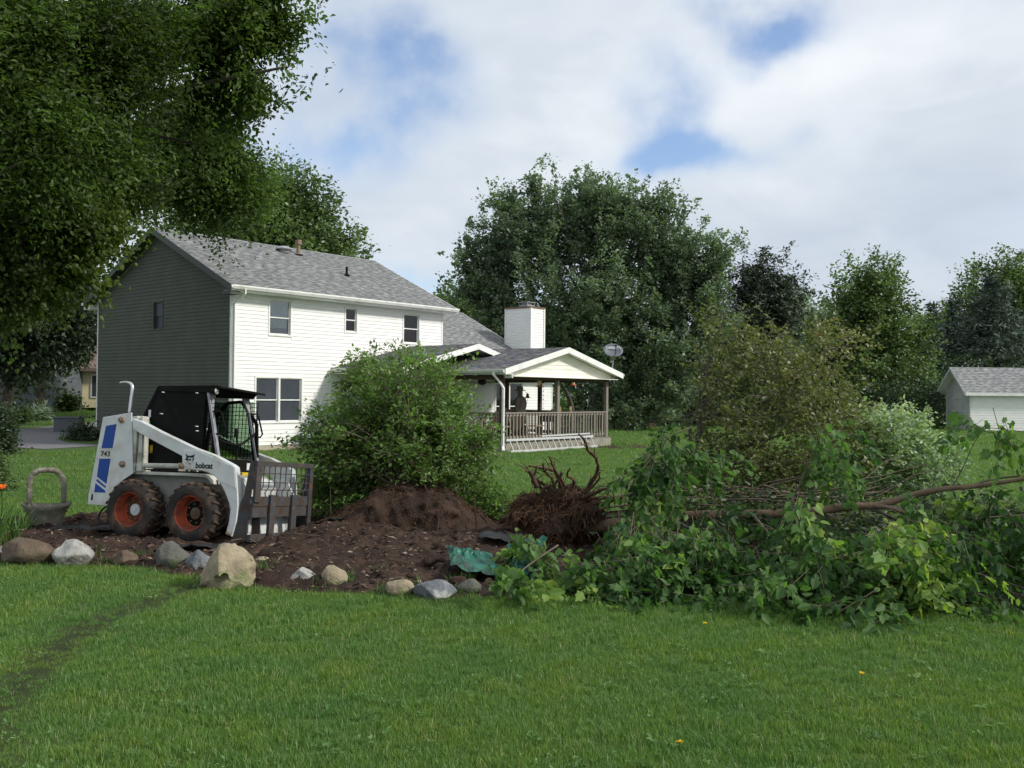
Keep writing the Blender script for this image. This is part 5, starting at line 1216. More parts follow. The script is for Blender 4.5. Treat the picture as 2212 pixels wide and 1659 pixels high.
def leaf_arrays(P, A, Nn, S, tmpl, wid=1.):
    A = unit(A); B = unit(np.cross(Nn, A)); C = np.cross(A, B)
    T = tmpl[0]
    V = P[:, None] + S[:, None, None] * (T[None, :, 0:1] * A[:, None] + T[None, :, 1:2] * wid * B[:, None] + T[None, :, 2:3] * C[:, None])
    return V
def leaf_mesh(name, P, A, Nn, S, rnd, tmpl, mat, parent=None, wid=1., kind='stuff'):
    V = leaf_arrays(P, A, Nn, S, tmpl, wid); n, k = V.shape[0], V.shape[1]
    fl = [list(f) for f in tmpl[1]]; per = [len(f) for f in fl]; flat = np.array(sum(fl, []))
    Fc = (np.arange(n)[:, None] * k + flat[None]).reshape(-1)
    o = np_mesh(name, V.reshape(-1, 3), Fc, np.tile(per, n), mat, parent, rnd=np.repeat(rnd, len(fl)))
    if kind: o['kind'] = kind
    return o
def rv(n): return unit(RNG.normal(size=(n, 3)))
def sprays(C, D, L, nl, size, droop=.15, spread=.25, fold=.5, upn=.8, szv=.25, tone=None, tw=.55):
    """C,D (m,3) start and direction of each spray, L (m,) length; nl leaves each -> leaf arrays"""
    m = len(C); D = unit(D); t = np.tile(np.linspace(.08, 1, nl), (m, 1)) + RNG.normal(0, .03, (m, nl))
    base = C[:, None] + D[:, None] * (L[:, None] * t)[..., None]
    base[..., 2] -= droop * L[:, None] * t ** 2
    P = base + RNG.normal(0, 1, (m, nl, 3)) * (L[:, None, None] * spread * (1 - .45 * t[..., None]))
    sd = np.cross(D, [0, 0, 1.]) ; sd = unit(sd + 1e-4)
    sgn = np.where(np.arange(nl) % 2 == 0, 1, -1)[None, :, None]
    A = D[:, None] * fold + sd[:, None] * sgn * .7 + RNG.normal(0, .45, (m, nl, 3)); A[..., 2] -= droop * 1.3
    Nn = np.array([0, 0, upn]) + RNG.normal(0, .55, (m, nl, 3))
    S = size * (1 + RNG.normal(0, szv, (m, nl))).clip(.4, 1.8)
    tn = RNG.random(m) if tone is None else tone
    rnd = (tn[:, None] * tw + RNG.random((m, nl)) * (1 - tw)).clip(0, 1)
    f = lambda a: a.reshape(-1, a.shape[-1])
    return f(P), f(A), f(Nn), S.ravel(), rnd.ravel()
def limb(mb, p0, p1, r0, r1_, n=6, wob=.08, sag=0.):
    p0, p1 = Vector(p0), Vector(p1); L = (p1 - p0).length; pts = []
    for i in range(n + 1):
        t = i / n; q = p0.lerp(p1, t); q += Vector((random.gauss(0, 1), random.gauss(0, 1), random.gauss(0, .6))) * wob * L * math.sin(math.pi * t) * .5; q.z += sag * L * math.sin(math.pi * t)
        pts.append(q)
    mb.tube(pts, [r0 + (r1_ - r0) * i / n for i in range(n + 1)], 6 if r0 < .08 else 9); return pts
# foliage palettes (dark to light)
def pal(base, lo=.55, hi=1.5, yel=.0):
    b = Vector(base); return [(0, tuple(b * lo)), (.5, tuple(b)), (.9, tuple(b * hi)), (1, (min(1, b.x * hi * (1.25 + yel)), b.y * hi * 1.12, b.z * hi))]
M['lf_oak'] = leafmat('deep_green_leaves', pal((.052, .082, .022), .36, 2.0), trans=.42, spec=.22)
M['lf_mid'] = leafmat('maple_leaves', pal((.14, .19, .125), .55, 1.5), trans=.28, spec=.35)
M['lf_maple'] = leafmat('yellowgreen_maple_leaves', pal((.058, .086, .020), .4, 1.7, .3), trans=.4)
M['lf_far'] = leafmat('distant_leaves', pal((.092, .138, .050), .45, 1.7), trans=.25)
M['lf_pale'] = leafmat('pale_poplar_leaves', pal((.20, .26, .19), .6, 1.4), trans=.25)  # pale grey-green palette
M['lf_spruce'] = leafmat('spruce_needles', pal((.055, .080, .062), .5, 1.7), trans=.08, rough=.6)
M['lf_pine'] = leafmat('dark_conifer_needles', pal((.045, .060, .040), .45, 1.7), trans=.08, rough=.6)
M['lf_shrub'] = leafmat('shrub_leaves', pal((.115, .19, .05), .45, 1.8), trans=.35, spec=.5)
M['lf_elder'] = leafmat('fresh_green_leaves', [(0, (.020, .048, .016)), (.4, (.048, .105, .032)), (.75, (.105, .19, .056)), (.92, (.19, .285, .065)), (1, (.28, .34, .08))], trans=.38, rough=.55, spec=.22)
M['lf_brown'] = leafmat('olive_brown_leaves', [(0, (.045, .06, .02)), (.4, (.105, .125, .045)), (.75, (.20, .21, .085)), (.93, (.19, .17, .085)), (.97, (.22, .075, .02)), (1, (.26, .12, .03))], trans=.25)
M['lf_silver'] = leafmat('silvery_leaves', [(0, (.06, .11, .05)), (.35, (.13, .2, .11)), (.7, (.30, .38, .24)), (1, (.5, .56, .42))], trans=.3)
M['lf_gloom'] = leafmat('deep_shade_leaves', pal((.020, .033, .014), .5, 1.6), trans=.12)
M['lf_red'] = leafmat('red_leaves', [(0, (.05, .01, .01)), (1, (.20, .03, .02))], trans=.25)
M['lf_dark'] = leafmat('shade_leaves', pal((.042, .068, .034), .5, 1.6), trans=.2)
M['petal_y'] = leafmat('yellow_petals', [(0, (.55, .36, .01)), (1, (.8, .6, .02))], trans=.2)
M['petal_o'] = leafmat('orange_petals', [(0, (.7, .14, .01)), (1, (.85, .22, .02))], trans=.2)

def tree(name, label, base, top_r, blobs, nspray, nl, size, mat, L=.9, r0=.22, trunk_h=None, limbs=14, tmpl=QUAD, bark='bark', droop=.15, spread=.25, outw=.6, upw=.5, shell=.55, group=None, wid=1., lean=None, core=True, cat='tree', upn=.8, fold=.5, gap=.0, holes=(), bs=9, blen=None, bw=None, tgain=1.):
    """blobs: list of (centre Vector, (rx, ry, rz), weight)"""
    root = empty(name, base); tag(root, label, cat, group); b = Vector(base)
    Wt = np.array([q[2] for q in blobs], float); Wt /= Wt.sum()
    blen = blen or 1.5 * L; bw = bw or .30 * L; nspray //= bs
    ks = RNG.choice(len(blobs), nspray, p=Wt)
    Cn = np.array([list(q[0] - b) for q in blobs])[ks]; Rr = np.array([q[1] for q in blobs], float)[ks]
    d = rv(nspray); rad = RNG.random(nspray) ** (1 / 3.2) * (1 - shell) + shell; rad = np.where(RNG.random(nspray) < .22, RNG.random(nspray) ** .5 * shell, rad)
    lump = 1 + .16 * np.array([noise.noise(Vector(x * 2.6) + Vector((k_ * 3.1, 0, 0))) for x, k_ in zip(d, ks)])
    C = Cn + d * Rr * (rad * lump)[:, None]
    D = d * outw + np.array([0, 0, upw]) + RNG.normal(0, .28, (nspray, 3))
    # every bough is a tapering finger made of several leafy sprays
    bl_ = blen * (.6 + .8 * RNG.random(nspray)); tt = np.tile(np.linspace(0, 1, bs), (nspray, 1)) + RNG.normal(0, .06, (nspray, bs)); AX = unit(D)
    btone = np.array([.5 + .8 * noise.noise(Vector(x) * .5) for x in C]) + RNG.normal(0, .16, nspray)
    Cb = C[:, None] + AX[:, None] * ((tt - .75) * bl_[:, None])[..., None] + RNG.normal(0, 1, (nspray, bs, 3)) * (bw * (1.1 - .8 * tt))[..., None]; Cb[..., 2] -= droop * bl_[:, None] * tt ** 2 * .5
    tips_ = C + AX * bl_[:, None] * .25
    D = (AX[:, None] * 1.0 + RNG.normal(0, .38, (nspray, bs, 3))).reshape(-1, 3); C = Cb.reshape(-1, 3); tone = (btone[:, None] * tgain + (tt - .5) * .35).reshape(-1); nspray = len(C)
    Ls = L * (.45 + .6 * RNG.random(nspray))
    ok = np.ones(nspray, bool)
    for hc, hr in holes: ok &= np.linalg.norm((C - np.array(list(hc - b))) / np.array(hr), axis=1) > 1
    if gap: ok &= np.array([noise.noise(Vector(x) * 1.1) for x in C]) > gap
    C, D, Ls, tone = C[ok], D[ok], Ls[ok], tone[ok] + RNG.normal(0, .08, int(ok.sum()))
    P, A, Nn, S, rn = sprays(C - unit(D) * Ls[:, None] * .4, D, Ls, nl, size, droop, spread, upn=upn, fold=fold, tone=tone.clip(0, 1), tw=.68)
    cr_ = leaf_mesh('crown', P, A, Nn, S, rn, tmpl, M[mat], root, wid)
    mb = MB(); cen = sum(((q[0] - b) * q[2] for q in blobs), Vector()) / sum(q[2] for q in blobs)
    th = trunk_h or cen.z * .55
    tp = Vector((cen.x * .25, cen.y * .25, th)) if lean is None else Vector(lean)
    mb.tube(smooth_pts([(0, 0, -.15), (tp.x * .1, tp.y * .1, th * .3), (tp.x * .6, tp.y * .6, th * .7), tp], 4), [r0 * 1.35] + [r0 * (1.15 - .035 * i) for i in range(1, 13)], 12)
    mb.build('trunk', M[bark], root, smooth=True)
    mb = MB(); idx = RNG.choice(len(C), min(limbs, len(C)), replace=False)
    for i in idx:
        st = tp * random.uniform(.65, 1.0); e_ = Vector(C[i])
        mid = st.lerp(e_, .45) + Vector((0, 0, .08 * (e_ - st).length))
        pts = smooth_pts([st, mid, e_], 4); mb.tube(pts, [r0 * .45 * (1 - .93 * j / (len(pts) - 1)) + .012 for j in range(len(pts))], 6)
    if limbs: mb.pieces('limb', M[bark], root)
    return root
def blob(px, py, Y, rx, rz, ry=None, w_=None):
    s = Y / F; c = at(px, py, Y); a, d = rx * s, rz * s; e = ry if ry else (a + d) / 2 * .8
    return (c, (a, e, d), w_ if w_ else a * d)
# ---- the big trees at upper left
tree('oak_tree', 'huge dark oak whose foliage fills the corner of the sky above the loader', at(-420, 845, 15.5) - Vector((0, 0, EYE)), 1,
     [blob(60, 60, 14.5, 190, 150), blob(190, 170, 15, 150, 150), blob(70, 300, 14, 150, 130), blob(-60, 180, 14, 150, 240), blob(250, 50, 15.5, 150, 120), blob(200, 310, 15, 100, 70)], 2300, 34, .085, 'lf_oak', L=.9, r0=.3, trunk_h=4.5, limbs=26, tmpl=OVAL, outw=.7, upw=.0, droop=.22, shell=.4, wid=.85)
tree('oak_tree', 'oak with ragged leafy branch tips spread against the sky, left of the clouds', at(-300, 846, 19) - Vector((0, 0, EYE)), 1,
     [blob(470, 60, 17, 170, 130), blob(545, 50, 17, 110, 100), blob(570, 160, 17.5, 52, 85, 1.), blob(430, 210, 17.5, 120, 100), blob(515, 245, 18, 68, 52), blob(575, 15, 17, 82, 45), blob(380, 60, 17, 130, 120)], 1800, 24, .10, 'lf_oak', L=.8, r0=.28, trunk_h=6, limbs=40, tmpl=OVAL, outw=.8, upw=.05, droop=.25, spread=.2, shell=.3, gap=-.06, lean=(.5, -.4, 7.0), wid=.9)
tree('oak_tree', 'mid green tree behind the roof, below the branch tips', at(-120, 850, 27) - Vector((0, 0, EYE)), 1,
     [blob(460, 335, 27, 90, 62), blob(390, 290, 27, 100, 75), blob(520, 392, 28, 42, 32), blob(330, 335, 27, 100, 55), blob(450, 395, 27, 70, 34)], 1500, 34, .12, 'lf_oak', L=1.3, r0=.3, trunk_h=8, limbs=8, tmpl=OVAL, outw=.8, upw=.1, droop=.3, shell=.4)
tree('maple_tree', 'yellowish green maple hanging over the dark gable roof', at(-260, 850, 18) - Vector((0, 0, EYE)), 1,
     [blob(110, 460, 16.5, 120, 80), blob(205, 390, 17.5, 75, 50), blob(265, 370, 18, 45, 40), blob(150, 510, 17, 60, 34), blob(70, 570, 17, 60, 40), blob(0, 570, 16, 80, 80), blob(190, 430, 17.4, 55, 40)], 2200, 26, .085, 'lf_maple', L=.8, r0=.2, trunk_h=4, limbs=10, tmpl=LOBE, outw=.75, upw=-.05, droop=.4, shell=.4)
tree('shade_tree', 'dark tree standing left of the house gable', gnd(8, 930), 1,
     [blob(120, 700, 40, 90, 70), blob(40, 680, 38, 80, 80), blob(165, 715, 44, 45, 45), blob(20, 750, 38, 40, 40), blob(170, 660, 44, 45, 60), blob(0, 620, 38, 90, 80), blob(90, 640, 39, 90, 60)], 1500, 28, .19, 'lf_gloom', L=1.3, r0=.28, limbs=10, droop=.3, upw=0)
tree('maple_tree', 'small tree with bare trunk in front of the neighbouring house', gnd(88, 898, .6), 1,
     [blob(85, 730, 48, 70, 40), blob(60, 765, 48, 50, 25), blob(80, 700, 48, 90, 40), blob(105, 785, 48, 35, 14)], 300, 26, .24, 'lf_maple', L=1.6, r0=.24, trunk_h=3.2, limbs=8)
def bush(name, label, px, pyb, wpx, hpx, mat, n=120, nl=20, size=.09, L=.35, cat='bush', group=None, zoff=0., Y=None, droop=.15, tmpl=QUAD, upw=.6, wid=1., ratio=.8):
    b = gnd(px, pyb, zoff) if Y is None else at(px, pyb, Y); s = b.y / F; w_, h_ = wpx * s / 2, hpx * s
    root = empty(name, b); tag(root, label, cat, group)
    d = rv(n); d[:, 2] = np.abs(d[:, 2]); rad = (RNG.random(n) ** .4)
    C = d * rad[:, None] * np.array([w_, w_ * ratio, h_ * .9]) ; D = d + np.array([0, 0, upw])
    P, A, Nn, S, rn = sprays(C - unit(D) * L * .5, D, L * (.6 + .8 * RNG.random(n)), nl, size, droop, .22)
    P[:, 2] = np.abs(P[:, 2]) ; leaf_mesh('foliage', P, A, Nn, S, rn, tmpl, M[mat], root, wid)
    mb = MB()
    for k in range(7): q = Vector(C[k]); mb.tube([(0, 0, -.05), q * .5 + Vector((0, 0, .05)), q], [.025, .018, .008], 5)
    mb.build('stems', M['twig'], root, kind='stuff'); return root
# behind the house
tree('background_tree', 'rounded green tree crown just behind the roof ridge', gnd(590, 905, .2), 1,
     [blob(560, 430, 48, 80, 50), blob(640, 440, 48, 70, 60), blob(590, 520, 48, 120, 70), blob(700, 520, 49, 75, 45), blob(470, 500, 47, 110, 60), blob(750, 565, 50, 35, 30)], 1500, 30, .22, 'lf_far', L=1.7, r0=.35, limbs=10, upw=.6)
tree('background_tree', 'green tree between the roof and the chimney', gnd(975, 900), 1,
     [blob(985, 670, 62, 55, 40), blob(1030, 700, 62, 60, 50), blob(960, 650, 63, 35, 25), blob(1050, 760, 62, 60, 60)], 700, 30, .25, 'lf_far', L=1.7, r0=.3, limbs=6)
# the big silver maple behind the porch
BY = 52
tree('silver_maple', 'broad silver maple towering behind the porch and chimney', gnd(1290, 925), 1,
     [blob(1130, 500, BY, 110, 80), blob(1210, 470, BY, 130, 90), blob(1330, 480, BY, 140, 85), blob(1420, 530, BY, 120, 85), blob(1500, 575, BY, 95, 80), blob(1545, 650, BY, 50, 60), blob(1540, 560, BY, 50, 40), blob(1060, 570, BY, 70, 55), blob(1260, 600, BY, 220, 110), blob(1440, 680, BY, 120, 100),
      blob(1330, 740, BY, 200, 90), blob(1200, 720, BY + 1, 130, 70), blob(1460, 800, BY, 90, 70), blob(1380, 850, BY, 110, 60), blob(1270, 410, BY, 60, 40), blob(1380, 430, BY, 70, 40), blob(1090, 640, BY, 60, 35), blob(1110, 440, BY, 45, 30)],
     5600, 30, .19, 'lf_mid', L=.9, blen=2.6, bw=.34, bs=9, r0=.42, trunk_h=4.2, limbs=50, outw=.55, upw=.8, spread=.25, tgain=.7, droop=.08, shell=.5, lean=(.6, 0, 4.4))
tree('silver_maple', 'long drooping side branch of foliage left of the silver maple crown', gnd(1240, 922), 1,
     [blob(1010, 535, BY, 40, 16, 1), blob(1040, 580, BY, 45, 30, 1), blob(1020, 620, BY, 40, 14, 1), blob(1080, 660, BY, 60, 30, 1.5), blob(1060, 700, BY, 40, 30, 1)], 460, 26, .2, 'lf_mid', L=.9, blen=2.4, bw=.3, r0=.12, trunk_h=5.5, limbs=14, outw=.9, upw=.1, droop=.35, spread=.14, lean=(-2.6, 0, 6.0))
def conifer(label, px, pyb, ptop, wpx, mat='lf_spruce', Y=None, n=34, size=.3, group=None, dens=1.):
    b = gnd(px, pyb) if Y is None else at(px, pyb, Y); s = b.y / F; Ht = (pyb - ptop) * s; W = wpx * s / 2
    root = empty('spruce_tree', b); tag(root, label, 'tree', group)
    Cs, Ds, Ls = [], [], []; mb = MB(); mb.tube([(0, 0, -.1), (0, 0, Ht * .5), (0, 0, Ht * .98)], [W * .07 + .05, W * .05, .02], 8); mb.build('trunk', M['bark'], root)
    for i in range(n):
        f = (i + .3) / n; z = Ht * (.04 + .94 * f); r_ = W * (1 - f) ** .85 * random.uniform(.8, 1.1) + .12
        m_ = max(5, int(15 * (1 - f) * dens) + 4)
        for k in range(m_):
            a_ = 2 * math.pi * (k + random.random()) / m_; dr = Vector((math.cos(a_), math.sin(a_), -.12 + .45 * f)); rr = r_ * random.uniform(.75, 1.15)
            j = 0.
            while j < rr:
                Cs.append(list(Vector((0, 0, z)) + dr * j)); Ds.append(list(dr + Vector((random.gauss(0, .3), random.gauss(0, .3), .05)))); Ls.append(min(.9, .35 + rr * .2)); j += .42 + .2 * random.random() + s * 10
    P, A, Nn, S, rn = sprays(np.array(Cs), np.array(Ds), np.array(Ls), 15, size, .12, .16)
    leaf_mesh('crown', P, A, Nn, S, rn, NEED, M[mat], root, 1.1); return root
tree('dark_conifer', 'blackish ragged pine behind the right side of the silver maple', gnd(1620, 905), 1,
     [blob(1640, 600, 62, 75, 55), blob(1690, 640, 62, 40, 45), blob(1600, 700, 62, 80, 80), blob(1660, 740, 62, 50, 80), blob(1560, 800, 62, 70, 80)], 1300, 34, .3, 'lf_pine', L=1.9, r0=.35, tmpl=NEED, wid=1.6, limbs=18, outw=.8, upw=.45, shell=.4, spread=.14)
tree('poplar_tree', 'pale poplars in the gap between pine and round tree', gnd(1715, 893), 1,
     [blob(1700, 700, 88, 45, 60), blob(1745, 690, 88, 40, 50), blob(1770, 750, 88, 60, 70), blob(1720, 780, 88, 80, 70)], 1300, 30, .3, 'lf_pale', L=2.2, r0=.3, limbs=12, upw=.7)
tree('round_maple', 'round topped green maple right of the poplars', gnd(1880, 905), 1,
     [blob(1870, 640, 66, 75, 65), blob(1900, 600, 66, 50, 40), blob(1850, 720, 66, 100, 80), blob(1930, 720, 66, 80, 80), blob(1880, 820, 66, 120, 70), blob(1950, 830, 66, 70, 70), blob(1800, 800, 67, 50, 80)], 2000, 30, .24, 'lf_far', L=1.7, r0=.35, limbs=12, upw=.55)
conifer('small dark spruce between the round maple and the tall spruce', 2015, 893, 648, 120, Y=80, n=24, size=.5)
conifer('tall dark spruce directly behind the white shed', 2140, 893, 590, 270, Y=70, n=32, size=.5)
tree('background_tree', 'ordinary green tree filling the gap between the round maple and the spruces', gnd(2010, 886), 1,
     [blob(2000, 730, 96, 60, 55), blob(2060, 720, 96, 50, 60), blob(1990, 800, 96, 80, 60), blob(2070, 790, 96, 70, 70)], 900, 28, .3, 'lf_far', L=1.9, r0=.3, limbs=8, upw=.6)
conifer('pointed dark spruce left of the tall spruce, above the left end of the shed roof', 2062, 892, 640, 150, Y=74, n=28, size=.45)
conifer('dark spruce beside the picture edge, right of the tall spruce', 2235, 893, 640, 170, Y=72, n=24, size=.5)
tree('background_tree', 'light green tree rising behind the tall spruce at the right', gnd(2160, 885), 1,
     [blob(2110, 630, 92, 45, 40), blob(2165, 590, 92, 45, 40), blob(2200, 620, 92, 40, 50), blob(2080, 700, 92, 50, 60), blob(2230, 680, 92, 60, 60)], 800, 26, .32, 'lf_far', L=2.2, r0=.35, limbs=14, upw=.8)
# undergrowth and distant wood line
WOODN = 0
def woodline():
    mb_P = []; n = 2600
    X = RNG.uniform(-60, 90, n); Yd = RNG.uniform(96, 118, n) ; Yd = np.where(X < -30, Yd + 30, Yd)
    hh = 8 + 3 * np.sin(X * .23) + 2 * np.sin(X * .71 + 1); Z = RNG.random(n) ** .8 * hh
    C = np.column_stack([X, Yd, Z]); P, A, Nn, S, rn = sprays(C, rv(n) + np.array([0, 0, .7]), np.full(n, 3.), 18, .8, .1, .22)
    P[:, 2] = np.abs(P[:, 2]); o = leaf_mesh('distant_woods', P, A, Nn, S, rn, QUAD, M['lf_dark']); tag(o, 'far dark line of woods behind all the yards', 'woods')
woodline()
def undergrowth(label, x0, x1, py, Y, hpx, n, mat='lf_dark', size=.22):
    a_, b_ = at(x0, py, Y), at(x1, py, Y); h_ = hpx * Y / F
    C = np.column_stack([RNG.uniform(a_.x, b_.x, n), RNG.normal(Y, .9, n), RNG.random(n) ** .7 * h_ * (1 + .25 * np.sin(np.linspace(0, 30, n)))])
    P, A, Nn, S, rn = sprays(C, rv(n) + np.array([0, 0, .7]), np.full(n, .9), 16, size, .1, .25); P[:, 2] = np.abs(P[:, 2])
    o = leaf_mesh('undergrowth', P, A, Nn, S, rn, QUAD, M[mat]); tag(o, label, 'undergrowth')
undergrowth('dark shrubs under the trees between the porch and the felled trees', 1230, 1560, 900, 60, 150, 700)
undergrowth('dark shrubby border in front of the round maple, left of the shed', 1560, 2060, 915, 61, 75, 900)
undergrowth('dark foliage at the foot of the trees behind the shed', 1990, 2300, 900, 66, 120, 500)

# ------------------------------------------------------------------ shed
sb = gnd(2096, 931); shed = empty('garden_shed', (sb.x, sb.y, 0), 0.0); tag(shed, 'small white garden shed with grey shingle roof and double door', 'shed')
k_ = sb.y / F; SH_E = (931 - 838) * k_; SH_P = (931 - 792) * k_; SH_D = 3.1; SH_L = 8.5
fnf = lambda a, z, d: Vector((a, -d, z)); fnl = lambda a, z, d: Vector((-d, a, z))
mb = MB(); mb.box((SH_L / 2, SH_D / 2, SH_E / 2), (SH_L - .03, SH_D - .03, SH_E)); mb.prism([(0.02, SH_E), (SH_D - .02, SH_E), (SH_D / 2, SH_P - .1)], lambda a, z, d: Vector((d, a, z)), .01, .2); mb.build('wall', M['white_siding'], shed)
siding(shed, fnf, lambda z: .12, lambda z: SH_L, .05, int((SH_E - .05) / .15), .15, M['white_siding'])
ss_ = (SH_P - SH_E) / (SH_D / 2)
M['shed_shade_side'] = pm('shaded_shed_siding', (.5, .51, .50), 3, .6, dirt=(.36, .36, .33), dsc=2)  # white siding toned down: the end wall's shade is put into its colour
DR = (.72, 2.35, .06, SH_E - .42)
siding(shed, fnl, lambda z: max(.1, (z - SH_E) / ss_), lambda z: min(SH_D - .1, SH_D - (z - SH_E) / ss_), .05, int((SH_P - .1) / .15), .15, M['shed_shade_side'], [DR])
mb = MB()
for (x, y) in ((.05, -.012), (-.012, .05)): mb.box((x, y, SH_E / 2), (.12 if x > 0 else .03, .12 if y > 0 else .03, SH_E))
mb.box((-.012, SH_D - .05, SH_E / 2), (.03, .12, SH_E)); mb.build('corner_trim', M['trim'], shed)
mdo = (DR[0] + DR[1]) / 2
for (a_, b_) in ((DR[0], mdo - .01), (mdo + .01, DR[1])):
    mb = MB(); mb.box((-.015, (a_ + b_) / 2, (DR[2] + DR[3]) / 2), (.03, b_ - a_, DR[3] - DR[2])); d_ = mb.build('door', M['shed_shade_side'], shed, bevel=.004)
    mb = MB(); mb.box((-.04, (a_ + b_) / 2, 1.15), (.02, b_ - a_ - .02, .09)); mb.box((-.04, (a_ + b_) / 2, DR[3] - .2), (.02, b_ - a_ - .02, .09)); mb.build('batten', M['sticker'], d_)
mb = MB(); mb.tube([(-.07, mdo - .12, 1.12), (-.07, mdo + .12, 1.12)], .015, 8); mb.build('latch', M['bolt'], shed)
ov = .35
for sg in (0, 1):
    ye, yr = (-ov if sg == 0 else SH_D + ov), SH_D / 2; ze = SH_E - ss_ * ov
    mb = MB(); mb.hexa([(-.5, ye, ze - .12), (SH_L + .3, ye, ze - .12), (SH_L + .3, yr, SH_P - .12), (-.5, yr, SH_P - .12), (-.5, ye, ze), (SH_L + .3, ye, ze), (SH_L + .3, yr, SH_P), (-.5, yr, SH_P)]); rr = mb.build('roof', M['trim'], shed)
    if sg == 0: shingles(rr, (0, ye, ze), (1, 0, 0), (0, yr - ye, SH_P - ze), lambda t: -.52, lambda t: SH_L + .3, math.hypot(yr - ye, SH_P - ze), M['shingle'], ex=.16, seed=9)
    mb = MB(); mb.hexa([(-.53, ye, ze - .18), (-.5, ye, ze - .18), (-.5, yr, SH_P - .18), (-.53, yr, SH_P - .18), (-.53, ye, ze + .01), (-.5, ye, ze + .01), (-.5, yr, SH_P + .01), (-.53, yr, SH_P + .01)]); mb.build('rake_board', M['shed_shade_side'], shed)
mb = MB(); mb.box((SH_L / 2, -ov - .012, SH_E - ss_ * ov - .09), (SH_L + .9, .03, .17)); mb.build('fascia', M['trim'], shed)

# ------------------------------------------------------------------ far buildings and yard things
def simple_box_house(name, label, P0, rz, Lx, Dy, He, Hr, wallm, roofm, wins=(), cat='house', ov=.5):
    h = empty(name, P0, rz); tag(h, label, cat)
    mb = MB(); mb.box((Lx / 2, Dy / 2, He / 2), (Lx, Dy, He)); mb.prism([(0.0, He), (Dy, He), (Dy / 2, Hr)], lambda a, z, d: Vector((d, a, z)), 0, Lx); mb.build('wall', wallm, h)
    sl = (Hr - He) / (Dy / 2)
    for y0 in (-ov, Dy + ov):
        mb = MB(); ze = He - sl * ov; mb.hexa([(-ov, y0, ze), (Lx + ov, y0, ze), (Lx + ov, Dy / 2, Hr), (-ov, Dy / 2, Hr), (-ov, y0, ze + .18), (Lx + ov, y0, ze + .18), (Lx + ov, Dy / 2, Hr + .18), (-ov, Dy / 2, Hr + .18)]); mb.build('roof', roofm, h)
    for (a0, a1, z0, z1) in wins:
        mb = MB(); mb.box(((a0 + a1) / 2, -.03, (z0 + z1) / 2), (a1 - a0, .06, z1 - z0)); w_ = mb.build('window', M['trim'], h)
        mb = MB(); mb.box(((a0 + a1) / 2, -.065, (z0 + z1) / 2), (a1 - a0 - .16, .02, z1 - z0 - .16)); mb.build('pane', M['screen'], w_)
    return h
M['brownroof'] = pm('brown_shingle_roof', [(.3, (.14, .10, .085)), (.7, (.22, .16, .14))], 3, .9)
M['greywall'] = pm('grey_garage_wall', (.105, .12, .13), 2, .7)
M['creamwall'] = pm('cream_house_wall', (.62, .55, .36), 2, .7)
nh = simple_box_house('neighbour_house', 'neighbouring house with brown roof and cream wall beyond the driveway', gnd(120, 880, .9), R(8), 16, 8, 2.5, 5.0, M['creamwall'], M['brownroof'], [(2.0, 3.0, .6, 2.0), (8, 9.4, .6, 2.0)])
ng = simple_box_house('neighbour_garage', 'dark grey garage behind the small tree, left of the cream wall', gnd(-85, 886, .75), R(0), 5.2, 9, 2.7, 4.6, M['greywall'], M['brownroof'], cat='garage')
M['slate'] = pm('blue_grey_roof', (.055, .06, .085), 5, .85)
sr = empty('screened_porch', at(1262, 912, 50) * Vector((1, 1, 0)) if False else gnd(1268, 897), R(8)); tag(sr, 'white framed screened porch of a far house, right of the covered porch', 'sunroom')
q_ = sr.location.y / F; SW, SHh = 66 * q_, 62 * q_
for x in (0, .45, .8, 1.0):
    mb = MB(); mb.box((SW * x, 0, SHh / 2), (.16, .16, SHh)); mb.build('post', M['trim'], sr)
mb = MB(); mb.box((SW / 2, .12, SHh / 2), (SW, .03, SHh)); mb.box((SW, 2.5, SHh / 2), (.03, 5, SHh)); mb.build('screen_panel', M['screen'], sr)
mb = MB(); mb.box((SW / 2, -.02, .9), (SW, .08, .08)); mb.build('rail', M['trim'], sr)
mb = MB(); mb.box((SW / 2, -.3, SHh + .06), (SW + 1.2, .1, .22)); mb.build('gutter', M['trim'], sr)
mb = MB(); mb.hexa([(-.6, -.35, SHh + .1), (SW + .6, -.35, SHh + .1), (SW + .6, 2.6, SHh + 1.9), (-.6, 2.6, SHh + 1.9), (-.6, -.35, SHh + .2), (SW + .6, -.35, SHh + .2), (SW + .2, 2.6, SHh + 2.0), (-.2, 2.6, SHh + 2.0)]); mb.build('roof', M['slate'], sr)
bush('lilac_bush', 'rounded bright green bush seen through the porch, left of the screened porch', 1225, 912, 125, 98, 'lf_shrub', n=260, size=.12, L=.5, cat='bush')
bush('red_shrub', 'thin dark red leaved shrub in front of the dark woods', 1412, 915, 52, 66, 'lf_red', n=60, nl=12, size=.12, L=.5)
bush('bushy_hedge', 'dark spreading shrub right of the red leaved shrub', 1500, 918, 90, 70, 'lf_dark', n=130, size=.12, L=.5)
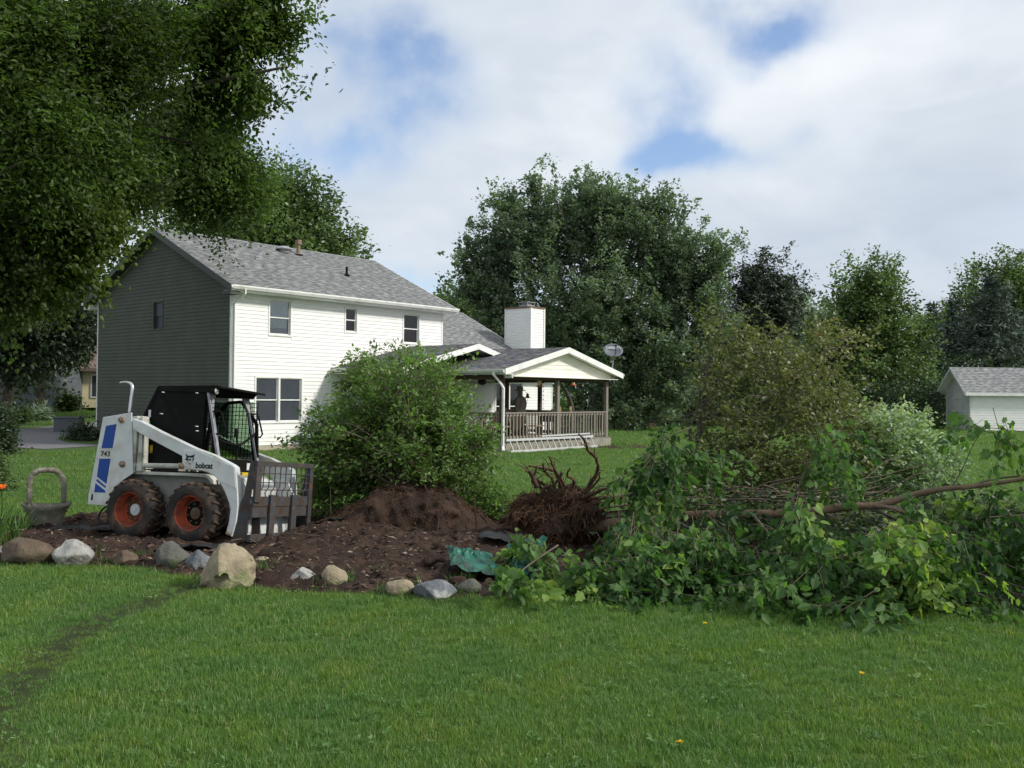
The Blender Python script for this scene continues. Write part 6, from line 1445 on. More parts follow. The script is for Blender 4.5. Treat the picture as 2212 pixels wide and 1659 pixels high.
# coneflower bed
fb_ = empty('flower_clump', gnd(1340, 915)); tag(fb_, 'clump of yellow daisies beside the far screened porch', 'flowers')
n = 130; s_ = fb_.location.y / F; P = np.column_stack([RNG.normal(0, 13 * s_, n), RNG.normal(0, .4, n), RNG.uniform(.35, 1.05, n) * 26 * s_ * .9])
leaf_mesh('blossoms', P, rv(n), np.array([0, -.7, .6]) + .3 * rv(n), np.full(n, .16), RNG.random(n), OVAL, M['petal_y'], fb_, 1.6)
P, A, Nn, S, rn = sprays(P * np.array([1, 1, .4]), np.tile([0, 0, 1.], (n, 1)), np.full(n, .5), 12, .13); leaf_mesh('foliage', P, A, Nn, S, rn, QUAD, M['lf_far'], fb_)
for (px, w_, h_, lb) in ((1375, 44, 24, 'low dark green perennials right of the yellow daisies'), (1432, 50, 20, 'low pale green clump at the end of the far flower border'), (1310, 30, 20, 'low green plants left of the yellow daisies')):
    bush('perennial_clump', lb, px, 921, w_, h_, 'lf_far', n=50, nl=14, size=.11, L=.4, cat='plant', group='plants in the far flower border')
# low timber edging and rail fence
fe = empty('garden_edging', gnd(1290, 923)); tag(fe, 'low dark timber edging along the far flower border', 'edging'); L_ = (gnd(1420, 923) - gnd(1290, 923)); mb = MB(); mb.bar((0, 0, .12), tuple(L_ + Vector((0, 0, .12))), .12, .26); mb.build('timber', M['wood_dark'], fe); mb = MB(); mb.box(L_ + Vector((0, 0, .25)), (.16, .16, .6)); mb.build('post', M['wood_dark'], fe)
fn_ = empty('rail_fence', at(1345, 905, 64)); fn_.location.z = 0; tag(fn_, 'weathered slat fence in the shade under the maple', 'fence')
for i in range(14): mb = MB(); mb.box((i * .62, 0, .75), (.07, .04, 1.5 + .15 * math.sin(i * 2))); mb.build('picket', M['wood_grey'], fn_)
for z_ in (.4, 1.1): mb = MB(); mb.box((4, .05, z_), (8.6, .04, .08)); mb.build('rail', M['wood_dark'], fn_)
up_ = empty('utility_pole', at(2177, 885, 85)); up_.location.z = 0; tag(up_, 'bare wooden utility pole rising behind the shed, beside the tall spruce', 'pole'); mb = MB(); mb.tube([(0, 0, 0), (0, 0, (885 - 604) * 85 / F + 1.0)], [.17, .12], 10); mb.build('shaft', M['wood_grey'], up_); mb = MB(); mb.box((0, 0, 10.9), (.9, .1, .12)); mb.build('crossarm', M['wood_grey'], up_)
# left yard things
ub = empty('utility_box', gnd(149, 934, .2), R(10)); tag(ub, 'low grey green utility box beside the driveway', 'utility box'); mb = MB(); mb.box((0, 0, .28), (1.0, .7, .6)); mb.build('cabinet', M['greywall'], ub, bevel=.03); mb = MB(); mb.box((0, 0, .6), (1.06, .76, .06)); mb.build('lid', M['greywall'], ub, bevel=.02)
bush('foundation_shrub', 'dark low shrub at the foot of the green gable wall', 180, 958, 78, 50, 'lf_dark', n=150, nl=16, size=.1, L=.5)
bush('ornamental_grass', 'pale clump of ornamental grass beside the grey garage, the brighter one', 90, 905, 30, 22, 'lf_pale', n=60, nl=14, size=.28, L=.45, cat='ornamental grass', zoff=.6, tmpl=NEED, group='ornamental grass clumps', upw=1.2)
bush('ornamental_grass', 'duller clump of ornamental grass near the left picture edge', 46, 909, 38, 18, 'lf_far', n=60, nl=14, size=.28, L=.45, cat='ornamental grass', zoff=.6, tmpl=NEED, group='ornamental grass clumps', upw=1.2)
bush('rounded_bush', 'round bush in front of the cream wall of the neighbouring house', 150, 885, 34, 36, 'lf_maple', n=80, nl=16, size=.2, L=.7, zoff=.9)
bush('dark_shrub', 'dark shrub cut off by the left picture edge behind the daylilies', -6, 985, 80, 125, 'lf_dark', n=300, nl=20, size=.09, L=.5)
bush('wild_shrub', 'mid green weedy shrub below the dark shrub at the left edge', -22, 1060, 90, 100, 'lf_far', n=200, nl=18, size=.06, L=.35)
# ------------------------------------------------------------------ uprooted shrub with its root ball
def earth_blob(name, prof_top, Yc, ry, zb, mat, parent, seed, rough=.1, res=(110, 60), org=Vector((0, 0, 0))):
    """a heap: prof_top list of (px, py) outline; front/back depth ry"""
    P = [at(px, py, Yc) for px, py in prof_top]; xs = [p.x for p in P]; zs = [p.z for p in P]
    nx, ny = res; V = []; off = Vector((seed, seed * 2.1, 0))
    for j in range(ny + 1):
        v = -1 + 2 * j / ny
        for i in range(nx + 1):
            x = xs[0] + (xs[-1] - xs[0]) * i / nx; top = float(np.interp(x, xs, zs))
            u_ = 2 * i / nx - 1; edge = max(0, 1 - u_ ** 8)
            prof = max(0, 1 - abs(v) ** 2.6) ** .55
            z = zb + (top - zb) * prof
            q = Vector((x, Yc + v * ry * (.75 + .25 * edge), z))
            n_ = noise.fractal(q * 2.6 + off, 1, 2, 5); rr = noise.ridged_multi_fractal(Vector((q.x * 2.2, q.y * 2, q.z * 1.1)) + off, 1, 2, 4, 1, 2)
            q.z += (n_ * .10 + noise.noise(q * 14 + off) * .02) * prof * (1 if v > -.3 else .6) - .02
            q.y += -.17 * (rr - 1.2) * prof + .07 * noise.noise(q * 9 + off)
            q.z -= .10 * max(0, rr - 1.4) * prof
            V.append(q - org)
    i = (np.arange(ny)[:, None] * (nx + 1) + np.arange(nx)[None]).reshape(-1)
    Fc = np.stack([i, i + 1, i + nx + 2, i + nx + 1], -1).reshape(-1)
    Va = np.array([list(v) for v in V]); o = np_mesh(name, Va, Fc, 4, mat, parent, smooth=True); return o, Va
def hairs(name, Va, n, L, parent, mat='roothair', w_=.0035, dirb=(0, -.4, -.5), seed=0):
    k = RNG.choice(len(Va), n); P = Va[k] + RNG.normal(0, .012, (n, 3)); D = unit(RNG.normal(0, .7, (n, 3)) + np.array(dirb)); Ls = L * RNG.uniform(.4, 1.4, n)
    S = unit(np.cross(D, rv(n))) * w_; M1 = P + D * Ls[:, None] * .5 + RNG.normal(0, .012, (n, 3)); E = P + D * Ls[:, None] + np.array([0, 0, -.3]) * Ls[:, None]
    V = np.stack([P - S, P + S, M1 + S, M1 - S, E], 1).reshape(-1, 3); b = np.arange(n)[:, None]
    Fc = np.concatenate([b * 5 + np.array([[0, 1, 2, 3]]), b * 5 + np.array([[3, 2, 4, 4]])], 1)
    Fq = (b * 5 + np.array([[0, 1, 2, 3, 3, 2, 4]])).reshape(-1)
    o = np_mesh(name, V, Fq, np.tile([4, 3], n), M[mat], parent, rnd=np.repeat(RNG.random(n), 2)); o['kind'] = 'stuff'; return o
SH = at(935, 1125, 13.2); SH.z = .0
shrub = empty('uprooted_shrub', SH); tag(shrub, 'large green multi stemmed shrub tipped up behind its earthy root ball', 'shrub')
top = [(640, 1152), (690, 1130), (712, 1108), (760, 1092), (790, 1075), (818, 1050), (870, 1044), (905, 1062), (950, 1050), (990, 1068), (1010, 1092), (1035, 1112), (1060, 1138), (1090, 1160)]
rbm, Va = earth_blob('root_ball', top, 12.55, .62, -.02, M['dirt'], shrub, 3.3, org=SH)
hairs('root_fibres', Va, 5200, .07, rbm)
mb = MB()
for k in range(16):
    i = random.randrange(len(Va)); p = Vector(Va[i]); 
    if p.y > -.3: continue
    d_ = Vector((random.gauss(0, .3), -random.random() * .3, random.gauss(-.1, .3))); mb.tube(smooth_pts([p, p + d_ * .5, p + d_ + Vector((0, 0, -.08))], 3), [.012, .010, .009, .008, .006, .005, .003], 5)
mb.pieces('root', M['root'], rbm)
# stems fan out from the crown of the root ball
def shrub_build(root, org, stems, Y0, tips, leafmat_, size, nl, mat='twig', r0=.021, tmpl=OVAL, per=5, L=.5, droop=.15, tipsY=(.6), spread=.16):
    mb = MB(); C = []; D = []
    for (px, py, dy) in tips:
        b_ = org + Vector((random.gauss(0, .12), random.gauss(0, .08), random.uniform(-.05, .05))); e_ = at(px, py, Y0 + dy)
        mid = b_.lerp(e_, .5) + Vector((random.gauss(0, .06), random.gauss(0, .1), .12 * (e_ - b_).length * (1 if abs(e_.x - b_.x) > .6 else .1)))
        pts = smooth_pts([b_, mid, e_], 6); n = len(pts)
        mb.tube([p - root.location for p in pts], [r0 * random.uniform(.6, 1.1) * (1 - .85 * j / (n - 1)) for j in range(n)], 6)
        for q in range(per):
            t = random.uniform(.35, 1.); k = min(n - 2, int(t * (n - 1))); p = pts[k].lerp(pts[k + 1], t * (n - 1) - k)
            d_ = ((pts[k + 1] - pts[k]).normalized() * .8 + Vector(tuple(rv(1)[0])) * .7).normalized(); l_ = L * random.uniform(.5, 1.2)
            mb.tube([p - root.location, p + d_ * l_ - root.location + Vector((0, 0, -droop * l_))], [.006, .002], 4)
            C.append(list(p - root.location)); D.append(list(d_ * l_))
    C, D = np.array(C), np.array(D); Ls = np.linalg.norm(D, axis=1)
    P, A, Nn, S, rn = sprays(C, D, Ls, nl, size, droop, spread, fold=.6)
    return mb, (P, A, Nn, S, rn)
r = random.Random(5); tips = []
cxp, cyp = 860, 1120
while len(tips) < 230:
    px, py = r.uniform(655, 1050), r.uniform(765, 1130)
    # outline of the shrub in plan view of the photograph: broad dome, a lobe to the left and low skirts
    e1 = (abs(px - 875) / 138) ** 2.6 + (abs(py - 895) / 125) ** 2.6; e2 = ((px - 775) / 122) ** 2 + ((py - 985) / 118) ** 2; e3 = ((px - 965) / 105) ** 2 + ((py - 1010) / 118) ** 2; e4 = ((px - 735) / 85) ** 2 + ((py - 1070) / 45) ** 2; e5 = ((px - 1010) / 90) ** 2 + ((py - 1090) / 36) ** 2
    m_ = min(e1, e2, e3, e4, e5)
    if 745 < px < 1000 and py > 1015: continue
    if m_ < 1 and (m_ > .35 or r.random() < .35): tips.append((px, py, r.gauss(.2, .5) if py < 1010 else abs(r.gauss(.45, .3))))
mbs, lv = shrub_build(shrub, at(925, 1075, 13.2), None, 13.25, tips, None, .064, 26, per=7, L=.45, droop=.1, spread=.2)
mbs.build('stems', M['twig'], shrub, kind='stuff')
leaf_mesh('foliage', *lv, OVAL, M['lf_shrub'], shrub, .85)
# low trailing sprays at its right foot
bush('green_sprays', 'low pale green sprays of leaves on the grass right of the root ball', 1062, 1112, 95, 66, 'lf_shrub', n=110, nl=18, size=.055, L=.35, cat='fallen branches', Y=13.4)
def clods():
    n = 420; V, Fq = [], []; bm = bmesh.new(); bmesh.ops.create_icosphere(bm, subdivisions=2, radius=1); bv = [v.co.copy() for v in bm.verts]; bf = [[v.index for v in f.verts] for f in bm.faces]; bm.free()
    x0 = min(p.x for p in BED); x1 = max(p.x for p in BED); y0 = min(p.y for p in BED); y1 = max(p.y for p in BED); c = 0
    while c < n:
        x, y = random.uniform(x0, x1), random.uniform(y0, y1); z, e_ = bedH(np.array([x]), np.array([y]))
        if e_[0] < .7: continue
        r_ = random.uniform(.012, .035) * random.choice((1, 1, 1, 1.7, 2.4)); off = Vector((x * 9, y * 9, c)); b0 = len(V); z_ = float(z[0]) + noise.fractal(Vector((x, y, 0)) * 2.2, 1, 2, 3) * .07 + abs(noise.noise(Vector((x, y, 0)) * 7)) * .085
        for v in bv:
            k = 1 + .45 * noise.noise(v * 1.4 + off) + .2 * noise.noise(v * 4 + off); V.append((x + v.x * r_ * k * 1.2, y + v.y * r_ * k, z_ + v.z * r_ * k * .75))
        Fq += [b0 + i for f in bf for i in f]; c += 1
    o = np_mesh('earth_clods', np.array(V), np.array(Fq), 3, M['dirt'], smooth=True); tag(o, 'dark clods of earth lying over the churned bed', 'earth clods', kind='stuff')
clods()
# ------------------------------------------------------------------ dead crumb roots and sticks lying in the bed
def stick(px, py, px2, py2, h0, h1, r_, label, mat='twig', bend=.1):
    a_, b_ = gnd(px, py), gnd(px2, py2); a_.z = float(bedH(a_.x, a_.y)[0]) + h0; b_.z = float(bedH(b_.x, b_.y)[0]) + h1
    m_ = a_.lerp(b_, .5) + Vector((random.gauss(0, bend * .3), random.gauss(0, bend * .3), bend * .3)); mb = MB(); mb.tube(smooth_pts([a_, m_, b_], 4), [r_ * (1 - .6 * i / 8) for i in range(9)], 6); o = mb.build('stick', M[mat]); tag(o, label, 'stick', 'sticks in the bed'); return o
def upright_twig(px, pyb, pyt, lean, r_, label, mat='twig'):
    b = gnd(px, pyb); b.z = float(bedH(b.x, b.y)[0]); s = b.y / F; h_ = (pyb - pyt) * s; mb = MB(); mb.tube(smooth_pts([(0, 0, -.03), (lean * .6 * s, 0, h_ * .5), (lean * s, 0, h_)], 3), [r_, r_ * .9, r_ * .85, r_ * .8, r_ * .7, r_ * .5, r_ * .3], 5); o = mb.build('twig', M[mat]); o.location = b; tag(o, label, 'twig', 'thin twigs standing in the bed')
upright_twig(716, 1150, 1062, -4, .007, 'tall thin bare twig standing left of the root ball')
upright_twig(943, 1182, 1140, 5, .007, 'thin pale twig standing in the soil in front of the root ball')
upright_twig(1010, 1172, 1138, 8, .007, 'short twig leaning right, right of the root ball')
upright_twig(1030, 1182, 1105, -6, .015, 'thick orange brown root standing up at the right end of the bed', 'root')
upright_twig(875, 1160, 1130, 16, .006, 'slanting bare twig just in front of the root ball')
stick(806, 1243, 850, 1262, .02, .03, .018, 'short thick brown stick lying near the tarp', 'root')
stick(880, 1262, 915, 1252, .02, .03, .012, 'dark bent stick lying beside the tarp')
stick(150, 1160, 240, 1152, .03, .03, .012, 'thin dark stick below the rear of the loader')
stick(600, 1178, 690, 1185, .03, .02, .010, 'straight thin stick lying right of the forks')
stick(500, 1155 + 30, 556, 1190, .05, .03, .012, 'short stick just behind the tall tan boulder')
# torn pieces of black landscape fabric
def rag(px, py, w_, d_, label, seed):
    b = gnd(px, py); rr = random.Random(seed); n = 10; mb = MB(); vs = []
    for j in range(n):
        for i in range(n):
            x = (i / (n - 1) - .5) * w_ * (1 + .15 * rr.random()); y = (j / (n - 1) - .5) * d_
            z = float(bedH(b.x + x, b.y + y)[0]) + .035 + .05 * noise.noise(Vector((x * 8 + seed, y * 8, 0))) + .03
            vs.append((x + rr.gauss(0, .008), y + rr.gauss(0, .008), z))
    mb.add(vs, [(j * n + i, j * n + i + 1, (j + 1) * n + i + 1, (j + 1) * n + i) for j in range(n - 1) for i in range(n - 1)])
    o = mb.build('fabric_scrap', M['fabric'], smooth=True); o.location = (b.x, b.y, 0); tag(o, label, 'fabric scrap', 'torn landscape fabric in the bed')
M['fabric'] = pm('black_landscape_fabric', (.022, .023, .025), 8, .55, .3, 90)
rag(178, 1152, .75, .3, 'torn black fabric between the basket and the rear wheel', 1)
rag(705, 1160, .45, .25, 'torn dark fabric just right of the fork frame', 2)
rag(430, 1195, .7, .22, 'strip of black fabric in front of the front wheel', 3)
rag(1085, 1196, .5, .25, 'dark fabric scrap behind the green tarp', 4)

# ------------------------------------------------------------------ green tarp
def cloth(name, quad_px, Y0, label, seed, mat='tarp', nx=60, ny=40, amp=.05, parent=None):
    """quad: four corner points (Vector) ; crumpled sheet draped between them"""
    a_, b_, c_, d_ = quad_px; V = []
    for j in range(ny + 1):
        for i in range(nx + 1):
            u_, v_ = i / nx, j / ny; q = a_.lerp(b_, u_).lerp(d_.lerp(c_, u_), v_)
            w1 = math.sin(u_ * 17 + 3 * noise.noise(Vector((u_ * 3, v_ * 3, seed)))) * .4
            nn = noise.ridged_multi_fractal(Vector((u_ * 2.6 + v_, v_ * 1.7, seed)), 1, 2, 3, 1, 2) - 1
            q = q + Vector((.03 * noise.noise(Vector((u_ * 9, v_ * 9, seed + 4))), -amp * nn * 1.0 - amp * .6 * w1, amp * .9 * nn + amp * .5 * w1))
            gz_ = float(bedH(q.x, q.y)[0]) + .015; q.z = max(q.z, gz_); V.append(list(q))
    i = (np.arange(ny)[:, None] * (nx + 1) + np.arange(nx)[None]).reshape(-1); Fc = np.stack([i, i + 1, i + nx + 2, i + nx + 1], -1).reshape(-1)
    return np_mesh(name, np.array(V), Fc, 4, M[mat], parent, smooth=True)
tarp = cloth('tarp', [at(966, 1180, 9.9), at(1062, 1195, 9.9), at(1090, 1250, 9.2), at(975, 1222, 9.2)], 0, '', 2.2)
tag(tarp, 'crumpled bright green tarp sheet lying on the soil left of the leafy branch', 'tarp', 'green tarps at the root wad')
tarp2 = cloth('tarp', [at(1095, 1178, 10.1), at(1180, 1160, 10.3), at(1148, 1262, 9.1), at(1112, 1232, 9.1)], 0, '', 7.7, amp=.07)
tarp2.data.materials.clear(); tarp2.data.materials.append(pm('dark_green_tarp', (.003, .06, .042), 4, .5, .5, 18)); tag(tarp2, 'darker green tarp fold hanging behind the leafy branch, right of the brighter tarp', 'tarp', 'green tarps at the root wad')

# ------------------------------------------------------------------ felled tree: root wad, trunk, limbs, foliage
ft = empty('felled_tree', at(1240, 1140, 11.6) * Vector((1, 1, 0)) if False else Vector((at(1240, 1140, 11.6).x, 11.6, 0)))
tag(ft, 'felled tree lying across the lawn with exposed roots, long tan trunk and fresh green leaves', 'felled tree')
FO = ft.location.copy()
def blobmesh(name, c, rad, mat, parent, seed, org, amp=.25, sub=5):
    bm = bmesh.new(); bmesh.ops.create_icosphere(bm, subdivisions=sub, radius=1); off = Vector((seed, 0, seed))
    for v in bm.verts:
        p = v.co.copy(); n_ = noise.fractal(p * 1.7 + off, 1, 2, 5) * amp + noise.noise(p * 8 + off) * .05; p *= 1 + n_; v.co = Vector((p.x * rad[0], p.y * rad[1], p.z * rad[2])) + c - org
    me = bpy.data.meshes.new(name); bm.to_mesh(me); bm.free()
    for p in me.polygons: p.use_smooth = True
    o = link(name, me, mat, parent); return o, np.array([list(v.co) for v in me.vertices])
wad, Vw = blobmesh('root_wad', at(1205, 1118, 11.5), (.55, .40, .31), M['dirt'], ft, 4, FO, .5)
hairs('root_fibres', Vw, 9500, .13, wad, dirb=(-.3, -.3, -.5), w_=.004)
mb = MB()
rt = [  # pixel paths of the big roots, base in the wad
 [(1215, 1100), (1190, 1060), (1150, 1030), (1138, 1008)], [(1190, 1080), (1165, 1050), (1150, 1040), (1160, 1012)], [(1200, 1090), (1195, 1040), (1178, 1018), (1172, 1000)], [(1230, 1080), (1215, 1040), (1196, 1010), (1185, 985)],
 [(1215, 1060), (1200, 1020), (1180, 1012), (1140, 1006)], [(1240, 1100), (1262, 1065), (1285, 1030), (1292, 1005), (1286, 985), (1276, 978)], [(1262, 1066), (1290, 1040), (1296, 1020)], [(1230, 1100), (1260, 1085), (1270, 1110), (1255, 1150)],
 [(1250, 1080), (1300, 1058), (1340, 1048)], [(1230, 1070), (1240, 1040), (1225, 1028), (1232, 1012)], [(1240, 1090), (1290, 1075), (1335, 1078)], [(1200, 1080), (1160, 1068), (1145, 1066)], [(1262, 1110), (1272, 1090), (1268, 1072)], [(1285, 985), (1270, 972), (1262, 950), (1250, 938)], [(1250, 1100), (1310, 1085), (1390, 1060)], [(1240, 1120), (1300, 1108), (1370, 1100)], [(1190, 1110), (1150, 1085), (1128, 1098)], [(1180, 1090), (1172, 1060), (1200, 1045), (1215, 1020)], [(1160, 1052), (1145, 1020), (1136, 1018)], [(1150, 1120), (1118, 1105), (1108, 1120)]]
for path in rt:
    Yr = 11.4 + random.gauss(0, .12); pts = smooth_pts([at(px, py, Yr - .1 * i) - FO for i, (px, py) in enumerate(path)], 4); n = len(pts); r0_ = random.uniform(.018, .034)
    pts = [p + Vector((random.gauss(0, .005), random.gauss(0, .005), random.gauss(0, .004))) for p in pts]
    mb.tube(pts, [r0_ * (1 - .62 * j / (n - 1)) * random.uniform(.88, 1.1) for j in range(n)], 7)
    for q in range(5):
        k = random.randrange(2, n - 1); d_ = Vector(tuple(rv(1)[0])) * random.uniform(.06, .22); mb.tube([pts[k], pts[k] + d_ * .5 + Vector((0, 0, .02)), pts[k] + d_], [.007, .005, .002], 4)
for q in range(70):
    p = Vector(Vw[random.randrange(len(Vw))]); d_ = (p - (at(1205, 1118, 11.5) - FO)).normalized() + Vector(tuple(rv(1)[0])) * .7; l_ = random.uniform(.08, .32)
    mb.tube(smooth_pts([p, p + d_ * l_ * .5 + Vector((0, 0, .02)), p + d_ * l_ + Vector((0, 0, -.05))], 3), [.009, .008, .007, .006, .005, .004, .002], 5)
mb.pieces('root', M['root'], wad, smooth=True)
TRK = [(1235, 1142, 11.4, .085), (1287, 1137, 11.2, .075), (1345, 1130, 11.1, .066), (1405, 1120, 11.0, .060), (1538, 1112, 10.7, .052), (1651, 1110, 10.5, .047), (1747, 1105, 10.3, .046), (1831, 1095, 10.1, .043), (1896, 1093, 10.0, .036)]
def ptube(mb, L_, k=6, sides=12):
    pts = smooth_pts([at(a_, b_, y) - FO for a_, b_, y, _ in L_], k); rr = np.interp(np.linspace(0, len(L_) - 1, len(pts)), range(len(L_)), [q[3] for q in L_])
    mb.tube(pts, list(rr), sides)
mb = MB(); ptube(mb, TRK); mb.build('trunk', M['bark_tan'], ft, smooth=True)
BR = [[(1880, 1094, 10.02, .034), (1926, 1084, 9.95, .036), (1956, 1074, 9.9, .034), (2000, 1063, 9.8, .031), (2048, 1055, 9.7, .027), (2120, 1049, 9.6, .023), (2212, 1034, 9.4, .02), (2330, 1015, 9.2, .015)],
      [(1886, 1093, 10.0, .026), (1923, 1097, 9.9, .022), (1960, 1109, 9.8, .019), (1998, 1118, 9.7, .017), (2062, 1136, 9.5, .015), (2120, 1130, 9.4, .013), (2212, 1112, 9.3, .012), (2300, 1100, 9.2, .01)],
      [(1870, 1096, 10.02, .018), (1906, 1108, 10.0, .016), (1945, 1127, 9.95, .014), (1977, 1141, 9.9, .012), (2010, 1150, 9.8, .01)],
      [(2062, 1136, 9.5, .012), (2100, 1168, 9.2, .011), (2140, 1200, 9.0, .010), (2180, 1222, 8.8, .008), (2240, 1245, 8.6, .006)],
      [(2100, 1048, 9.65, .013), (2150, 1034, 9.7, .011), (2212, 1028, 9.6, .01)],
      [(2056, 1052, 9.7, .008), (2080, 1010, 9.7, .006), (2100, 965, 9.7, .005), (2112, 945, 9.7, .004), (2125, 925, 9.7, .003)],
      [(1625, 1110, 10.5, .016), (1650, 1140, 10.1, .014), (1672, 1165, 9.9, .012), (1692, 1190, 9.7, .010), (1712, 1230, 9.5, .007)],
      [(1660, 1150, 10.0, .009), (1662, 1170, 9.8, .008), (1690, 1200, 9.6, .007), (1700, 1240, 9.5, .004)],
      [(1500, 1112, 10.8, .014), (1520, 1150, 10.3, .012), (1530, 1200, 9.9, .01), (1560, 1245, 9.5, .007)],
      [(1430, 1118, 10.9, .014), (1440, 1160, 10.4, .012), (1420, 1200, 10, .01), (1440, 1250, 9.6, .006)],
      [(1560, 1080, 11.0, .008), (1640, 1078, 10.9, .01), (1700, 1086, 10.8, .008)], [(1600, 1075, 11.3, .012), (1700, 1070, 11.2, .012), (1790, 1058, 11.1, .01), (1830, 1052, 11, .008)],
      [(1420, 1110, 11, .016), (1440, 1040, 11.2, .012), (1430, 980, 11.4, .010), (1445, 945, 11.4, .008), (1490, 925, 11.4, .005)],
      [(1700, 1100, 10.4, .012), (1740, 1020, 10.4, .009), (1760, 960, 10.4, .006), (1770, 915, 10.4, .003)], [(1275, 1080, 12.2, .02), (1340, 1072, 12.2, .02), (1420, 1068, 12.2, .016), (1500, 1060, 12.2, .01)], [(1280, 1100, 12.0, .016), (1360, 1090, 12.0, .014), (1450, 1082, 12, .01)], [(1285, 1120, 11.8, .014), (1350, 1112, 11.8, .012), (1440, 1098, 11.8, .01)]]
for L_ in BR:
    mb = MB(); ptube(mb, L_, 5, 8); mb.build('branch', M['bark_tan'] if L_[0][3] > .02 else M['twig'], ft, smooth=True)
# foliage: leafy twigs; every region is (px, py, rx, ry, Y, spread in Y, number, tone, droop)
REG = [(1480, 1190, 75, 85, 9.2, .2, 46, .62, 1.6), (1385, 1180, 50, 70, 9.3, .2, 24, .55, 1.6), (1445, 1175, 85, 62, 9.6, .3, 30, .4, 1.2), (1440, 1245, 110, 45, 9.0, .2, 34, .42, 1.1), (1925, 1195, 55, 75, 8.5, .12, 34, .86, .5), (1735, 1135, 28, 60, 9.2, .1, 14, .78, 1.0), (1260, 1225, 35, 45, 8.9, .1, 12, .7, .9), (1350, 1240, 75, 45, 8.9, .25, 24, .66, .7), (1515, 1170, 60, 70, 9.5, .3, 22, .4, 1.1), (1230, 1255, 45, 34, 8.7, .15, 9, .6, .6),
       (1425, 1050, 60, 75, 11.0, .3, 34, .5, .6), (1480, 960, 60, 50, 11.3, .25, 22, .45, .5), (1770, 1245, 110, 60, 8.9, .25, 58, .5, .8), (1860, 1190, 70, 55, 8.9, .2, 26, .74, .4), (1930, 1255, 55, 40, 8.7, .2, 22, .78, .3),
       (1640, 1265, 120, 28, 8.8, .25, 26, .6, .3), (2080, 1200, 150, 80, 9.3, .45, 48, .22, .6), (2120, 1280, 120, 34, 8.6, .25, 34, .34, .4), (2130, 1100, 110, 50, 9.6, .4, 34, .42, .6), (1990, 1130, 70, 50, 9.7, .3, 18, .42, .6),
       (1770, 950, 48, 60, 10.4, .12, 18, .72, .6), (2135, 935, 26, 42, 9.7, .06, 9, .42, .9), (1740, 1150, 110, 60, 9.8, .35, 28, .3, .6), (1620, 1120, 90, 60, 10.9, .3, 18, .3, .6), (1130, 1168, 50, 18, 9.6, .15, 7, .72, .4), (1110, 1258, 55, 18, 8.6, .1, 8, .78, .2),
       (1840, 1290, 90, 30, 8.3, .2, 30, .5, .2), (2212, 1180, 70, 110, 9.0, .4, 30, .3, .6), (1330, 1180, 55, 50, 9.9, .3, 16, .55, .7), (1900, 1225, 120, 60, 9.4, .3, 30, .35, .5)]
Cs, Ds, Ls, Tn = [], [], [], []
twm = MB()
for (px, py, rx, ry, Yc, ys, n, tn, dr) in REG:
    for k in range(max(3, int(n / 2.6))):     # a bough with several leafy twigs hanging off it
        while True:
            a_, b_ = random.uniform(-1, 1), random.uniform(-1, 1)
            if a_ * a_ + b_ * b_ < 1: break
        p0 = at(px + a_ * rx, py + b_ * ry, Yc + random.gauss(0, ys)); bt_ = random.gauss(tn, .24)
        bd = Vector((random.gauss(.35, .6), random.gauss(-.5, .35), random.gauss(.05 - dr * .35, .3))).normalized(); bl2 = random.uniform(.3, .6)
        twm.tube([p0 - FO - bd * .15, p0 - FO + bd * bl2 * .5 + Vector((0, 0, -.03)), p0 - FO + bd * bl2 + Vector((0, 0, -.07))], [.0045, .0035, .002], 4, cap=False)
        for q in range(4):
            p = p0 + bd * bl2 * q / 3.4 + Vector((random.gauss(0, .05), random.gauss(0, .05), random.gauss(0, .04))); p.z = max(p.z, .1)
            d_ = (bd * .7 + Vector((random.gauss(0, .45), random.gauss(-.1, .4), random.gauss(-dr * .55, .35)))).normalized(); l_ = random.uniform(.22, .48)
            if p.z + d_.z * l_ < .05: d_.z = abs(d_.z) * .25
            Cs.append(list(p - FO)); Ds.append(list(d_)); Ls.append(l_); Tn.append(min(1, max(0, random.gauss(bt_, .07))))
            twm.tube([p - FO, p - FO + d_ * l_ * .55 + Vector((0, 0, -.03)), p - FO + d_ * l_ + Vector((0, 0, -.12 * l_))], [.0035, .003, .001], 4, cap=False)
twm.build('twigs', M['twig'], ft, kind='stuff')
P, A, Nn, S, rn = sprays(np.array(Cs), np.array(Ds), np.array(Ls), 15, .092, .5, .13, fold=.8, upn=.38, tone=np.array(Tn), tw=.8, szv=.32)
P[:, 2] = np.maximum(P[:, 2], .03)
# the leaves that show largest are single parts, the rest one mass
world = P + np.array(list(FO)); score = S / world[:, 1] + RNG.random(len(S)) * .002
vis = np.abs(world[:, 0] / world[:, 1]) < .53
order = np.argsort(-(score * vis)); big = order[:295]; rest = order[295:]
lobed = RNG.random(len(S)) < .45
for tm_, sel in ((OVAL, rest[~lobed[rest]]), (LOBE, rest[lobed[rest]])): leaf_mesh('foliage', P[sel], A[sel], Nn[sel], S[sel], rn[sel], tm_, M['lf_elder'], ft, 1.05)
def leaf_single(tmpl, tones=8):
    out = []
    for k in range(tones):
        me = bpy.data.meshes.new('leaf'); me.from_pydata([tuple(v) for v in tmpl[0]], [], tmpl[1]); a_ = me.attributes.new('rnd', 'FLOAT', 'FACE'); a_.data.foreach_set('value', [(k + .5) / tones] * len(tmpl[1])); me.materials.append(M['lf_elder']); out.append(me)
    return out
LM = {0: leaf_single(OVAL), 1: leaf_single(LOBE)}
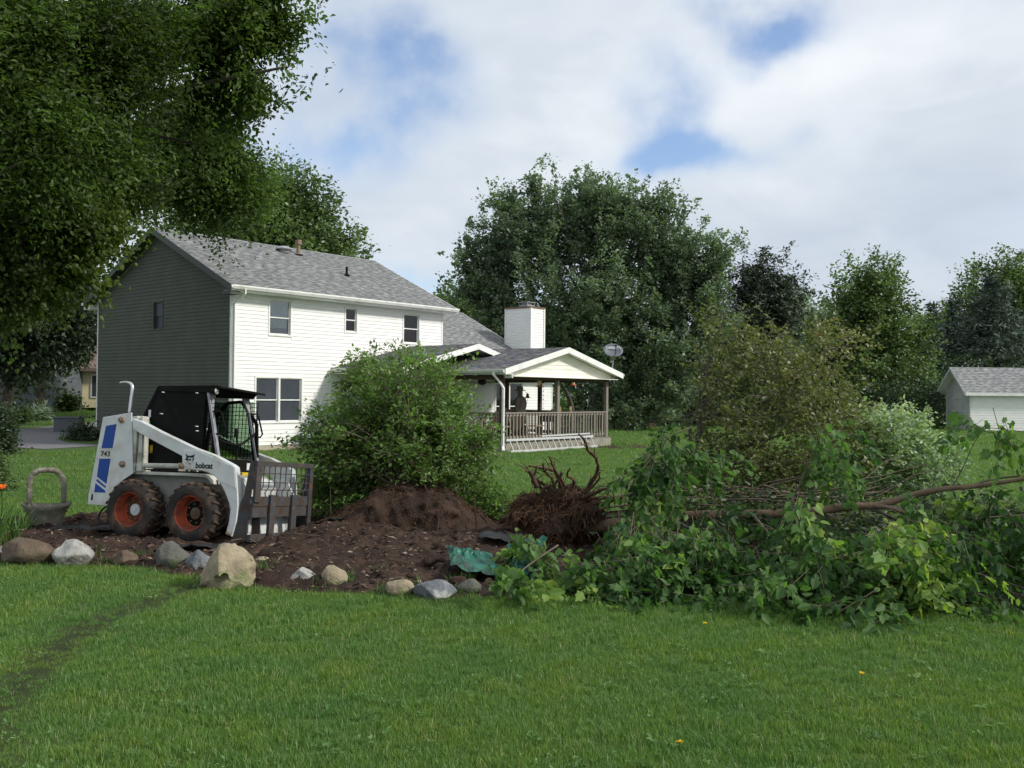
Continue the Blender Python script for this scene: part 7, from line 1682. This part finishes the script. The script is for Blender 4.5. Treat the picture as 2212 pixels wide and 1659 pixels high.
for i in big:
    o = bpy.data.objects.new('leaf', LM[int(lobed[i])][min(7, int(rn[i] * 8))]); COL.objects.link(o); o.parent = ft
    a_ = Vector(A[i]).normalized(); b_ = Vector(Nn[i]).cross(a_).normalized(); c_ = a_.cross(b_); m_ = Matrix((a_, b_, c_)).transposed().to_4x4() @ Matrix.Scale(float(S[i]), 4); m_.translation = Vector(P[i]); o.matrix_basis = m_
# twig of large leaves reaching left over the tarp
lb = MB(); lb.tube(smooth_pts([at(1205, 1178, 9.4) - FO, at(1150, 1215, 9.0) - FO, at(1095, 1258, 8.6) - FO], 4), [.011, .010, .010, .009, .008, .007, .006, .005, .004], 6); lb.build('branch', M['twig'], ft, smooth=True)

# ------------------------------------------------------------------ second tree: olive brown crown standing in the tangle
def pxtree(name, label, cat, base, Yc, regs, mat, size, nl, L, stems, tmpl=QUAD, spread=.18, droop=.1, upw=.35, bark='bark', yd=.6, r0=.05):
    root = empty(name, base); tag(root, label, cat); b = Vector(base); Cs, Ds, Ls, Tn = [], [], [], []
    tw = MB()
    for (px, py, rx, ry, n, tn) in regs:
        for k in range(n):
            while True:
                a_, b_ = random.uniform(-1, 1), random.uniform(-1, 1)
                if a_ * a_ + b_ * b_ < 1: break
            p = at(px + a_ * rx, py + b_ * ry, Yc + random.gauss(0, yd) * (1 - .5 * abs(a_))); p.z = max(p.z, .1); d_ = Vector((random.gauss(a_ * .6, .6), random.gauss(-.1, .5), random.gauss(upw, .5))).normalized()
            l_ = L * random.uniform(.5, 1.3); Cs.append(list(p - b)); Ds.append(list(d_)); Ls.append(l_); Tn.append(min(1, max(0, random.gauss(tn, .16))))
            if k % 2 == 0: tw.tube([p - b - d_ * l_ * .4, p - b + d_ * l_], [.004, .0015], 4, cap=False)
    P, A, Nn, S, rn = sprays(np.array(Cs), np.array(Ds), np.array(Ls), nl, size, droop, spread, tone=np.array(Tn), tw=.65, fold=.6)
    P[:, 2] = np.maximum(P[:, 2] + b.z, .03) - b.z
    leaf_mesh('foliage', P, A, Nn, S, rn, tmpl, M[mat], root)
    tw.build('twigs', M['twig'], root, kind='stuff'); mb = MB()
    for L_ in stems:
        pts = smooth_pts([at(x, y, Y_) - b for x, y, Y_, _ in L_], 5); rr = np.interp(np.linspace(0, len(L_) - 1, len(pts)), range(len(L_)), [q[3] for q in L_]); mb.tube(pts, list(rr), 8)
    mb.pieces('stem', M[bark], root, smooth=True); return root
bt = at(1555, 1080, 13.2); bt.z = 0
pxtree('toppled_fruit_tree', 'leaning tree with olive brown leaves behind the fallen trunk', 'tree', bt, 13.2,
       [(1640, 850, 110, 100, 150, .5), (1590, 780, 80, 60, 60, .4), (1700, 760, 110, 50, 60, .55), (1800, 740, 70, 28, 30, .8), (1760, 850, 90, 80, 100, .6), (1680, 960, 150, 80, 170, .5), (1560, 920, 70, 80, 60, .35), (1600, 1020, 150, 50, 110, .3), (1840, 960, 50, 70, 45, .6), (1560, 700, 40, 45, 14, .5), (1750, 1040, 110, 40, 70, .35), (1790, 930, 80, 60, 60, .65), (1600, 1070, 170, 40, 120, .3), (1800, 1080, 130, 40, 80, .3), (1680, 1030, 160, 40, 60, .45)], 'lf_brown', .062, 22, .36,
       [[(1490, 1000, 13.2, .035), (1512, 930, 13.2, .045), (1522, 860, 13.2, .04), (1530, 780, 13.2, .028), (1552, 720, 13.2, .014), (1560, 670, 13.2, .006)], [(1500, 980, 13.1, .03), (1490, 930, 13.1, .02), (1508, 880, 13.1, .018), (1515, 800, 13.1, .012), (1500, 740, 13.1, .006)],
        [(1515, 900, 13.1, .018), (1570, 890, 13.0, .014), (1640, 895, 12.9, .008), (1680, 905, 12.9, .005)], [(1525, 840, 13.2, .018), (1580, 800, 13.2, .013), (1640, 770, 13.2, .008), (1690, 745, 13.2, .004)], [(1530, 960, 13.2, .02), (1620, 900, 13.2, .016), (1710, 820, 13.2, .012), (1780, 760, 13.2, .008), (1850, 745, 13.2, .004)],
        [(1520, 985, 13.2, .025), (1620, 960, 13.1, .02), (1720, 930, 13.1, .014), (1830, 900, 13.1, .008)], [(1500, 1010, 13.2, .02), (1600, 1000, 13.1, .018), (1700, 1000, 13, .014), (1800, 990, 13, .008)], [(1505, 960, 13.2, .008), (1480, 900, 13.2, .006), (1462, 860, 13.2, .003)], [(1480, 900, 13.2, .005), (1500, 880, 13.2, .004), (1512, 862, 13.2, .002)],
        [(1480, 990, 13.0, .014), (1430, 940, 12.9, .010), (1410, 985, 12.9, .008)], [(1500, 1040, 13.3, .02), (1420, 1060, 12.9, .02), (1330, 1075, 12.6, .014)]])
st_ = at(1930, 1080, 13.8); st_.z = 0
pxtree('felled_shrub', 'pale silvery leaved shrub at the right end behind the fallen trunk', 'shrub', st_, 13.8,
       [(1940, 960, 85, 65, 130, .68), (1890, 930, 60, 48, 60, .75), (2000, 1010, 62, 50, 70, .62), (1880, 1020, 90, 50, 80, .4), (1960, 1065, 90, 30, 60, .35), (1960, 1000, 95, 70, 90, .6), (1900, 915, 50, 30, 30, .85), (1800, 1060, 100, 36, 60, .3), (1985, 955, 40, 30, 24, .8), (1850, 980, 60, 40, 40, .55)], 'lf_silver', .062, 20, .34,
       [[(1850, 1075, 13.6, .03), (1890, 1010, 13.7, .022), (1930, 950, 13.8, .012), (1950, 900, 13.8, .004)], [(1860, 1080, 13.6, .025), (1940, 1040, 13.7, .016), (2010, 1000, 13.8, .006)], [(1840, 1070, 13.6, .02), (1870, 980, 13.7, .012), (1885, 910, 13.7, .004)]], tmpl=OVAL, yd=.45, upw=.3)
n_ = 2200
bh = empty('brush_pile', at(1480, 1100, 12.2) * Vector((1, 1, 0))); tag(bh, 'tangle of bare brush and twigs behind the fallen trunk', 'brush pile'); mb = MB()
for k in range(110):
    p = at(random.uniform(1290, 1900), random.uniform(1040, 1130), random.gauss(12.0, .35)) - bh.location; d_ = Vector((random.gauss(1, .5), random.gauss(0, .4), random.gauss(.05, .22))); l_ = random.uniform(.3, 1.1); mb.tube([p, p + d_ * l_ * .5 + Vector((0, 0, random.gauss(0, .04))), p + d_ * l_], [.008, .006, .003], 4)
mb.build('twigs', M['twig'], bh, kind='stuff'); 
C = np.array([list(at(random.uniform(1380, 2200), random.uniform(1085, 1235), random.gauss(11.5, .5)) - bh.location) for k in range(420)])
P, A, Nn, S, rn = sprays(C, rv(420), np.full(420, .4), 16, .075, .2, .3); P[:, 2] = np.maximum(P[:, 2], .02); leaf_mesh('foliage', P, A, Nn, S, rn * .7, OVAL, M['lf_dark'], bh)

# ------------------------------------------------------------------ daylily, weeds, dandelions
def blades(name, C, n, L, wid, mat, parent=None, out=.7, seg=5, cmap=None):
    """arching strap leaves from the points C"""
    m = len(C) * n; base = np.repeat(np.array(C), n, 0) + RNG.normal(0, .02, (m, 3)) * np.array([1, 1, 0]); a_ = RNG.uniform(0, 6.283, m); h_ = np.column_stack([np.cos(a_), np.sin(a_), np.zeros(m)]); Ls = L * RNG.uniform(.5, 1.15, m); lean = out * RNG.uniform(.3, 1.2, m); V = []
    side = np.column_stack([-np.sin(a_), np.cos(a_), np.zeros(m)])
    for i in range(seg + 1):
        t = i / seg; r_ = Ls * lean * t ** 1.5; z = Ls * (t - lean * .55 * t ** 2.4); c_ = base + h_ * r_[:, None]; c_[:, 2] += z; w_ = wid * (1 - t) ** .6 * (1 if i else .8)
        V += [c_ - side * w_, c_ + side * w_]
    V = np.stack(V, 1); k = V.shape[1]; q = np.array([[2 * i, 2 * i + 2, 2 * i + 3, 2 * i + 1] for i in range(seg)]).reshape(-1)
    Fc = (np.arange(m)[:, None] * k + q[None]).reshape(-1); o = np_mesh(name, V.reshape(-1, 3), Fc, 4, M[mat], parent, rnd=np.repeat(RNG.random(m), seg)); o['kind'] = 'stuff'; return o
M['lf_lily'] = leafmat('daylily_leaves', [(0, (.03, .075, .02)), (.6, (.07, .15, .03)), (1, (.16, .24, .05))], trans=.3)
M['lf_grass'] = leafmat('tuft_leaves', [(0, (.03, .07, .015)), (.6, (.06, .13, .025)), (1, (.13, .19, .05))], trans=.3)
dl = empty('daylily', gnd(-12, 1188)); tag(dl, 'daylily clump with an orange bloom at the left picture edge', 'daylily')
blades('leaves', [Vector((random.gauss(0, .12), random.gauss(.1, .12), 0)) for k in range(9)], 14, .72, .010, 'lf_lily', dl, out=.8)
fl_ = at(3, 1056, 10.3) - dl.location; mb = MB(); mb.tube(smooth_pts([(0, 0, 0), (fl_.x * .6, fl_.y * .5, fl_.z * .6), fl_], 4), .004, 5); mb.build('stalk', M['lf_lily'], dl)
n = 6; P = np.tile(np.array(list(fl_)), (n, 1)); aa = np.arange(n) * 1.047; A = np.column_stack([np.cos(aa), np.sin(aa) * .8, np.full(n, .9)]); o = leaf_mesh('petals', P, A, np.cross(A, rv(n)), np.full(n, .075), RNG.random(n), OVAL, M['petal_o'], dl, 1.3, kind=None)
dl2 = empty('daylily', gnd(28, 1150)); tag(dl2, 'flowerless daylily clump left of the concrete basket', 'daylily'); blades('leaves', [Vector((random.gauss(0, .1), random.gauss(0, .1), 0)) for k in range(6)], 10, .5, .008, 'lf_lily', dl2, out=.9)
W = []
for (px, py, w_, n) in ((250, 1222, 50, 9), (305, 1210, 16, 8), (205, 1200, 20, 5), (330, 1235, 40, 8), (688, 1272, 10, 6), (752, 1262, 14, 9), (1000, 1260, 50, 8), (900, 1275, 40, 8), (840, 1250, 20, 4), (580, 1232, 20, 5), (760, 1150, 14, 4), (1120, 1290, 60, 6), (30, 1222, 50, 5), (170, 1236, 60, 8), (480, 1276, 80, 8), (650, 1280, 60, 6), (860, 1300, 60, 9), (930, 1306, 70, 8), (820, 1283, 30, 7), (985, 1296, 30, 6), (560, 1240, 20, 3)):
    for k in range(n):
        p = gnd(px + random.gauss(0, w_ / 2), py + random.gauss(0, 4)); p.z = float(bedH(p.x, p.y)[0]) - .01; W.append(p)
o = blades('weeds', W, 9, .15, .0042, 'lf_grass', out=.8); tag(o, 'green weeds and grass tufts among the edging stones', 'weeds')
def dandelion(px, py, label):
    b = gnd(px, py); e = empty('dandelion', (b.x, b.y, float(H(b.x, b.y)))); tag(e, label, 'dandelion', 'yellow dandelions in the lawn')
    mb = MB(); mb.tube([(0, 0, 0), (.004, 0, .07)], .002, 5); mb.build('stalk', M['lf_lily'], e); n = 26; aa = RNG.uniform(0, 6.283, n); A = np.column_stack([np.cos(aa), np.sin(aa), RNG.uniform(.15, .9, n)])
    leaf_mesh('petals', np.tile([.004, 0, .07], (n, 1)), A, np.tile([0, 0, 1.], (n, 1)) + .2 * rv(n), np.full(n, .022), RNG.random(n), QUAD, M['petal_y'], e, 1.3, kind=None)
dandelion(1860, 1482, 'yellow dandelion in the right foreground lawn'); dandelion(1522, 1366, 'yellow dandelion in the lawn below the fallen leaves'); dandelion(1092, 1292, 'yellow dandelion beside the brown rock at the bed corner'); dandelion(1466, 1634, 'yellow dandelion bud near the bottom of the lawn')

def broadleaf():
    n = 1100; y = 4.2 + 7.5 * RNG.random(n) ** 1.3; x = RNG.uniform(-1, 1, n) * y * .56; k = ~inside(x, y, BED); x, y = x[k], y[k]; n = len(x)
    C = np.column_stack([x, y, H(x, y) + .035]); m = 7; P = np.repeat(C, m, 0) + RNG.normal(0, .014, (n * m, 3)) * np.array([1, 1, .5]); a_ = RNG.uniform(0, 6.283, n * m)
    A = np.column_stack([np.cos(a_), np.sin(a_), RNG.uniform(.1, .8, n * m)]); S = np.repeat(RNG.choice([.016, .022, .030, .042], n, p=[.42, .35, .17, .06]), m) * RNG.uniform(.6, 1.2, n * m)
    o = leaf_mesh('lawn_weeds', P, A, np.tile([0, 0, 1.], (n * m, 1)) + .3 * rv(n * m), S, np.repeat(RNG.random(n), m) * .7 + .3 * RNG.random(n * m), OVAL, M['lf_weed'], None, .9); tag(o, 'clover and small broadleaf weeds dotted through the lawn', 'lawn weeds')
M['lf_weed'] = leafmat('clover_leaves', [(0, (.05, .12, .03)), (.6, (.11, .21, .06)), (1, (.22, .33, .13))], trans=.3)
broadleaf()
# ------------------------------------------------------------------ grass: clumps of blades scattered over the lawn
def clump_mesh(name, nb, rad, hgt, wd, seed):
    rg = np.random.default_rng(seed); m = nb; a_ = rg.uniform(0, 6.283, m); r_ = rad * np.sqrt(rg.random(m)); b2 = rg.uniform(0, 6.283, m)
    base = np.column_stack([np.cos(a_) * r_, np.sin(a_) * r_, np.full(m, -.01)]); h_ = np.column_stack([np.cos(b2), np.sin(b2), np.zeros(m)]); sd3 = np.column_stack([-np.sin(b2 + rg.normal(0, .6, m)), np.cos(b2), np.zeros(m)])
    Ls = hgt * rg.uniform(.45, 1.15, m); le = rg.uniform(.05, .85, m) ** 1.2; V = []
    for t in (0, .5, 1.):
        c_ = base + h_ * (Ls * le * t ** 1.6)[:, None]; c_[:, 2] += Ls * (t - .45 * le * t ** 2); w_ = wd * (1 - .35 * t) * rg.uniform(.7, 1.2, m)
        V += [c_ - sd3 * w_[:, None], c_ + sd3 * w_[:, None]] if t < 1 else [c_]
    V = np.stack(V, 1); q = np.array([0, 1, 3, 2, 2, 3, 4]); Fc = (np.arange(m)[:, None] * 5 + q[None]).reshape(-1)
    me = bpy.data.meshes.new(name); me.vertices.add(m * 5); me.vertices.foreach_set('co', V.astype(np.float32).ravel()); me.loops.add(len(Fc)); me.loops.foreach_set('vertex_index', Fc.astype(np.int32))
    npf = np.tile([4, 3], m); me.polygons.add(len(npf)); me.polygons.foreach_set('loop_start', np.concatenate([[0], np.cumsum(npf)[:-1]]).astype(np.int32)); me.update(calc_edges=True)
    at_ = me.attributes.new('rnd', 'FLOAT', 'FACE'); at_.data.foreach_set('value', np.repeat(rg.random(m), 2).astype(np.float32)); me.materials.append(M['grass']); return bpy.data.objects.new(name, me)
def grass_material():
    m, t = newmat('grass_blades'); L = t.links; out = t.nodes.new('ShaderNodeOutputMaterial'); b = t.nodes.new('ShaderNodeBsdfPrincipled')
    g = t.nodes.new('ShaderNodeNewGeometry').outputs['Position']
    at_ = t.nodes.new('ShaderNodeAttribute'); at_.attribute_name = 'rnd'
    c1 = ramp(t, at_.outputs['Fac'], [(0, (.070, .142, .030)), (.5, (.110, .210, .048)), (.88, (.165, .28, .075)), (.94, (.26, .33, .14)), (1, (.42, .40, .24))])
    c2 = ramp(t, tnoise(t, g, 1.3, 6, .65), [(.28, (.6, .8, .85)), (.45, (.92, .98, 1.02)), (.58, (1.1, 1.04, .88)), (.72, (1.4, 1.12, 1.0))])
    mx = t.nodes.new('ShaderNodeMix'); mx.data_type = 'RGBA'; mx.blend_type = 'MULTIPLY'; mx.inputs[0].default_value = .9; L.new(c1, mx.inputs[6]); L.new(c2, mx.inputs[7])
    L.new(mx.outputs[2], b.inputs['Base Color']); b.inputs['Roughness'].default_value = .5; b.inputs['Specular IOR Level'].default_value = .35
    tr = t.nodes.new('ShaderNodeBsdfTranslucent'); mc = t.nodes.new('ShaderNodeMix'); mc.data_type = 'RGBA'; mc.blend_type = 'MULTIPLY'; mc.inputs[0].default_value = 1; L.new(mx.outputs[2], mc.inputs[6]); mc.inputs[7].default_value = (1.6, 1.7, .6, 1); L.new(mc.outputs[2], tr.inputs[0])
    ms = t.nodes.new('ShaderNodeMixShader'); ms.inputs[0].default_value = .35; L.new(b.outputs[0], ms.inputs[1]); L.new(tr.outputs[0], ms.inputs[2]); L.new(ms.outputs[0], out.inputs[0]); return m
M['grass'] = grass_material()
def scatter_grass():
    zones = [(4.0, 6.6, 560, 1.0), (6.6, 10, 330, 1.1), (10, 17, 110, 1.45), (17, 34, 22, 2.4), (34, 62, 5, 4.0)]
    P = []; Sc = []; 
    for y0, y1, dens, sc in zones:
        hw = y1 * .58 + .6; area = 2 * hw * (y1 - y0); n = int(area * dens); x = RNG.uniform(-hw, hw, n); y = RNG.uniform(y0, y1, n); k = np.abs(x) < y * .58 + .5
        x, y = x[k], y[k]; s = sc * RNG.uniform(.75, 1.25, len(x)); P.append(np.column_stack([x, y])); Sc.append(s)
    P = np.concatenate(P); Sc = np.concatenate(Sc)
    inb = inside(P[:, 0], P[:, 1], BED); d = dist_poly(P[:, 0], P[:, 1], BED + [BED[0]]); fringe = inb & (d < .10) & (RNG.random(len(P)) < .5)
    keep = ~inb | fringe
    # inside the house and porch footprint, on the driveway: none
    rel = P - np.array([A0.x, A0.y]); lu = rel @ np.array([U.x, U.y]); lv2 = rel @ np.array([Vv.x, Vv.y])
    keep &= ~((lu > -.05) & (lu < 17) & (lv2 > -.05) & (lv2 < 12)); keep &= ~((lu > 4.2) & (lu < 12.6) & (lv2 > -5.8) & (lv2 < .1))
    keep &= dist_poly(P[:, 0], P[:, 1], drv) > 2.2
    dt = np.minimum(dist_poly(P[:, 0], P[:, 1], TRACK), dist_poly(P[:, 0], P[:, 1], TRACK2) + .18)
    wid_ = .28 + .10 * np.clip((7 - P[:, 1]) / 2.5, 0, 1); worn = 1 - sstep(dt, wid_ * .25, wid_); keep &= RNG.random(len(P)) > worn * .45
    P, Sc, worn = P[keep], Sc[keep], worn[keep]; n = len(P)
    patch = np.array([noise.noise(Vector((x * .9, y * .9, 3))) for x, y in P])
    Sc = Sc * (1 + .28 * patch) * (1 - .5 * worn) 
    me = bpy.data.meshes.new('grass'); me.vertices.add(n); me.vertices.foreach_set('co', np.column_stack([P, H(P[:, 0], P[:, 1])]).astype(np.float32).ravel())
    a_ = me.attributes.new('rot', 'FLOAT_VECTOR', 'POINT'); a_.data.foreach_set('vector', np.column_stack([RNG.normal(0, .12, n), RNG.normal(0, .12, n), RNG.uniform(0, 6.283, n)]).astype(np.float32).ravel())
    a_ = me.attributes.new('sc', 'FLOAT_VECTOR', 'POINT'); zs = RNG.uniform(.8, 1.15, n) / np.where(Sc > 1.8, 1.6, 1.)
    a_.data.foreach_set('vector', np.column_stack([Sc, Sc, Sc * zs]).astype(np.float32).ravel())
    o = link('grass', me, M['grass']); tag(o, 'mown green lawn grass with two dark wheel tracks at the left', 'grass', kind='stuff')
    ng_ = bpy.data.node_groups.new('grass_blades', 'GeometryNodeTree'); ng_.interface.new_socket('Geometry', in_out='INPUT', socket_type='NodeSocketGeometry'); ng_.interface.new_socket('Geometry', in_out='OUTPUT', socket_type='NodeSocketGeometry')
    Nn_, Ln = ng_.nodes, ng_.links; gi = Nn_.new('NodeGroupInput'); go = Nn_.new('NodeGroupOutput'); iop = Nn_.new('GeometryNodeInstanceOnPoints'); j = Nn_.new('GeometryNodeJoinGeometry')
    for k in range(4):
        ob = clump_mesh('grass_clump', 38, .055, .056, .0018, 100 + k); oi = Nn_.new('GeometryNodeObjectInfo'); oi.inputs['Object'].default_value = ob; oi.inputs['As Instance'].default_value = True; Ln.new(oi.outputs['Geometry'], j.inputs[0])
    m2 = Nn_.new('GeometryNodeMeshToPoints'); Ln.new(gi.outputs[0], m2.inputs[0]); Ln.new(m2.outputs[0], iop.inputs['Points']); Ln.new(j.outputs[0], iop.inputs['Instance']); iop.inputs['Pick Instance'].default_value = True
    for nm, sk in (('rot', 'Rotation'), ('sc', 'Scale')):
        na = Nn_.new('GeometryNodeInputNamedAttribute'); na.data_type = 'FLOAT_VECTOR'; na.inputs['Name'].default_value = nm; Ln.new(na.outputs['Attribute'], iop.inputs[sk])
    Ln.new(iop.outputs[0], go.inputs[0]); md = o.modifiers.new('blades', 'NODES'); md.node_group = ng_
    print('grass clumps', n)
scatter_grass()
T = []
while len(T) < 60:
    y = random.uniform(4.3, 9.5); x = random.uniform(-1, 1) * y * .55
    if not inside(np.array([x]), np.array([y]), BED)[0]: T.append(Vector((x, y, float(H(x, y)) - .01)))
o = blades('coarse_grass', T, 12, .125, .0026, 'lf_grass', out=.6); tag(o, 'paler coarse grass tufts standing a little above the mown lawn', 'grass tufts')
